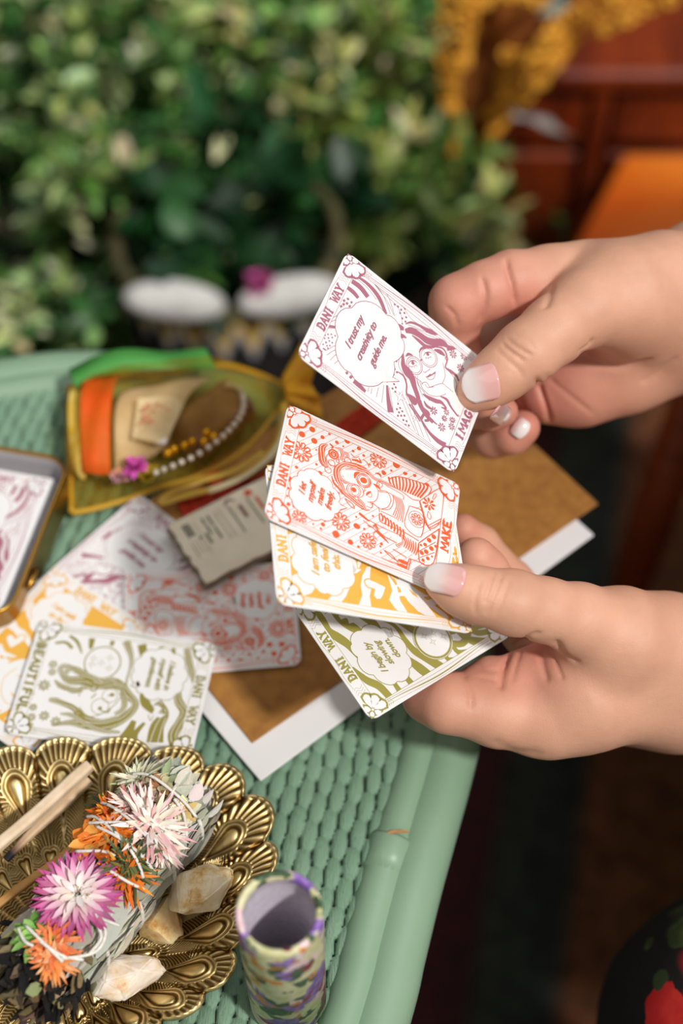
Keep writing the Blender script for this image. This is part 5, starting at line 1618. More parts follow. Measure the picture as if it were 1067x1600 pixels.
def feather(FFx, rho_e, ex_, ey_, tail):
    Xm = FFx * DP * RHO * RRm                      # mm across the feather
    Ym = (RHO - rho_e) * RRm                       # mm out from the eye
    wx = ex_ * np.clip(1 + 0.055 * Ym * (5.0 / ex_), 0.28, 1.15)
    d = np.sqrt((Xm / wx) ** 2 + (np.where(Ym > 0, Ym / ey_, Ym / (ey_ * tail))) ** 2)
    eye = 1.1 * np.clip(1 - (d / 0.6) ** 2, 0, 1) ** 0.7
    ring = 0.55 * np.exp(-((d - 0.88) / 0.11) ** 2) + 0.35 * np.exp(-((d - 1.18) / 0.08) ** 2)
    groove = -0.5 * np.exp(-((d - 0.68) / 0.08) ** 2) - 0.25 * np.exp(-((d - 1.03) / 0.06) ** 2)
    al = np.arctan2(Xm, Ym + ey_ * 1.1)
    fan = np.cos(al * 54)
    chev = np.cos((Ym + np.abs(Xm) * 0.75) * 2 * PI / 1.2)
    bl = 1 / (1 + np.exp(-(Ym + ey_ * 0.55) * 1.4))
    barb = (fan * bl + chev * (1 - bl)) * 0.34
    out = np.where(d < 1.28, eye + ring + groove, barb)
    quill = np.where((Ym < -ey_ * tail * 0.95), 0.6 * np.exp(-(Xm / 0.7) ** 2), 0)
    return out + quill
outer = feather(FF, 0.79, 3.7, 5.2, 2.6)
f2 = (phase + 0.5) - np.round(phase + 0.5)
F2 = np.meshgrid(rho, f2, indexing='ij')[1]
inner = feather(F2, 0.47, 2.3, 3.6, 2.2)
sel = 1 / (1 + np.exp(-((RHO - (0.56 + 0.10 * np.abs(2 * FF) - 0.05)) * RRm) * 1.5))
rel = outer * sel + inner * (1 - sel)
rel *= np.clip((RHO - 0.10) / 0.08, 0, 1)
seam = -0.9 * np.exp(-((0.5 - np.abs(FF)) * DP * RHO * RRm / 0.55) ** 2) * np.clip((RHO - 0.7) / 0.1, 0, 1)
lipd = (1 - RHO) * RRm
lip = 0.9 * np.exp(-((lipd - 0.9) / 0.8) ** 2)
rel = rel * np.clip((lipd - 0.4) / 1.4, 0, 1) + lip + seam
t_ = np.clip((RHO - 0.50) / 0.46, 0, 1)
bowl = 3.2 + (RIMZ * 1000 - 4.2) * (t_ * t_ * (3 - 2 * t_)) + 1.2 * np.clip(1 - np.abs(2 * FF) ** 2, 0, 1) * t_
Zt = (bowl + rel) / 1000
THm = np.meshgrid(rho, TH, indexing='ij')[1]
XX = TC.x + RHO * RRm / 1000 * np.cos(THm); YY = TC.y + RHO * RRm / 1000 * np.sin(THm)
Vt = np.stack([XX, YY, TABLE_Z + Zt], -1).reshape(-1, 3)
# underside
n_un = [0.985, 0.9, 0.75, 0.5, 0.0]
vu = []
for r_ in n_un:
    tt = max(0, min(1, (r_ - 0.50) / 0.46)); zb = (1.6 + (RIMZ * 1000 - 4.6) * tt * tt * (3 - 2 * tt)) / 1000 if r_ > 0 else 0.0016
    vu.append(np.stack([TC.x + r_ * RR_ * np.cos(TH), TC.y + r_ * RR_ * np.sin(TH), np.full(NT, TABLE_Z + max(zb, 0.0002))], -1))
Vall = np.concatenate([Vt] + vu)
ids = np.arange(NR * NT).reshape(NR, NT)
rows = [ids[i] for i in range(NR)] + [np.arange(NT) + NR * NT + k * NT for k in range(len(n_un))]
Fq = []
for i in range(len(rows) - 1):
    a, b = rows[i], rows[i + 1]
    Fq.append(np.stack([a, b, np.roll(b, -1), np.roll(a, -1)], 1))
Fq = np.concatenate(Fq)
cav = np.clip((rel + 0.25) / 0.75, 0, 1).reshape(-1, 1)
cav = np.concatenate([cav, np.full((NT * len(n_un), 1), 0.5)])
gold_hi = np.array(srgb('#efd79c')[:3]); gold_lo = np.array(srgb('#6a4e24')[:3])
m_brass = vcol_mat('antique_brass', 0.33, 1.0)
nb_ = noisy(m_brass, coords(m_brass), 260, 3)
rb = ramp(m_brass, nb_, [(0.3, (0.32, 0.32, 0.32)), (0.8, (0.55, 0.55, 0.55))]); lk(m_brass, rb.outputs[0], bsdf(m_brass).inputs['Roughness'])
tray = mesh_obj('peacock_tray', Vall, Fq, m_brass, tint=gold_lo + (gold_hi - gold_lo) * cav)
origin_to(tray)
tag(tray, 'scalloped brass tray embossed with peacock feathers at the lower left of the table', 'tray')

# ------------------------------------------------------------------ herb bundle
BZ = TABLE_Z + 0.0225
A_ = at(262, 1262, BZ); B_ = at(52, 1530, BZ)
ax_ = (B_ - A_).normalized(); LB = (B_ - A_).length
A_ = A_ - ax_ * 0.006
LB += 0.006
sd_ = ax_.cross(Vector((0, 0, 1))).normalized(); nn_ = sd_.cross(ax_).normalized()
RB = 0.0148
bundle = thing('smudge_stick', 'bundle of grey sage and dried flowers tied with white string, burnt at one end', 'herb bundle', tuple(A_.lerp(B_, 0.5) - Vector((0, 0, 0.016))))
rn = random.Random(11)
def brad(t):       # radius along the bundle
    return RB * (1.0 - 0.10 * (1 - t) ** 2 + 0.06 * math.sin(t * 5))
def surf_pt(t, a, k=1.0, lift=0.0):
    r = brad(min(max(t, 0), 1)) * k + lift
    return A_ + ax_ * (t * LB) + sd_ * (r * math.sin(a)) + nn_ * (r * math.cos(a))
def surf_n(a): return sd_ * math.sin(a) + nn_ * math.cos(a)
def on_bundle(x, y, lift=0.0):
    # the point of the bundle surface seen at x, y
    r = ray(x, y).normalized()
    R_ = RB + lift
    o = CL - A_
    dd = r - ax_ * r.dot(ax_); oo = o - ax_ * o.dot(ax_)
    a = dd.dot(dd); b = 2 * dd.dot(oo); c = oo.dot(oo) - R_ * R_
    disc = b * b - 4 * a * c
    t = (-b - math.sqrt(max(disc, 0))) / (2 * a)
    p = CL + r * t
    q = p - A_
    n = (q - ax_ * q.dot(ax_)).normalized()
    return p, n
def jit(c, s=0.06):
    k = 1 + rn.uniform(-s, s) * 2
    return tuple(max(0, min(1, c[i] * k * (1 + rn.uniform(-s, s)))) for i in range(3))
m_herb = vcol_mat('dried_plant', 0.85, bs=0.4, bscale=900)
m_petal = vcol_mat('dried_petal', 0.65)
bsdf(m_petal).inputs['Subsurface Weight'].default_value = 0.0
sage = [srgb(c)[:3] for c in ('#c6c4b8', '#b0b0a2', '#d6d3c8', '#9c9e8b', '#c2beac')]
char = [srgb(c)[:3] for c in ('#0c0a09', '#1a1511', '#3a2c20', '#7a664c', '#a39373', '#090909')]
mb = MB()
# the core of rolled leaves
Pc = [A_ + ax_ * (LB * k / 24) for k in range(25)]
mb.tube(Pc, [brad(k / 24) * 0.9 for k in range(25)], 22, tint=sage[1])
for i in range(330):
    ln = rn.uniform(0.010, 0.021)
    t = rn.uniform(0.0, 0.84); a = rn.uniform(-PI, PI)
    c = jit(rn.choice(sage), 0.08)
    n = surf_n(a)
    d = (ax_ + (sd_ * math.cos(a) - nn_ * math.sin(a)) * rn.uniform(-.5, .5)).normalized()
    if rn.random() < 0.5 and t * LB > ln * 0.9: d = -d
    mb.petal(surf_pt(t, a, 0.97, rn.uniform(-0.0004, 0.0008)), d, n, ln, rn.uniform(0.005, 0.009), c, curl=rn.uniform(-.10, .02), n=6, cup=0.10, sharp=0.5)
# leaf ends at the cut top
for i in range(90):
    r_ = brad(0) * math.sqrt(rn.random()); a = rn.uniform(-PI, PI)
    p = A_ + sd_ * (r_ * math.sin(a)) + nn_ * (r_ * math.cos(a)) + ax_ * 0.003
    d = (-ax_ + sd_ * rn.uniform(-.35, .35) + nn_ * rn.uniform(-.2, .35)).normalized()
    mb.petal(p, d, surf_n(a), rn.uniform(0.005, 0.010), rn.uniform(0.003, 0.007), jit(rn.choice(sage[:3]), 0.08), n=4, cup=0.3, sharp=0.5)
part(tag(mb.build('sage_leaves', m_herb), 'pale grey green sage leaves'), bundle)
mb = MB()
for i in range(260):
    t = 1.06 - rn.random() ** 1.5 * 0.26; a = rn.uniform(-PI, PI)
    n = surf_n(a)
    d = (ax_ * rn.uniform(.2, 1) + sd_ * rn.uniform(-.8, .8) + nn_ * rn.uniform(-.5, .7)).normalized()
    k = 1.0 if t < 1 else max(0.2, 1 - (t - 1) * 9)
    mb.petal(surf_pt(t, a, k * rn.uniform(.75, 1.0)), d, n, rn.uniform(0.004, 0.011), rn.uniform(0.002, 0.005), jit(rn.choice(char), 0.2), n=3, curl=rn.uniform(-.3, .3), cup=0.3)
mb.tube([A_ + ax_ * (LB * 0.8), A_ + ax_ * (LB * 1.0), A_ + ax_ * (LB * 1.06)], [brad(.8) * .95, brad(1) * 0.92, 0.004], 18, tint=char[1])
part(tag(mb.build('burnt_end', m_herb), 'charred black end'), bundle)
def flower(name, x, y, rad_, n_out, cols, label, layers=3, wid=0.3, lift=0.0015, tilt=0.55, centre=None, mess=0.25, curl=0.0, length=1.0, tipcols=None, squash=1.0, cr=0.25):
    p, n = on_bundle(x, y, lift)
    u = n.cross(ax_).normalized(); w = n.cross(u).normalized()
    mb = MB()
    for L_ in range(layers):
        k = 1 - L_ / layers * 0.72
        m_ = max(5, int(n_out * (1 - 0.28 * L_)))
        for i in range(m_):
            a = 2 * PI * (i + 0.5 * L_) / m_ + rn.uniform(-mess, mess) * 0.6
            d0 = u * math.cos(a) + w * (math.sin(a) * squash)
            el = tilt * (0.25 + L_ / layers * 1.1) + rn.uniform(-mess, mess) * 0.5
            d = (d0 + n * el).normalized()
            ln = rad_ * k * rn.uniform(1 - mess * .5, 1 + mess * .3) * length
            c = jit(rn.choice(cols[min(L_, len(cols) - 1)]), 0.08)
            tc = jit(rn.choice(tipcols[min(L_, len(tipcols) - 1)]), 0.06) if tipcols else None
            mb.petal(p + d0 * (rad_ * 0.08) + n * (0.0006 * L_), d, n, ln, rad_ * wid * rn.uniform(.8, 1.2), c, curl=curl + rn.uniform(-.12, .12), n=4, cup=0.22, tip=tc)
    o = part(tag(mb.build(name, m_petal), label), bundle)
    if centre:
        mb = MB()
        for i in range(110):
            a = rn.uniform(0, 2 * PI); q = math.sqrt(rn.random()) * rad_ * cr
            b_ = p + u * (q * math.cos(a)) + w * (q * math.sin(a)) + n * (0.002)
            mb.petal(b_, (n + (u * math.cos(a) + w * math.sin(a)) * rn.uniform(-.2, .9)).normalized(), u, rn.uniform(0.0014, 0.0028), 0.0007, jit(rn.choice(centre), 0.1), n=2)
        subpart(mb.build('flower_centre', m_petal), o)
        bpy.context.view_layer.update()
        ch = bpy.data.objects[o.name].children[0]; ch.location = (0, 0, 0)
    return o
C = lambda *a: [srgb(q)[:3] for q in a]
flower('dried_bloom', 218, 1222, 0.0088, 40, [C('#e9e6c9', '#d9dab4', '#c9cfa4'), C('#eeead2', '#dfe0c0')], 'creamy white dried bloom', wid=0.15, mess=0.7, layers=4)
flower('dried_bloom', 252, 1228, 0.0075, 9, [C('#9aa57a', '#b9b48a', '#8a9468'), C('#c7bd93', '#b0774e')], 'green and tan dried bloom', wid=0.3, mess=0.8, layers=3)
flower('dried_bloom', 283, 1268, 0.0058, 9, [C('#e9e5bd', '#dcdca6'), C('#f0ecd0', '#c9a86a')], 'small cream bloom near the top', wid=0.45, mess=0.7)
flower('dried_bloom', 258, 1250, 0.0065, 8, [C('#5f6a48', '#8a9468', '#a88f7c')], 'withered green calyx', wid=0.26, mess=0.8, layers=2)
flower('dried_carnation', 236, 1290, 0.0118, 60, [C('#f3d7cf', '#f5e6da', '#efc0bd', '#e9a9ac'), C('#f7ebdf', '#f4d6cd', '#f0ecd8'), C('#fbf3e8', '#f1c9c6')], 'large pale pink ruffled bloom', wid=0.12, mess=0.9, layers=6, tilt=0.9)
flower('dried_carnation', 208, 1262, 0.0084, 42, [C('#eec2bb', '#f1d9cf', '#d98f92'), C('#f6e0d6', '#e7b0ae')], 'pink ruffled bloom', wid=0.13, mess=0.9, layers=5, tilt=0.9)
flower('dried_carnation', 250, 1322, 0.0078, 40, [C('#f4dfd5', '#f3e9dc', '#ecc1bd')], 'blush ruffled bloom', wid=0.13, mess=0.9, layers=5, tilt=0.7)
flower('marigold', 172, 1272, 0.0080, 40, [C('#e8791c', '#f08c26', '#d8630f'), C('#f3992c', '#c9560c')], 'orange marigold', wid=0.14, mess=0.6, layers=4)
flower('marigold', 150, 1318, 0.0100, 12, [C('#ef8a2a', '#f39a3a', '#e2711a'), C('#f6a74a', '#e07818')], 'orange marigold', wid=0.42, mess=0.6, layers=3, tilt=0.4)
flower('marigold', 182, 1302, 0.0085, 40, [C('#e5651a', '#ee7a22', '#d9540f'), C('#f08a30')], 'deep orange marigold', wid=0.14, mess=0.6, layers=3)
flower('marigold', 196, 1368, 0.0088, 40, [C('#e9821c', '#d8660f', '#f0a030'), C('#e47417')], 'orange marigold among green leaves', wid=0.14, mess=0.8, layers=3)
flower('green_foliage', 198, 1340, 0.0095, 26, [C('#45532f', '#5c6a3c', '#36452a', '#6d7440')], 'dark green feathery leaves', wid=0.12, mess=0.9, layers=4, tilt=0.9)
flower('green_foliage', 168, 1258, 0.0080, 18, [C('#55623a', '#6b7446', '#3d4a2c')], 'green leaves at the edge of the wrap', wid=0.14, mess=0.9, layers=3, tilt=0.7)
flower('green_foliage', 210, 1360, 0.0085, 22, [C('#4c5a30', '#3d4b2a', '#7a7a3c')], 'dark green feathery leaves', wid=0.12, mess=0.9, layers=3, tilt=0.9)
flower('strawflower', 122, 1400, 0.0132, 44, [C('#e7c3cf', '#e9b9cb', '#ddA0bd'), C('#eccad2', '#e6aec3'), C('#f2e3df', '#efd6d6'), C('#f5efe6', '#f0e2da')], 'magenta and white strawflower',
       layers=6, wid=0.15, mess=0.14, tilt=0.42, curl=0.02, lift=0.002, tipcols=[C('#b5227f', '#c4358d', '#a31d70'), C('#c9459a', '#bd2f87'), C('#d77bb0', '#e6a9c6'), C('#efd9dc', '#e9c7cf')],
       centre=C('#e9e2d2', '#d9cdb0', '#c69c58', '#f2efe6'), cr=0.30)
flower('green_foliage', 56, 1462, 0.0068, 12, [C('#7fae4e', '#8fbf62', '#5f9038')], 'bright green leaf clump', wid=0.42, mess=0.6, layers=3)
flower('marigold', 84, 1470, 0.0080, 40, [C('#ee8350', '#f29a64', '#e2703a')], 'salmon orange bloom', wid=0.14, mess=0.6, layers=3)
flower('marigold', 82, 1500, 0.0075, 40, [C('#f09a52', '#ee8a44', '#e9b080')], 'salmon orange bloom near the burnt end', wid=0.14, mess=0.6, layers=3)
flower('dried_bloom', 72, 1398, 0.0062, 14, [C('#5c2a20', '#7a3626', '#3c1e18')], 'withered dark red petals', wid=0.2, mess=0.6, layers=2)
# string
m_string = mottled('cotton_string', '#efece6', '#d9d5cd', 900, 0.8)
mb = MB()
strings = [[(207, 1209), (237, 1213), (283, 1248), (307, 1277)], [(190, 1243), (214, 1262), (262, 1300), (290, 1308)], [(136, 1286), (190, 1285), (250, 1290), (295, 1302)],
  [(136, 1276), (155, 1280), (200, 1318), (222, 1338), (241, 1362)], [(150, 1291), (190, 1312), (214, 1345), (224, 1372)], [(272, 1248), (287, 1272), (292, 1308)], [(172, 1361), (200, 1378), (225, 1390)],
  [(158, 1254), (178, 1262), (205, 1283), (252, 1330), (262, 1342)], [(40, 1446), (75, 1480), (98, 1503)], [(152, 1432), (170, 1440), (186, 1446)], [(150, 1436), (165, 1458), (148, 1488), (96, 1498)],
  [(110, 1370), (130, 1385), (147, 1412), (150, 1440)], [(150, 1440), (158, 1465), (140, 1490)], [(62, 1470), (95, 1492), (130, 1500)], [(118, 1330), (160, 1330), (180, 1338)], [(28, 1450), (38, 1470), (52, 1478)]]
for st in strings:
    P = []
    for q in catmull([Vector((x, y, 0)) for x, y in st], 6):
        p, n = on_bundle(q.x, q.y, 0.0048)
        P.append(p)
    mb.tube(P, 0.00050, 8)
for k in range(4):       # turns carried round the back
    P = []
    for i in range(25):
        a = math.radians(62 + (360 - 124) * i / 24)
        P.append(surf_pt(0.08 + 0.22 * k + 0.06 * math.sin(i / 24 * PI), a, 1.06))
    mb.tube(P, 0.00068, 8)
part(tag(mb.build('string', m_string), 'white cotton string wound round the bundle'), bundle)

# ------------------------------------------------------------------ wooden sticks on the tray
m_palo = mottled('pale_stick_wood', '#d9bd9c', '#ecd8be', 120, 0.7, stretch=(1, 1, 1), bs=0.15, bd=0.0004)
m_char = mat('char', '#17120f', 0.9)
def stick(x0, y0, x1, y1, z0_, z1_, w, h, m, label, charred=False, taper=1.0, seed=0):
    p0, p1 = at(x0, y0, TABLE_Z + z0_), at(x1, y1, TABLE_Z + z1_)
    d = (p1 - p0); L_ = d.length; d.normalize()
    s_ = d.cross(Vector((0, 0, 1))).normalized(); u_ = s_.cross(d)
    r_ = random.Random(seed)
    mb = MB(); V = []; N_ = 14; T = []
    for i in range(N_ + 1):
        t = i / N_
        k = 1 + (taper - 1) * t + r_.uniform(-.03, .03)
        for j in range(8):
            a = 2 * PI * j / 8 + PI / 8
            cx_ = math.copysign(abs(math.cos(a)) ** 0.55, math.cos(a)); sx_ = math.copysign(abs(math.sin(a)) ** 0.55, math.sin(a))
            V.append(p0 + d * (t * L_) + s_ * (w / 2 * k * cx_ + 0.0002 * math.sin(t * 9 + seed)) + u_ * (h / 2 * k * sx_))
            c_ = srgb('#d9bc9a')[:3]
            if charred and t > 0.74:
                q = min(1, (t - 0.74) / 0.16); b_ = srgb('#1a1820')[:3]; o_ = srgb('#b0662e')[:3]
                c_ = tuple(c_[z] * (1 - q) + (o_[z] * (1 - q) + b_[z] * q) * q for z in range(3))
            T.append(c_)
    F = [(i * 8 + j, i * 8 + (j + 1) % 8, (i + 1) * 8 + (j + 1) % 8, (i + 1) * 8 + j) for i in range(N_) for j in range(8)]
    F += [tuple(range(7, -1, -1)), tuple(N_ * 8 + j for j in range(8))]
    mb.add(V, F, T)
    o = mb.build('wooden_stick', m, smooth=False); bevel(o, 0.0004, 2); origin_to(o)
    tag(o, label, 'stick')
    return o
m_stickv = vcol_mat('pale_stick', 0.7, bs=0.25, bscale=500)
stick(141, 1196, -60, 1372, 0.0205, 0.0200, 0.0042, 0.0040, m_palo, 'pale split stick lying uppermost across the left of the brass tray', seed=1)
stick(138, 1216, 8, 1343, 0.0165, 0.0115, 0.0046, 0.0044, m_stickv, 'pale stick with a scorched tip under the longer pale stick', True, 0.5, 2)
m_bam = mottled('honey_stick', '#b98545', '#cf9c5a', 140, 0.5)
stick(113, 1326, -50, 1450, 0.0125, 0.0120, 0.0030, 0.0024, m_bam, 'thin honey brown stick beside the burnt bundle on the brass tray', seed=3)

# ------------------------------------------------------------------ rough stones
def stone(name, px, z, size, rot, cols, label, seed, squash=0.75):
    r_ = random.Random(seed)
    bm = bmesh.new()
    for i in range(22):
        a = r_.uniform(0, 2 * PI); q = r_.uniform(-1, 1); s_ = math.sqrt(1 - q * q)
        k = r_.uniform(.86, 1.0)
        bm.verts.new((k * s_ * math.cos(a), k * s_ * math.sin(a), k * q))
    res = bmesh.ops.convex_hull(bm, input=bm.verts)
    for v_ in [v_ for v_ in bm.verts if not v_.link_faces]: bm.verts.remove(v_)
    bmesh.ops.bevel(bm, geom=list(bm.edges), offset=0.07, segments=2, affect='EDGES', clamp_overlap=True)
    bmesh.ops.triangulate(bm, faces=bm.faces)
    bmesh.ops.subdivide_edges(bm, edges=list(bm.edges), cuts=3, use_grid_fill=True)
    c = at(px[0], px[1], z)
    Rm = Matrix.Rotation(math.radians(rot), 3, 'Z')
    for v_ in bm.verts:
        p = v_.co.copy()
        nz_ = noise.fractal(p * 3 + Vector((seed, 0, 0)), 1.0, 2.2, 4)
        p = p * (1 + 0.085 * nz_)
        p = Vector((p.x * size[0], p.y * size[1], p.z * size[2]))
        v_.co = c + Rm @ p
    me = bpy.data.meshes.new(name); bm.to_mesh(me); bm.free()
    o = bpy.data.objects.new(name, me); COL.objects.link(o)
    m_ = mat(name + '_mineral', cols[0], 0.28)
    b_ = bsdf(m_)
    b_.inputs['Subsurface Weight'].default_value = 0.5
    b_.inputs['Subsurface Radius'].default_value = (0.008, 0.005, 0.003)
    b_.inputs['Subsurface Scale'].default_value = 0.8
    n_ = noisy(m_, coords(m_), 110, 5, 0.65)
    rr_ = ramp(m_, n_, [(0.27, cols[2]), (0.36, cols[1]), (0.46, cols[0]), (0.66, cols[3])])
    lk(m_, rr_.outputs[0], b_.inputs['Base Color'])
    bump(m_, noisy(m_, coords(m_), 500, 5), 0.5, 0.0006)
    me.materials.append(m_)
    me.polygons.foreach_set('use_smooth', [True] * len(me.polygons))
    md = o.modifiers.new('edges', 'EDGE_SPLIT'); md.split_angle = math.radians(28)
    origin_to(o)
    return tag(o, label, 'stone')
stone('citrine_stone', (308, 1392), TABLE_Z + 0.0175, (0.0135, 0.0092, 0.0085), 30, ('#efdcb8', '#dcb87c', '#b3833f', '#f6ecd6'), 'largest clear honey quartz chunk on the brass tray', 5)
stone('citrine_stone', (256, 1438), TABLE_Z + 0.0135, (0.0098, 0.0078, 0.0070), 42, ('#d9b985', '#bd9050', '#93652c', '#e9d5ae'), 'smaller brownish quartz chunk against the larger clear one', 9)
stone('quartz_stone', (197, 1528), TABLE_Z + 0.0135, (0.0135, 0.0080, 0.0080), 18, ('#f2e2d2', '#ecd2b4', '#dcA46c', '#f7efe6'), 'opaque peach white stone nearest the front on the brass tray', 23)

# ------------------------------------------------------------------ floral tube
m_flor = mat('floral_paper', '#d9d3a8', 0.55)
vf = coords(m_flor, 'Object', (1, 1, 1))
def layer(m, prev, scale, thr, col, seed):
    mp = nd(m, 'ShaderNodeMapping'); mp.inputs['Location'].default_value = (seed, seed * .7, seed * .3); lk(m, vf, mp.inputs[0])
    ns = nd(m, 'ShaderNodeTexNoise'); ns.inputs['Scale'].default_value = scale; ns.inputs['Detail'].default_value = 2; lk(m, mp.outputs[0], ns.inputs['Vector'])
    r_ = ramp(m, ns.outputs['Fac'], [(thr, (0, 0, 0)), (thr + 0.02, (1, 1, 1))])
    n2 = nd(m, 'ShaderNodeTexNoise'); n2.inputs['Scale'].default_value = scale * 4; lk(m, mp.outputs[0], n2.inputs['Vector'])
    c_ = ramp(m, n2.outputs['Fac'], [(0.35, col[0]), (0.65, col[1])])
    mx_ = nd(m, 'ShaderNodeMix', data_type='RGBA'); lk(m, r_.outputs[0], mx_.inputs[0]); lk(m, prev, mx_.inputs[6]); lk(m, c_.outputs[0], mx_.inputs[7])
    return mx_.outputs[2]
base = ramp(m_flor, noisy(m_flor, vf, 300, 3), [(0.4, '#e8e2bd'), (0.6, '#cfcf98')]).outputs[0]
base = layer(m_flor, base, 120, 0.53, ('#4f6d48', '#2f4a33'), 1.3)
base = layer(m_flor, base, 85, 0.56, ('#7a4fb0', '#a583d0'), 4.1)
base = layer(m_flor, base, 80, 0.60, ('#b3274a', '#7a1f35'), 7.7)
base = layer(m_flor, base, 90, 0.60, ('#eab3c4', '#f4dfe0'), 10.2)
base = layer(m_flor, base, 110, 0.65, ('#e0a030', '#d9822b'), 13.9)
lk(m_flor, base, bsdf(m_flor).inputs['Base Color'])
m_card = mottled('grey_cardboard', '#b3abb8', '#a79fac', 500, 0.7)
TH_ = 0.078
tc = at(436, 1425, TABLE_Z + TH_); 
RT = 0.01195
tube_t = thing('cardboard_tube', 'small open cardboard tube wrapped in floral paper standing by the brass tray', 'tube', (tc.x, tc.y, TABLE_Z + 0.0005))
mb = MB(); RI = RT - 0.0021
mb.lathe([(RI, TH_ - 0.0035), (RI, TH_ - 0.0008), (RI + 0.0006, TH_ - 0.0001), (RT - 0.0008, TH_), (RT - 0.0001, TH_ - 0.0007), (RT, TH_ - 0.003), (RT, 0.0), (0.001, 0.0)], (tc.x, tc.y, TABLE_Z + 0.0005), 64)
part(mb.build('floral_wrap', m_flor), tube_t)
mb = MB()
mb.lathe([(RI + 0.0002, TH_ - 0.0034), (RI + 0.0002, TH_ - 0.0090), (RI - 0.0004, TH_ - 0.0092), (RI - 0.0004, 0.026), (0.0005, 0.026)], (tc.x, tc.y, TABLE_Z + 0.0005), 64)
part(mb.build('inner_liner', m_card), tube_t)

# ------------------------------------------------------------------ gold tin with a card in it
m_gold = mat('gold_tin_outside', '#b58a3c', 0.32, 1.0)
m_tin = mat('bare_tin_inside', '#c9c6cb', 0.5, 0.6)
TZ = 0.0185
k0 = at(102, 722, TABLE_Z + TZ)           # rim corner
pe = at(0, 697, TABLE_Z + TZ); pf = at(0, 962, TABLE_Z + TZ)
corner_top = at(112, 716, TABLE_Z + TZ)
ex1 = (pe - corner_top).normalized()       # along the far rim, to the left
p_r1, p_r2 = at(100, 760, TABLE_Z + TZ), at(28, 925, TABLE_Z + TZ)
ey1 = (p_r2 - p_r1).normalized()           # along the right rim, towards the camera
ey1 = (ey1 - ex1 * ex1.dot(ey1)).normalized()
def tin_pt(a, b, z): return corner_top + ex1 * a + ey1 * b + Vector((0, 0, z - (TABLE_Z + TZ)))
TW, TL = 0.060, 0.0725
def rrect(w, h, r, ins=0.0, n=8):
    P = []
    for cx, cy, a0 in ((w - r, r, -90), (w - r, h - r, 0), (r, h - r, 90), (r, r, 180)):
        for k in range(n + 1):
            a = math.radians(a0 + 90 * k / n)
            P.append((cx + (r - ins) * math.cos(a), cy + (r - ins) * math.sin(a)))
    return P
tin = thing('gold_tin', 'open gold tin holding mauve printed cards at the left edge of the table', 'tin', tuple(tin_pt(TW / 2, TL / 2, TABLE_Z)))
def ringmesh(name, levels, m, closed_last=True):
    V = []; F = []
    n = None
    for ins, z in levels:
        P = rrect(TW, TL, 0.0095, ins); n = len(P)
        V += [tin_pt(a, b, TABLE_Z + z) for a, b in P]
    for i in range(len(levels) - 1):
        for k in range(n):
            F.append((i * n + k, i * n + (k + 1) % n, (i + 1) * n + (k + 1) % n, (i + 1) * n + k))
    if closed_last: F.append(tuple((len(levels) - 1) * n + k for k in range(n)))
    return mesh_obj(name, V, F, m)
part(ringmesh('tin_body', [(0.0013, TZ - 0.0012), (0.0012, TZ - 0.0002), (0.0006, TZ + 0.0004), (0.0, TZ), (-0.0002, TZ - 0.0012), (0.0004, TZ - 0.0022), (0.0005, 0.0012), (0.0014, 0.0002)], m_gold), tin)
part(tag(ringmesh('tin_lining', [(0.0012, TZ - 0.0010), (0.0013, 0.0022), (0.0022, 0.0013)], m_tin), 'bare silver inside'), tin)
mb = MB()
hp = tin_pt(-0.0008, 0.052, TABLE_Z + 0.013)
mb.tube([hp - ey1 * 0.004, hp + ey1 * 0.004], 0.0011, 10)
part(mb.build('hinge_knuckle', m_gold), tin)
cx1 = -ex1                                  # card reading direction runs left to right, towards the corner
zc = Vector((0, 0, 1))
def tin_card(z, dx, dy, rot, label):
    o0 = tin_pt(TW - 0.0065 + dx, 0.0062 + dy, z)
    M_ = Matrix([[cx1.x, -ey1.x, 0, o0.x], [cx1.y, -ey1.y, 0, o0.y], [0, 0, 1, z], [0, 0, 0, 1]])
    M_ = M_ @ Matrix.Rotation(rot, 4, 'Z')
    return place_card('affirmation_card', 'purple', M_, label)
tin_card(TABLE_Z + 0.0115, -0.0010, 0.0008, 0.01, 'mauve printed card on top inside the gold tin')
mb = MB()
for k in range(26):
    q = tin_pt(TW / 2 - 0.001 + 0.0003 * math.sin(k * 3), TL / 2 + 0.0012 + 0.0003 * math.cos(k * 2), TABLE_Z + 0.0018 + 0.00036 * k)
    Rm = Matrix([[cx1.x, -ey1.x, 0], [cx1.y, -ey1.y, 0], [0, 0, 1]])
    mb.box(q, (0.0443, 0.0633, 0.00032), Rm)
o = mb.build('card_stack', m_paper, smooth=False); origin_to(o)
tag(o, 'stack of white cards hidden under the top mauve card in the gold tin', 'cards')

# ------------------------------------------------------------------ organza pouch and what is in it
m_org = mat('yellow_organza', '#c99a22', 0.5)
ntr = m_org.node_tree
tr = nd(m_org, 'ShaderNodeBsdfTransparent'); tr.inputs[0].default_value = (0.98, 0.93, 0.74, 1)
tl = nd(m_org, 'ShaderNodeBsdfTranslucent'); tl.inputs[0].default_value = srgb('#d9a62a')
mxs = nd(m_org, 'ShaderNodeMixShader'); mxs.inputs[0].default_value = 0.30
mx2 = nd(m_org, 'ShaderNodeMixShader'); mx2.inputs[0].default_value = 0.4
lk(m_org, bsdf(m_org).outputs[0], mx2.inputs[1]); lk(m_org, tl.outputs[0], mx2.inputs[2])
lk(m_org, tr.outputs[0], mxs.inputs[1]); lk(m_org, mx2.outputs[0], mxs.inputs[2])
lk(m_org, mxs.outputs[0], ntr.nodes['Material Output'].inputs[0])
n_ = noisy(m_org, coords(m_org), 90, 3)
rr_ = ramp(m_org, n_, [(0.35, (0.07, 0.07, 0.07)), (0.65, (0.30, 0.30, 0.30))]); lk(m_org, rr_.outputs[0], mxs.inputs[0])
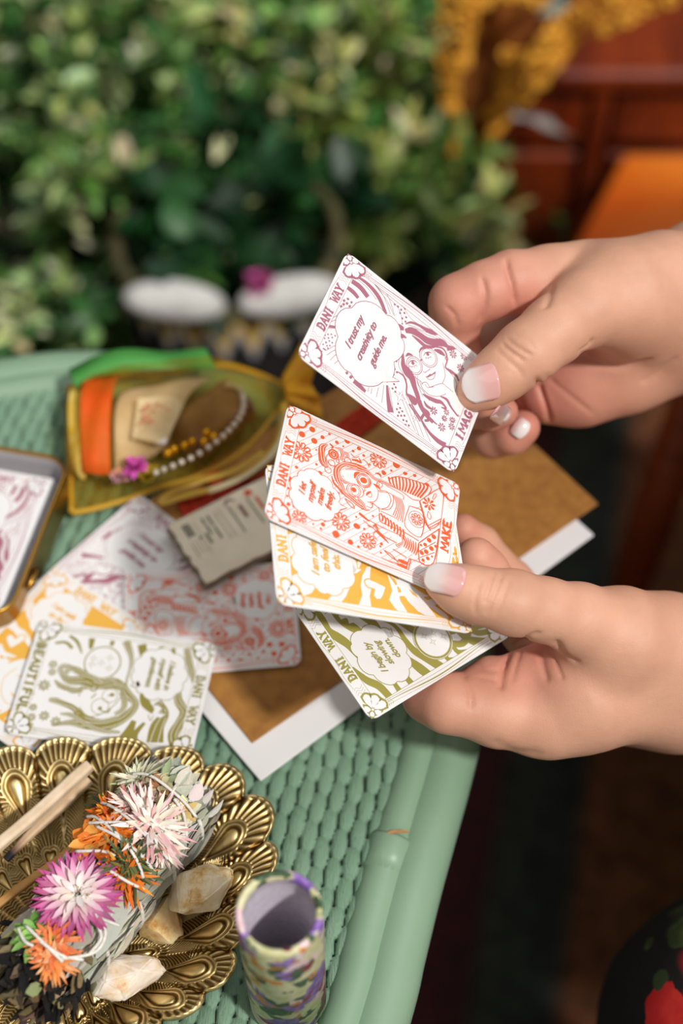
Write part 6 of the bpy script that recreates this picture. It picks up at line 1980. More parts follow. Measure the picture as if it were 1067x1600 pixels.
# outline of the pouch on the table (photo px at mid height)
up_px = [(103, 592), (140, 580), (180, 572), (235, 572), (300, 562), (345, 556), (390, 566), (430, 582), (452, 596)]
lo_px = [(112, 802), (150, 795), (200, 780), (250, 762), (300, 748), (345, 728), (385, 700), (425, 655), (450, 622)]
GZ = TABLE_Z + 0.010
UP = catmull([at(x, y, GZ) for x, y in up_px], 5); LO = catmull([at(x, y, GZ - 0.006) for x, y in lo_px], 5)
NU, NV = len(UP), 22
rnb = random.Random(8)
def sheet_surf(sign, name):
    V = []; F = []
    for i in range(NU):
        t = i / (NU - 1)
        hgt = 0.028 * (math.sin(PI * min(1, t * 1.02 + 0.10)) ** 0.7 if t < 0.95 else 0.25) + 0.002
        for j in range(NV + 1):
            s_ = j / NV
            p = UP[i].lerp(LO[i], s_)
            b_ = (math.sin(PI * s_)) ** 0.6
            wr = 0.0016 * noise.noise(Vector((t * 9, s_ * 14, sign * 3))) + 0.0012 * math.sin(s_ * 40 + t * 6) * max(0, t - 0.55) * 2
            z = TABLE_Z + 0.003 + (hgt * b_ + wr if sign > 0 else 0.0005 * b_)
            V.append((p.x, p.y, max(z, TABLE_Z + 0.0025)))
    for i in range(NU - 1):
        for j in range(NV):
            a = i * (NV + 1) + j
            q = (a, a + 1, a + NV + 2, a + NV + 1)
            F.append(q if sign > 0 else q[::-1])
    return mesh_obj(name, V, F, m_org)
pouch = thing('organza_pouch', 'sheer yellow organza pouch full of trinkets at the far side of the table', 'pouch', tuple(at(270, 680)))
part(sheet_surf(1, 'top_panel'), pouch); part(sheet_surf(-1, 'bottom_panel'), pouch)
m_orgd = mat('gathered_organza', '#d9971c', 0.6)
bsdf(m_orgd).inputs['Subsurface Weight'].default_value = 0.2
mb = MB()
nk = at(452, 608, TABLE_Z + 0.012)
dirn = (at(490, 600, TABLE_Z + 0.014) - at(430, 612, TABLE_Z + 0.014)).normalized()
sdn = dirn.cross(Vector((0, 0, 1)))
V = []; F = []; n_ = 72
for i in range(9):
    t = i / 8
    for k in range(n_):
        a = 2 * PI * k / n_
        r_ = (0.0045 + 0.008 * t ** 0.8) * (1 + 0.30 * math.sin(a * 9 + t * 2) * (0.3 + t))
        V.append(nk + dirn * (0.011 * t - 0.002 + 0.0012 * math.sin(a * 5) * t) + sdn * (r_ * math.cos(a) * 1.15) + Vector((0, 0, r_ * math.sin(a) * 0.75 + 0.002 * t)))
for i in range(8):
    for k in range(n_):
        F.append((i * n_ + k, i * n_ + (k + 1) % n_, (i + 1) * n_ + (k + 1) % n_, (i + 1) * n_ + k))
mb.add(V, F); part(mb.build('gathered_mouth', m_orgd), pouch)
m_hem = mat('pouch_seam', '#c79a25', 0.6)
mb = MB()
for C_ in (UP, LO):
    mb.tube([Vector((p.x, p.y, TABLE_Z + 0.0042)) for p in C_], 0.0011, 8)
mb.tube([Vector((UP[0].x, UP[0].y, TABLE_Z + 0.0042)), Vector((LO[0].x, LO[0].y, TABLE_Z + 0.0042))], 0.0011, 8)
part(mb.build('seam', m_hem), pouch)
m_rib = mat('satin_ribbon', '#c9a03a', 0.35)
def ribbon(P, w, name, m, z=0.0, tw=0.3):
    P = catmull(P, 8)
    V = []; F = []
    for i, p in enumerate(P):
        t = (P[min(i + 1, len(P) - 1)] - P[max(i - 1, 0)]).normalized()
        s_ = t.cross(Vector((0, 0, 1))).normalized()
        r_ = math.sin(i * 0.35) * tw
        s_ = s_ * math.cos(r_) + Vector((0, 0, 1)) * math.sin(r_)
        V += [p - s_ * w / 2, p + s_ * w / 2]
    for i in range(len(P) - 1):
        F.append((2 * i, 2 * i + 1, 2 * i + 3, 2 * i + 2))
    o = mesh_obj(name, V, F, m); solid(o, 0.0003, 0)
    return o
zr = TABLE_Z + 0.010
part(ribbon([at(446, 628, zr), at(440, 660, zr), at(425, 700, zr), at(390, 735, zr), at(340, 760, zr), at(285, 776, zr), at(252, 786, zr), at(262, 772, zr), at(310, 752, zr), at(365, 735, zr), at(410, 705, zr)], 0.0026, 'drawstring', m_rib), pouch)
mb = MB()
part(ribbon([at(452, 640, zr + .003), at(432, 700, zr + .003), at(385, 742, zr + .002), at(325, 768, zr)], 0.0024, 'drawstring', mat('ivory_ribbon', '#d9c9a0', 0.4)), pouch)
# contents
m_ocard = mat('orange_card', '#ea5a1e', 0.6)
def curved_strip(pts_top, pts_bot, z, bulge, m, name, label, cat, nj=10):
    A = catmull([at(x, y, z) for x, y in pts_top], 4); B = catmull([at(x, y, z) for x, y in pts_bot], 4)
    V = []; F = []
    for i in range(len(A)):
        for j in range(nj + 1):
            s_ = j / nj
            p = A[i].lerp(B[i], s_)
            V.append((p.x, p.y, z + bulge * math.sin(PI * s_) + 0.0008 * math.sin(i * 0.9 + s_ * 5)))
    for i in range(len(A) - 1):
        for j in range(nj):
            a = i * (nj + 1) + j
            F.append((a, a + 1, a + nj + 2, a + nj + 1))
    o = mesh_obj(name, V, F, m); solid(o, 0.0005, -1); origin_to(o)
    return tag(o, label, cat)
ZC = TABLE_Z + 0.013
curved_strip([(136, 584), (162, 580), (186, 582)], [(128, 737), (148, 742), (172, 738)], ZC, 0.010, m_ocard, 'orange_strip', 'wide bright orange paper band in the left end of the yellow pouch', 'paper band')
curved_strip([(112, 600), (124, 592), (136, 586)], [(112, 735), (124, 745), (132, 748)], ZC - 0.003, 0.008, mottled('yellow_lace', '#e3c34a', '#efe09a', 300, 0.8), 'lace_trim', 'pale yellow lace edging at the left end of the yellow pouch', 'lace')
m_cloth = mottled('blush_cotton', '#d8c3b6', '#e6d6cc', 60, 0.9, bs=0.3)
curved_strip([(190, 612), (230, 600), (290, 590), (330, 590)], [(180, 738), (215, 722), (240, 712), (262, 700)], ZC - 0.002, 0.010, m_cloth, 'cotton_pouch', 'blush cotton bag beside the orange band inside the yellow pouch', 'bag')
m_tagp = mat('tag_paper', '#eadfda', 0.7); m_pinkp = mat('pink_print', '#d98f96', 0.7)
tq = [(216, 622), (270, 618), (288, 630), (258, 694), (206, 684)]
V = [at(x, y, ZC + 0.0125 - 0.0012 * i) for i, (x, y) in enumerate(tq)]
mb = MB(); mb.add(V, [(0, 1, 2, 3, 4)])
for (x, y, r_) in ((225, 640, 5), (232, 634, 5), (240, 642, 4), (228, 652, 6), (236, 658, 5), (246, 632, 4), (222, 660, 4), (255, 634, 3), (262, 640, 3)):
    pt_ = [at(x + r_ * math.cos(a), y + r_ * 0.8 * math.sin(a), ZC + 0.0128) for a in [0, -1.05, -2.1, -3.14, -4.2, -5.2]]
    mb.add(pt_, [tuple(range(6))], mi=1)
o = mb.build('gift_tag', [m_tagp, m_pinkp], smooth=False); origin_to(o); tag(o, 'cream tag with faded pink print inside the yellow pouch', 'tag')
m_soap = mottled('brown_bar', '#6f4b33', '#a07b5c', 50, 0.7)
mb = MB()
c_ = at(330, 655, TABLE_Z + 0.013)
a1 = (at(390, 600, TABLE_Z + .013) - at(270, 690, TABLE_Z + .013)).normalized()
Rm = Matrix([[a1.x, -a1.y, 0], [a1.y, a1.x, 0], [0, 0, 1]])
mb.box(c_, (0.034, 0.019, 0.013), Rm, taper=0.92)
o = mb.build('soap_bar', m_soap, smooth=False); bevel(o, 0.003, 3); origin_to(o); tag(o, 'brown bar wrapped in pale paper in the middle of the yellow pouch', 'soap')
m_pearl = mat('pearl', '#e4d6c4', 0.25)
mb = MB()
ppx = catmull([Vector(p + (0,)) for p in [(356, 602), (372, 606), (380, 622), (378, 645), (362, 668), (338, 690), (305, 712), (270, 728), (240, 740)]], 5)
th = thing('pearl_strand', 'strand of tiny ivory beads curling round the right side of the yellow pouch', 'beads', tuple(at(330, 690, ZC)))
last = None
for q in ppx:
    p = at(q.x, q.y, ZC + 0.008)
    if last is None or (p - last).length > 0.0024:
        mb.sphere(p, 0.00125, 8, 6); last = p
part(mb.build('beads', m_pearl), th)
m_gbead = mat('gold_bead', '#e0a01c', 0.2, 0.8)
for i, (x, y) in enumerate([(272, 702), (288, 696), (300, 690), (318, 690), (333, 682), (322, 676), (262, 708)]):
    mb = MB(); mb.sphere(at(x, y, ZC + 0.009), 0.0018, 10, 7)
    o = mb.build('gold_bead', m_gbead); origin_to(o)
    tag(o, 'shiny golden bead in the lower middle of the yellow pouch', 'bead', 'loose golden beads inside the yellow pouch')
def puff(name, px, z, r, col, label, cat, n=30):
    mb = MB(); r_ = random.Random(int(px[0]))
    c = at(px[0], px[1], z)
    for i in range(n):
        a = r_.uniform(0, 2 * PI); el = r_.uniform(0.1, 1.2)
        d = Vector((math.cos(a) * math.cos(el), math.sin(a) * math.cos(el), math.sin(el)))
        mb.petal(c, d, Vector((0, 0, 1)), r * r_.uniform(.7, 1.1), r * 0.6, jit(col, .1), n=4, curl=r_.uniform(-.3, .2), cup=.3)
    o = mb.build(name, m_petal); origin_to(o); return tag(o, label, cat)
puff('silk_flower', (212, 732), ZC + 0.003, 0.0062, srgb('#d457b0')[:3], 'magenta silk flower by the lower edge of the yellow pouch', 'flower')
puff('silk_flower', (190, 748), ZC - 0.001, 0.0052, srgb('#d9a3ad')[:3], 'dusty pink silk flower at the lower left of the yellow pouch', 'flower')
puff('silk_flower', (232, 744), ZC - 0.002, 0.0055, srgb('#b79a22')[:3], 'mustard silk flower beside the magenta one in the yellow pouch', 'flower')
# green ribbon behind the pouch
m_gr = mat('green_satin', '#4f9a4a', 0.45)
o = ribbon([at(112, 592, TABLE_Z + .016), at(150, 572, TABLE_Z + .020), at(205, 562, TABLE_Z + .022), at(270, 563, TABLE_Z + .020), at(330, 560, TABLE_Z + .014)], 0.011, 'green_ribbon', m_gr, tw=0.15)
origin_to(o); tag(o, 'bright green satin ribbon lying along the far side of the yellow pouch', 'ribbon')
# red crocheted band
m_red = mottled('red_yarn', '#a82a16', '#c63c1c', 400, 0.95, bs=0.6, bd=0.001)
mb = MB()
cp = catmull([at(x, y, TABLE_Z + 0.0048) for x, y in [(288, 800), (330, 790), (375, 772), (410, 762), (450, 738), (500, 700), (545, 672), (590, 640), (625, 615)]], 14)
rn = random.Random(3)
last = None
for i, p in enumerate(cp):
    t = (cp[min(i + 1, len(cp) - 1)] - cp[max(i - 1, 0)]).normalized(); s_ = t.cross(Vector((0, 0, 1)))
    if last is not None and (p - last).length < 0.0021: continue
    last = p
    for j, off in enumerate((-0.0042, -0.0014, 0.0014, 0.0042)):
        c = p + s_ * off + Vector((0, 0, rn.uniform(-.0004, .0006)))
        d1 = (t * 0.0016 + s_ * (0.0008 if j % 2 else -0.0008))
        mb.tube([c - d1, c + Vector((0, 0, 0.0008)), c + d1], [0.0008, 0.0013, 0.0008], 7)
o = mb.build('crochet_band', m_red); origin_to(o); tag(o, 'red crocheted band running across the table behind the held cards', 'band')
# shorter knot of the same yarn
mb = MB()
for k in range(26):
    a = k * 0.9
    c = at(338 + 12 * math.cos(a), 748 + 8 * math.sin(a), TABLE_Z + 0.004 + 0.0001 * k)
    mb.tube([c - Vector((0.002, 0.001, 0)), c + Vector((0, 0, 0.001)), c + Vector((0.002, -0.001, 0))], [0.0008, 0.0013, 0.0008], 7)
o = mb.build('yarn_knot', m_red); origin_to(o); tag(o, 'small knot of red yarn between the yellow pouch and the red band', 'yarn')
# ------------------------------------------------------------------ dress and lap
m_dress = mat('black_floral_fabric', '#0c0b0c', 0.85)
vd = coords(m_dress)
def blotch(m, prev, scale, thr, c1, c2, seed, soft=0.02):
    mp = nd(m, 'ShaderNodeMapping'); mp.inputs['Location'].default_value = (seed, seed * .7, seed * .3); lk(m, vd, mp.inputs[0])
    ns = nd(m, 'ShaderNodeTexNoise'); ns.inputs['Scale'].default_value = scale; ns.inputs['Detail'].default_value = 2; lk(m, mp.outputs[0], ns.inputs['Vector'])
    r_ = ramp(m, ns.outputs['Fac'], [(thr, (0, 0, 0)), (thr + soft, (1, 1, 1))])
    n2 = nd(m, 'ShaderNodeTexNoise'); n2.inputs['Scale'].default_value = scale * 9; lk(m, mp.outputs[0], n2.inputs['Vector'])
    c_ = ramp(m, n2.outputs['Fac'], [(0.4, c1), (0.6, c2)])
    x = nd(m, 'ShaderNodeMix', data_type='RGBA'); lk(m, r_.outputs[0], x.inputs[0]); lk(m, prev, x.inputs[6]); lk(m, c_.outputs[0], x.inputs[7])
    return x.outputs[2]
b0_ = ramp(m_dress, noisy(m_dress, vd, 200, 2), [(0.4, '#0b0a0b'), (0.6, '#121010')]).outputs[0]
b0_ = blotch(m_dress, b0_, 16, 0.63, '#2c3a22', '#4a5534', 3.3)
b0_ = blotch(m_dress, b0_, 13, 0.615, '#b5171c', '#d02a22', 8.1)
lk(m_dress, b0_, bsdf(m_dress).inputs['Base Color'])
fld = Field((0.06, -0.30, 0.02), (0.90, 0.68, 1.08), 0.009)
F = fld.big()
kn1, kn2 = W_(0.168, 0.130, 0.468), W_(0.34, 0.33, 0.440)
cb(W_(0.64, 0.120, 0.56), kn1, 0.115, 0.068, 0.04); cb(W_(0.64, 0.300, 0.56), kn2, 0.115, 0.07, 0.04)
cb(W_(0.45, 0.2, 0.50), W_(0.48, 0.36, 0.50), 0.075, 0.075, 0.05)
cb(kn1, W_(0.225, 0.10, 0.12), 0.066, 0.095, 0.03); cb(kn2, W_(0.37, 0.31, 0.12), 0.07, 0.10, 0.03)
cb(W_(0.66, 0.210, 0.58), W_(0.67, 0.210, 0.76), 0.152, 0.136, 0.03); cb(W_(0.67, 0.210, 0.76), W_(0.68, 0.210, 0.94), 0.136, 0.148, 0.03)
cb(W_(0.68, 0.070, 0.995), W_(0.68, 0.350, 0.995), 0.082, 0.082, 0.03)
cb(W_(0.66, 0.030, 1.01), W_(0.70, -0.040, 0.90), 0.068, 0.075, 0.02); cb(W_(0.66, 0.390, 1.01), W_(0.70, 0.460, 0.90), 0.068, 0.075, 0.02)
V, Q = fld.mesh(F)
Nn = vnormals(V, Q)
fo = np.array([noise.noise(Vector((p[0] * 9, p[1] * 16, p[2] * 5))) for p in V]) * 0.009 + np.sin(V[:, 1] * 70 + V[:, 0] * 18) * 0.0022
V = V + Nn * fo[:, None]
V = smooth_mesh(V, Q, 3)
dbvh = BVHTree.FromPolygons([tuple(v) for v in V], [tuple(int(i) for i in q) for q in Q])
prev = b0_
nzv = nd(m_dress, 'ShaderNodeTexNoise'); nzv.inputs['Scale'].default_value = 90; nzv.inputs['Detail'].default_value = 3; lk(m_dress, vd, nzv.inputs['Vector'])
for (x_, y_, r_, c1_, c2_) in ((1045, 1592, 0.0105, '#c4181c', '#d83028'), (1050, 1402, 0.0085, '#a8201c', '#c23a24'), (1075, 1345, 0.007, '#b01a1c', '#c02a22'), (1066, 1460, 0.0050, '#33401f', '#4a5a2e'), (1010, 1480, 0.0022, '#33401f', '#4a5a2e'), (1030, 1530, 0.0022, '#33401f', '#4a5a2e')):
    hit = dbvh.ray_cast(CL, ray(x_, y_).normalized())
    if hit[0] is None: continue
    q_ = hit[0] - Vector((0.5, 0.3, 0.0))
    dn = nd(m_dress, 'ShaderNodeVectorMath', operation='DISTANCE'); dn.inputs[1].default_value = tuple(hit[0]); lk(m_dress, vd, dn.inputs[0])
    sm = nd(m_dress, 'ShaderNodeMath', operation='MULTIPLY_ADD', i_1=0.012, i_2=-0.006); lk(m_dress, nzv.outputs['Fac'], sm.inputs[0])
    s2 = nd(m_dress, 'ShaderNodeMath', operation='ADD'); lk(m_dress, dn.outputs['Value'], s2.inputs[0]); lk(m_dress, sm.outputs[0], s2.inputs[1])
    lt = nd(m_dress, 'ShaderNodeMath', operation='LESS_THAN', i_1=r_); lk(m_dress, s2.outputs[0], lt.inputs[0])
    cc_ = ramp(m_dress, nzv.outputs['Fac'], [(0.4, c1_), (0.6, c2_)])
    xx_ = nd(m_dress, 'ShaderNodeMix', data_type='RGBA'); lk(m_dress, lt.outputs[0], xx_.inputs[0]); lk(m_dress, prev, xx_.inputs[6]); lk(m_dress, cc_.outputs[0], xx_.inputs[7])
    prev = xx_.outputs[2]
lk(m_dress, prev, bsdf(m_dress).inputs['Base Color'])
o = mesh_obj('dress', V, Q, m_dress); o['label'] = 'black dress printed with red flowers and green stems'
part(o, person)
m_hair = mottled('brown_hair', '#2a1a12', '#3d281b', 30, 0.6, bs=0.4, stretch=(1, 1, 0.1))
fld = Field((0.54, 0.04, 0.92), (0.84, 0.40, 1.42), 0.008); F = fld.big()
cb(W_(0.70, 0.210, 1.25), W_(0.71, 0.210, 1.29), 0.095, 0.09, 0.03); cb(W_(0.74, 0.210, 1.25), W_(0.775, 0.210, 1.02), 0.075, 0.05, 0.03)
V, Q = fld.mesh(F); V = smooth_mesh(V, Q, 2)
part(mesh_obj('hair', V, Q, m_hair), person)
# seat she sits on
m_wood_red = mottled('mahogany', '#2a0f08', '#481a0c', 14, 0.45, bs=0.15, bd=0.001, stretch=(1, 1, 6))
def boxthing(mb, x0, x1, y0, y1, z0_, z1_): mb.box(((x0 + x1) / 2, (y0 + y1) / 2, (z0_ + z1_) / 2), (x1 - x0, y1 - y0, z1_ - z0_))
bench = thing('wooden_bench', 'dark wooden bench at the right under the person in the black dress', 'bench', (0.66, 0.22, 0.009))
mb = MB(); boxthing(mb, 0.50, 0.86, -0.02, 0.46, 0.385, 0.415); o = mb.build('seat', m_wood_red, smooth=False); bevel(o, 0.006); part(o, bench)
for x in (0.53, 0.83):
    for y in (0.02, 0.42):
        mb = MB(); mb.tube([(x, y, 0.385), (x, y, 0.017)], 0.02, 14); part(mb.build('leg', m_wood_red), bench)
# plain stool whose leg shows between the hands
stool = thing('wooden_stool', 'wooden stool with a splayed orange brown leg showing right of the hands', 'stool', (0.335, 0.555, 0.0))
m_legw = mottled('orange_wood', '#7a2f10', '#9c4418', 20, 0.4, stretch=(1, 1, 5))
mb = MB(); mb.lathe([(0.0, 0.40), (0.125, 0.40), (0.13, 0.392), (0.13, 0.375), (0.12, 0.37), (0, 0.37)], (0.335, 0.575, 0), 40); part(mb.build('seat', m_legw), stool)
top = aty(1062, 600, 0.56); bot = aty(978, 930, 0.54)
for (a_, b_) in (((top.x + 0.012, top.y, 0.37), (bot.x, bot.y, 0.016)), ((0.34, 0.45, 0.37), (0.35, 0.42, 0.016)), ((0.34, 0.66, 0.37), (0.34, 0.70, 0.016)), ((0.44, 0.56, 0.37), (0.47, 0.56, 0.016))):
    mb = MB(); mb.tube([a_, tuple((Vector(a_) + Vector(b_)) / 2), b_], [0.014, 0.016, 0.012], 14); part(mb.build('leg', m_legw), stool)

# ------------------------------------------------------------------ low chest of drawers, top right
m_chest = mottled('chest_mahogany', '#5a1c0a', '#8a3610', 9, 0.38, bs=0.2, bd=0.001, stretch=(5, 1, 1), detail=5)
YC = 0.93
xl = aty(745, 300, YC).x
ztop = aty(1000, 100, YC).z; zg = aty(1000, 228, YC).z
xs_ = aty(912, 300, YC).x
chest = thing('wooden_chest', 'low mahogany chest in the top right corner catching streaks of sun', 'chest', (0.4, 1.1, 0.0))
mb = MB(); boxthing(mb, xl, 0.95, YC + 0.012, YC + 0.42, 0.03, ztop - 0.02); part(mb.build('carcass', m_chest, smooth=False), chest)
mb = MB(); boxthing(mb, xl - 0.01, 0.96, YC - 0.012, YC + 0.43, ztop - 0.02, ztop); o = mb.build('chest_top', m_chest, smooth=False); bevel(o, 0.006, 3); part(o, chest)
for (x0, x1) in ((xl + 0.006, xs_ - 0.010), (xs_ + 0.012, 0.60), (0.62, 0.94)):
    for (a_, b_) in ((zg + 0.006, ztop - 0.028), (0.045, zg - 0.006)):
        mb = MB(); boxthing(mb, x0, x1, YC - 0.004, YC + 0.012, a_, b_); o = mb.build('drawer', m_chest, smooth=False); bevel(o, 0.004, 3); part(o, chest)
for x in (xs_, 0.61):
    mb = MB(); boxthing(mb, x - 0.008, x + 0.008, YC - 0.008, YC + 0.014, 0.03, ztop - 0.02); o = mb.build('stile', m_chest, smooth=False); bevel(o, 0.003, 2); part(o, chest)
for x in (xl + 0.03, 0.92):
    for y in (YC + 0.03, YC + 0.38):
        mb = MB(); boxthing(mb, x - 0.018, x + 0.018, y - 0.018, y + 0.018, 0.0, 0.03); part(mb.build('foot', m_chest, smooth=False), chest)

# added cushion, tilted to the sun to make a bright patch before the chest
m_cush = mottled('sun_patch_orange', '#e05e12', '#f5882c', 12, 0.35, bs=0.2, bd=0.001)
def lean(x, y, f_):
    Y = 0.925 - 0.15 * f_
    return aty(x, y, Y)
q4 = [lean(975, 236, 0), lean(1200, 240, 0), lean(1200, 440, 1), lean(868, 440, 1)]
nC = (q4[1] - q4[0]).cross(q4[3] - q4[0]).normalized()
if nC.y > 0: nC = -nC
mb = MB(); nC2 = nC * -0.02
mb.add([q - nC * 0.0 for q in q4] + [q + nC2 for q in q4], [(0, 1, 2, 3), (7, 6, 5, 4), (0, 4, 5, 1), (1, 5, 6, 2), (2, 6, 7, 3), (3, 7, 4, 0)])
o = mb.build('added_cushion', m_cush, smooth=True)
bevel(o, 0.006, 4); origin_to(o)
tag(o, 'added orange cushion leaning on the front of the mahogany chest, standing for a sunlit patch', 'cushion')

# ------------------------------------------------------------------ mustard crochet shawl hanging over the chest
m_must = mottled('mustard_yarn', '#d08c1e', '#f0b03a', 60, 0.85)
mb = MB()
rn = random.Random(21)
YS = 0.86
def loop(p, r, th_, tilt):
    n = 9
    u_ = Vector((1, 0, 0)); w_ = Vector((0, math.sin(tilt), math.cos(tilt)))
    mb.tube([p + u_ * (r * math.cos(2 * PI * k / n)) + w_ * (r * math.sin(2 * PI * k / n)) for k in range(n)], th_, 6, closed=True)
rows = [([(1050, 2), (985, 30), (940, 52)], 9), ([(1010, -6), (935, 20), (880, 60)], 9), ([(960, -10), (890, 25), (855, 65)], 9), ([(925, 30), (870, 62), (838, 82)], 8),
        ([(905, 60), (868, 92), (800, 120)], 9), ([(890, 75), (850, 100), (795, 88)], 9), ([(875, 95), (845, 122), (790, 140)], 9), ([(820, 90), (790, 120), (800, 160)], 8), ([(850, 130), (820, 148), (780, 160)], 8), ([(830, 150), (800, 172), (770, 180)], 8),
        ([(800, 170), (780, 200), (765, 222)], 8), ([(700, -10), (706, 60), (698, 130)], 10), ([(725, -10), (722, 50), (715, 110)], 10), ([(690, 40), (700, 110), (706, 170)], 10),
        ([(715, 100), (712, 150), (716, 200)], 8), ([(708, 170), (714, 220), (712, 250)], 6), ([(745, -5), (735, 60), (728, 100)], 8), ([(712, 262), (708, 290), (692, 316)], 5), ([(776, 205), (770, 225), (762, 240)], 6),
        ([(870, -8), (850, 8), (820, -4)], 7), ([(800, -5), (770, 5), (745, 10)], 7)]
for P, r_ in rows:
    C_ = catmull([Vector((x, y, 0)) for x, y in P], 12)
    acc = 0
    for i, q in enumerate(C_):
        if i % 3: continue
        for dx, dy in ((-4, -2),):
            yy = YS + 0.012 * math.sin(q.x * 0.05) + rn.uniform(-.006, .006)
            p = aty(q.x + dx + rn.uniform(-2, 2), q.y + dy + rn.uniform(-2, 2), yy)
            loop(p, 0.0040 * r_ / 9, 0.0017, 0.5 + rn.uniform(-.4, .4))
# solid webbing behind the knots
m_mustd = mottled('rust_lining', '#7a3f10', '#9a5616', 30, 0.9)
shawl = thing('crochet_shawl', 'mustard yellow crocheted shawl with knotted edges hanging at the top right', 'shawl', tuple(aty(800, 100, YS)))
part(mb.build('knotted_edge', m_must), shawl)
mb = MB()
gp = [[(715, -20), (760, -20), (830, -20), (930, -20)], [(712, 50), (745, 50), (800, 50), (880, 30)], [(712, 110), (735, 110), (775, 110), (830, 90)], [(713, 160), (727, 160), (752, 158), (790, 140)], [(714, 200), (720, 200), (745, 215), (768, 205)]]
V = []
for r0_ in gp:
    for j, (x, y) in enumerate(r0_):
        V.append(aty(x, y, YS + 0.016 + 0.006 * math.sin(j * 2.1 + y * .05)))
F = [(i * 4 + j, i * 4 + j + 1, (i + 1) * 4 + j + 1, (i + 1) * 4 + j) for i in range(4) for j in range(3)]
mb.add(V, F); o = mb.build('lining', m_mustd); solid(o, 0.001, 0)
md = o.modifiers.new('s', 'SUBSURF'); md.levels = md.render_levels = 2
part(o, shawl)
# grey tassel cloth and white bit beside it
m_gl = mottled('grey_lace', '#6d6864', '#95908c', 80, 0.9)
o = ribbon([aty(800, 178, 0.84), aty(835, 186, 0.84), aty(870, 200, 0.84), aty(890, 214, 0.85)], 0.012, 'lace_scrap', m_gl); origin_to(o); tag(o, 'grey lace scrap hanging just below the mustard crocheted shawl', 'lace')
mb = MB(); p = aty(862, 2, 0.85)
for k in range(10): mb.petal(p, (math.cos(k), -0.3, math.sin(k)), (0, -1, 0.2), 0.012, 0.006)
o = mb.build('fabric_flower', mat('teal_white_fabric', '#9fb8b0', 0.8)); origin_to(o); tag(o, 'pale teal fabric flower pinned at the top of the mustard shawl', 'flower')

# ------------------------------------------------------------------ embroidered basket
cb0 = at(352, 345, 0.300)
bk = thing('embroidered_basket', 'round basket with black and gold zigzag embroidery holding a plant behind the table', 'basket', (cb0.x, cb0.y, 0.01))
RBK = 0.080
m_zig = mat('zigzag_embroidery', '#1a1512', 0.85)
tcz = nd(m_zig, 'ShaderNodeTexCoord'); spz = nd(m_zig, 'ShaderNodeSeparateXYZ'); lk(m_zig, tcz.outputs['Object'], spz.inputs[0])
an = nd(m_zig, 'ShaderNodeMath', operation='ARCTAN2'); lk(m_zig, spz.outputs[1], an.inputs[0]); lk(m_zig, spz.outputs[0], an.inputs[1])
pp_ = nd(m_zig, 'ShaderNodeMath', operation='MULTIPLY', i_1=24 / (2 * PI)); lk(m_zig, an.outputs[0], pp_.inputs[0])
pg = nd(m_zig, 'ShaderNodeMath', operation='PINGPONG', i_1=0.5); lk(m_zig, pp_.outputs[0], pg.inputs[0])
zz = nd(m_zig, 'ShaderNodeMath', operation='MULTIPLY_ADD', i_1=-18.0); lk(m_zig, spz.outputs[2], zz.inputs[0]); lk(m_zig, pg.outputs[0], zz.inputs[2])
ad_ = nd(m_zig, 'ShaderNodeMath', operation='ADD', i_1=4.75); lk(m_zig, zz.outputs[0], ad_.inputs[0])
rzz = ramp(m_zig, ad_.outputs[0], [(0.0, '#5a3d1c'), (0.22, '#8a6a34'), (0.30, '#e0bd62'), (0.45, '#e8c878'), (0.50, '#9a9aa6'), (0.60, '#b8b8c2'), (0.64, '#141010'), (1.0, '#1a1412')], 'CONSTANT')
lk(m_zig, rzz.outputs[0], bsdf(m_zig).inputs['Base Color'])
def lathe_obj(name, prof, c, m, n=64):
    mb = MB(); mb.lathe(prof, (0, 0, 0), n); o = mb.build(name, m); o.location = c; return o
def partl(o, th):   # part whose mesh is already local to its own location
    o.parent = th; o.location = Vector(o.location) - ORIG[th]; ORIG[o] = Vector((0, 0, 0)); return o
partl(lathe_obj('woven_side', [(0.002, 0.0), (RBK * 0.92, 0.0), (RBK * 0.97, 0.09), (RBK, 0.19), (RBK, 0.270)], (cb0.x, cb0.y, 0.012), m_zig), bk)
m_wrim = mottled('dark_corded_rim', '#3d3a26', '#57502f', 30, 0.8)
mb = MB(); ring = [(RBK * 0.985 * math.cos(a), RBK * 0.985 * math.sin(a), 0.276 + 0.002 * math.sin(a * 5)) for a in [2 * PI * k / 48 for k in range(48)]]
mb.tube(ring, 0.005, 12, closed=True); o = mb.build('padded_rim', m_wrim); o.location = (cb0.x, cb0.y, 0.012); partl(o, bk)
m_soil = mottled('potting_soil', '#1a120c', '#2a1c12', 60, 0.95, bs=0.5)
partl(lathe_obj('soil', [(0.0, 0.245), (RBK * 0.93, 0.243)], (cb0.x, cb0.y, 0.012), m_soil), bk)
for i, (px, py, w_, c_) in enumerate([(272, 470, 0.036, '#dedcd9'), (452, 462, 0.036, '#d8d6d2')]):
    p = at(px, py, 0.295)
    mb = MB(); mb.sphere((0, 0, 0), (w_, w_ * 0.45, 0.012), 18, 10, R=Matrix.Rotation(math.radians(-8 + 22 * i), 3, 'Z'))
    o = mb.build('white_pouch', mottled('white_felt', c_, '#a9a7a3', 25, 0.85)); o.location = p
    tag(o, ['white felt pad on the left of the embroidered basket rim', 'white felt pad on the right of the embroidered basket rim'][i], 'pad')
p = at(405, 447, 0.21)
puff('silk_flower', (405, 447), 0.305, 0.012, srgb('#b8508f')[:3], 'magenta silk flower on the rim of the embroidered basket', 'flower')
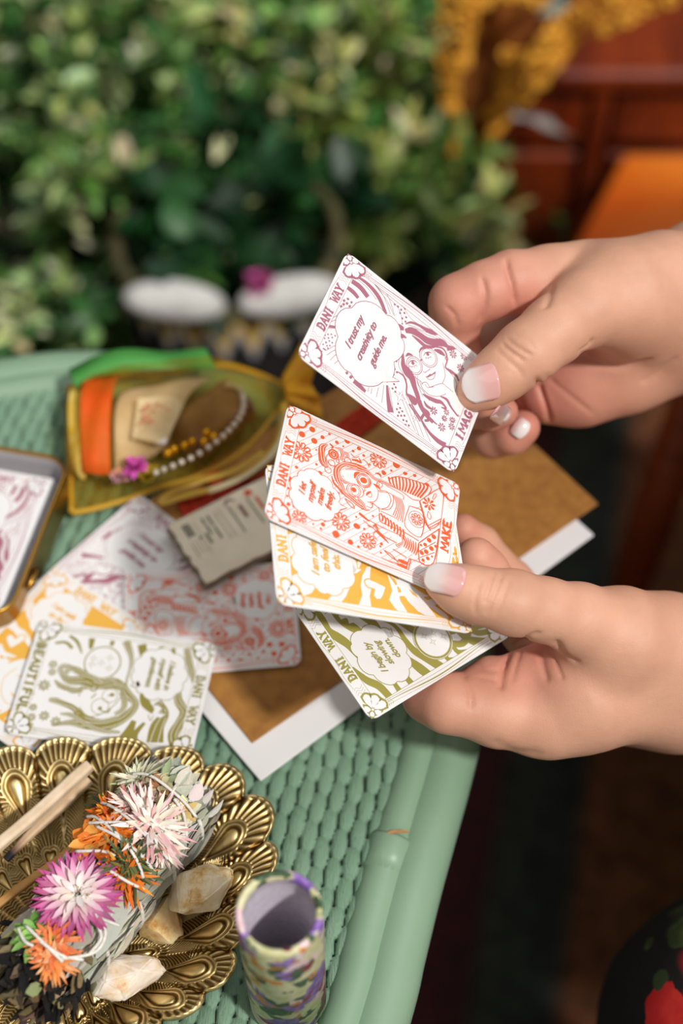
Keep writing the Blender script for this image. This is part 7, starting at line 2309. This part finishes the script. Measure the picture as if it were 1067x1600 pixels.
# patterned things on the floor between basket and table
mb = MB()
for k, (px, py, c_, r_) in enumerate([(470, 545, '#a82018', 0.016), (490, 560, '#27508a', 0.014), (452, 530, '#8a8f86', 0.014), (510, 530, '#7d1c1c', 0.016), (430, 548, '#151515', 0.02)]):
    p = at(px, py, 0.10)
    mb.sphere(p, (r_, r_, 0.09), 12, 8, tint=srgb(c_)[:3])
m_v = vcol_mat('printed_textile', 0.9)
o = mb.build('folded_textile', m_v); origin_to(o); tag(o, 'folded red and blue patterned textile on the floor right of the embroidered basket', 'textile')

# ------------------------------------------------------------------ plants
m_leaf = mat('leaf', '#3f6a2c', 0.45)
at2 = nd(m_leaf, 'ShaderNodeAttribute', attribute_name='tint'); lk(m_leaf, at2.outputs['Color'], bsdf(m_leaf).inputs['Base Color'])
tl2 = nd(m_leaf, 'ShaderNodeBsdfTranslucent'); lk(m_leaf, at2.outputs['Color'], tl2.inputs[0])
mxl = nd(m_leaf, 'ShaderNodeMixShader'); mxl.inputs[0].default_value = 0.25
lk(m_leaf, bsdf(m_leaf).outputs[0], mxl.inputs[1]); lk(m_leaf, tl2.outputs[0], mxl.inputs[2]); lk(m_leaf, mxl.outputs[0], m_leaf.node_tree.nodes['Material Output'].inputs[0])
m_stem = mat('plant_stem', '#33401f', 0.7)
m_pot = mottled('dark_pot', '#241a14', '#33241a', 20, 0.7)
PAL = {'variegated': C('#3f6f30', '#5c8a3e', '#d9e6ac', '#35632b', '#234a20', '#8fb062', '#c3d48c'),
       'bright': C('#3a9442', '#52ab52', '#2a7a36', '#6cbb62', '#246832'),
       'deep': C('#173d1e', '#204d25', '#123016', '#2c5f30'),
       'olive': C('#7c9844', '#b2c268', '#4f7430', '#dde29c', '#3f6225')}
def plant(name, label, c, R_, H_, pal, nst, nlv, ln, wd, seed, pot=0.09, zpot=None, droop=0.35, group=None):
    r_ = random.Random(seed)
    x, y, z = c
    z0_ = 0.0 if y > 1.1 or y < -0.45 or x < -0.9 else 0.0145
    t_ = thing(name, label, 'plant', (x, y, z0_), group)
    ph = max(z - 0.02, 0.06)
    mb = MB(); mb.lathe([(0.001, 0.0), (pot * 0.75, 0.0), (pot, ph), (pot * 0.93, ph), (pot * 0.9, ph - 0.015), (0.001, ph - 0.015)], (x, y, z0_), 32)
    part(mb.build('pot', m_pot), t_)
    st = MB(); lf = MB()
    for s_ in range(nst):
        a = r_.uniform(0, 2 * PI); q = math.sqrt(r_.random())
        b = Vector((x + pot * 0.5 * q * math.cos(a), y + pot * 0.5 * q * math.sin(a), z0_ + ph - 0.02))
        rad_ = R_ * (0.25 + 0.8 * q) * r_.uniform(.8, 1.1); hh = H_ * r_.uniform(.55, 1.0) * (1 - 0.35 * q * q)
        P = []
        for k in range(7):
            t = k / 6
            P.append(b + Vector((math.cos(a) * rad_ * t, math.sin(a) * rad_ * t, hh * t * (1 - droop * q * t))))
        st.tube(P, [0.0022 * (1 - 0.6 * k / 6) for k in range(7)], 5)
        base_c = r_.choice(PAL[pal])
        for i in range(nlv):
            t = 0.18 + 0.82 * (i + r_.random()) / nlv
            k = min(int(t * 6), 5); p = P[k].lerp(P[k + 1], t * 6 - k) if t < 1 else P[6]
            d = Vector((r_.uniform(-1, 1), r_.uniform(-1, 1), r_.uniform(-.35, .9))).normalized()
            d = (d + (P[6] - P[0]).normalized() * 0.4).normalized()
            cc = r_.choice(PAL[pal]) if r_.random() < 0.5 else base_c
            cc = tuple(min(1, v_ * r_.uniform(.75, 1.2)) for v_ in cc)
            nn = Vector((r_.uniform(-.5, .5), r_.uniform(-.5, .5), 1)).normalized()
            lf.petal(p, d, nn, ln * r_.uniform(.6, 1.2), wd * r_.uniform(.7, 1.2), cc, curl=r_.uniform(-.35, .1), n=4, cup=0.2)
    part(st.build('stems', m_stem), t_)
    part(lf.build('foliage', m_leaf), t_)
    return t_
def base_at(px, py, z):
    p = at(px, py, z); return (p.x, p.y, z)
plant('variegated_shrub', 'bushy plant with cream edged leaves filling the far left of the scene', base_at(60, 330, 0.22), 0.20, 0.26, 'variegated', 60, 44, 0.027, 0.010, 1)
plant('variegated_shrub', 'low leafy plant with pale spotted leaves behind the left end of the table', base_at(20, 500, 0.16), 0.115, 0.14, 'variegated', 40, 36, 0.025, 0.009, 2, pot=0.07)
plant('fern', 'bright green ferny plant at the top centre behind the other plants', base_at(335, 50, 0.20), 0.18, 0.24, 'bright', 60, 44, 0.024, 0.008, 3, pot=0.10)
plant('fern', 'bright green ferny plant in the top left behind the cream edged one', base_at(175, 20, 0.16), 0.16, 0.22, 'bright', 40, 40, 0.026, 0.009, 9, pot=0.10)
plant('variegated_shrub', 'plant with pale yellow green leaves left of the mustard shawl', base_at(520, 255, 0.22), 0.125, 0.20, 'olive', 60, 40, 0.027, 0.010, 4, pot=0.08)
plant('variegated_shrub', 'cream speckled plant in the middle behind the embroidered basket', base_at(330, 180, 0.22), 0.155, 0.20, 'variegated', 60, 42, 0.027, 0.010, 5, pot=0.08)
plant('leafy_plant', 'dark green broad leaved plant growing in the embroidered basket', (cb0.x, cb0.y + 0.036, 0.262), 0.078, 0.12, 'deep', 30, 10, 0.042, 0.028, 6, pot=0.04)
plant('leafy_plant', 'dark green plant low down left of the embroidered basket', base_at(130, 440, 0.15), 0.09, 0.10, 'deep', 20, 12, 0.050, 0.026, 7, pot=0.06)
plant('feathery_plant', 'pale feathery sprig plant beside the wooden chest above the upper hand', base_at(745, 440, 0.06), 0.07, 0.15, 'olive', 16, 26, 0.026, 0.009, 8, pot=0.045)
plant('leafy_plant', 'deep green plant between the basket and the pale leaved plant', base_at(585, 395, 0.12), 0.09, 0.14, 'deep', 26, 18, 0.040, 0.018, 10, pot=0.06)
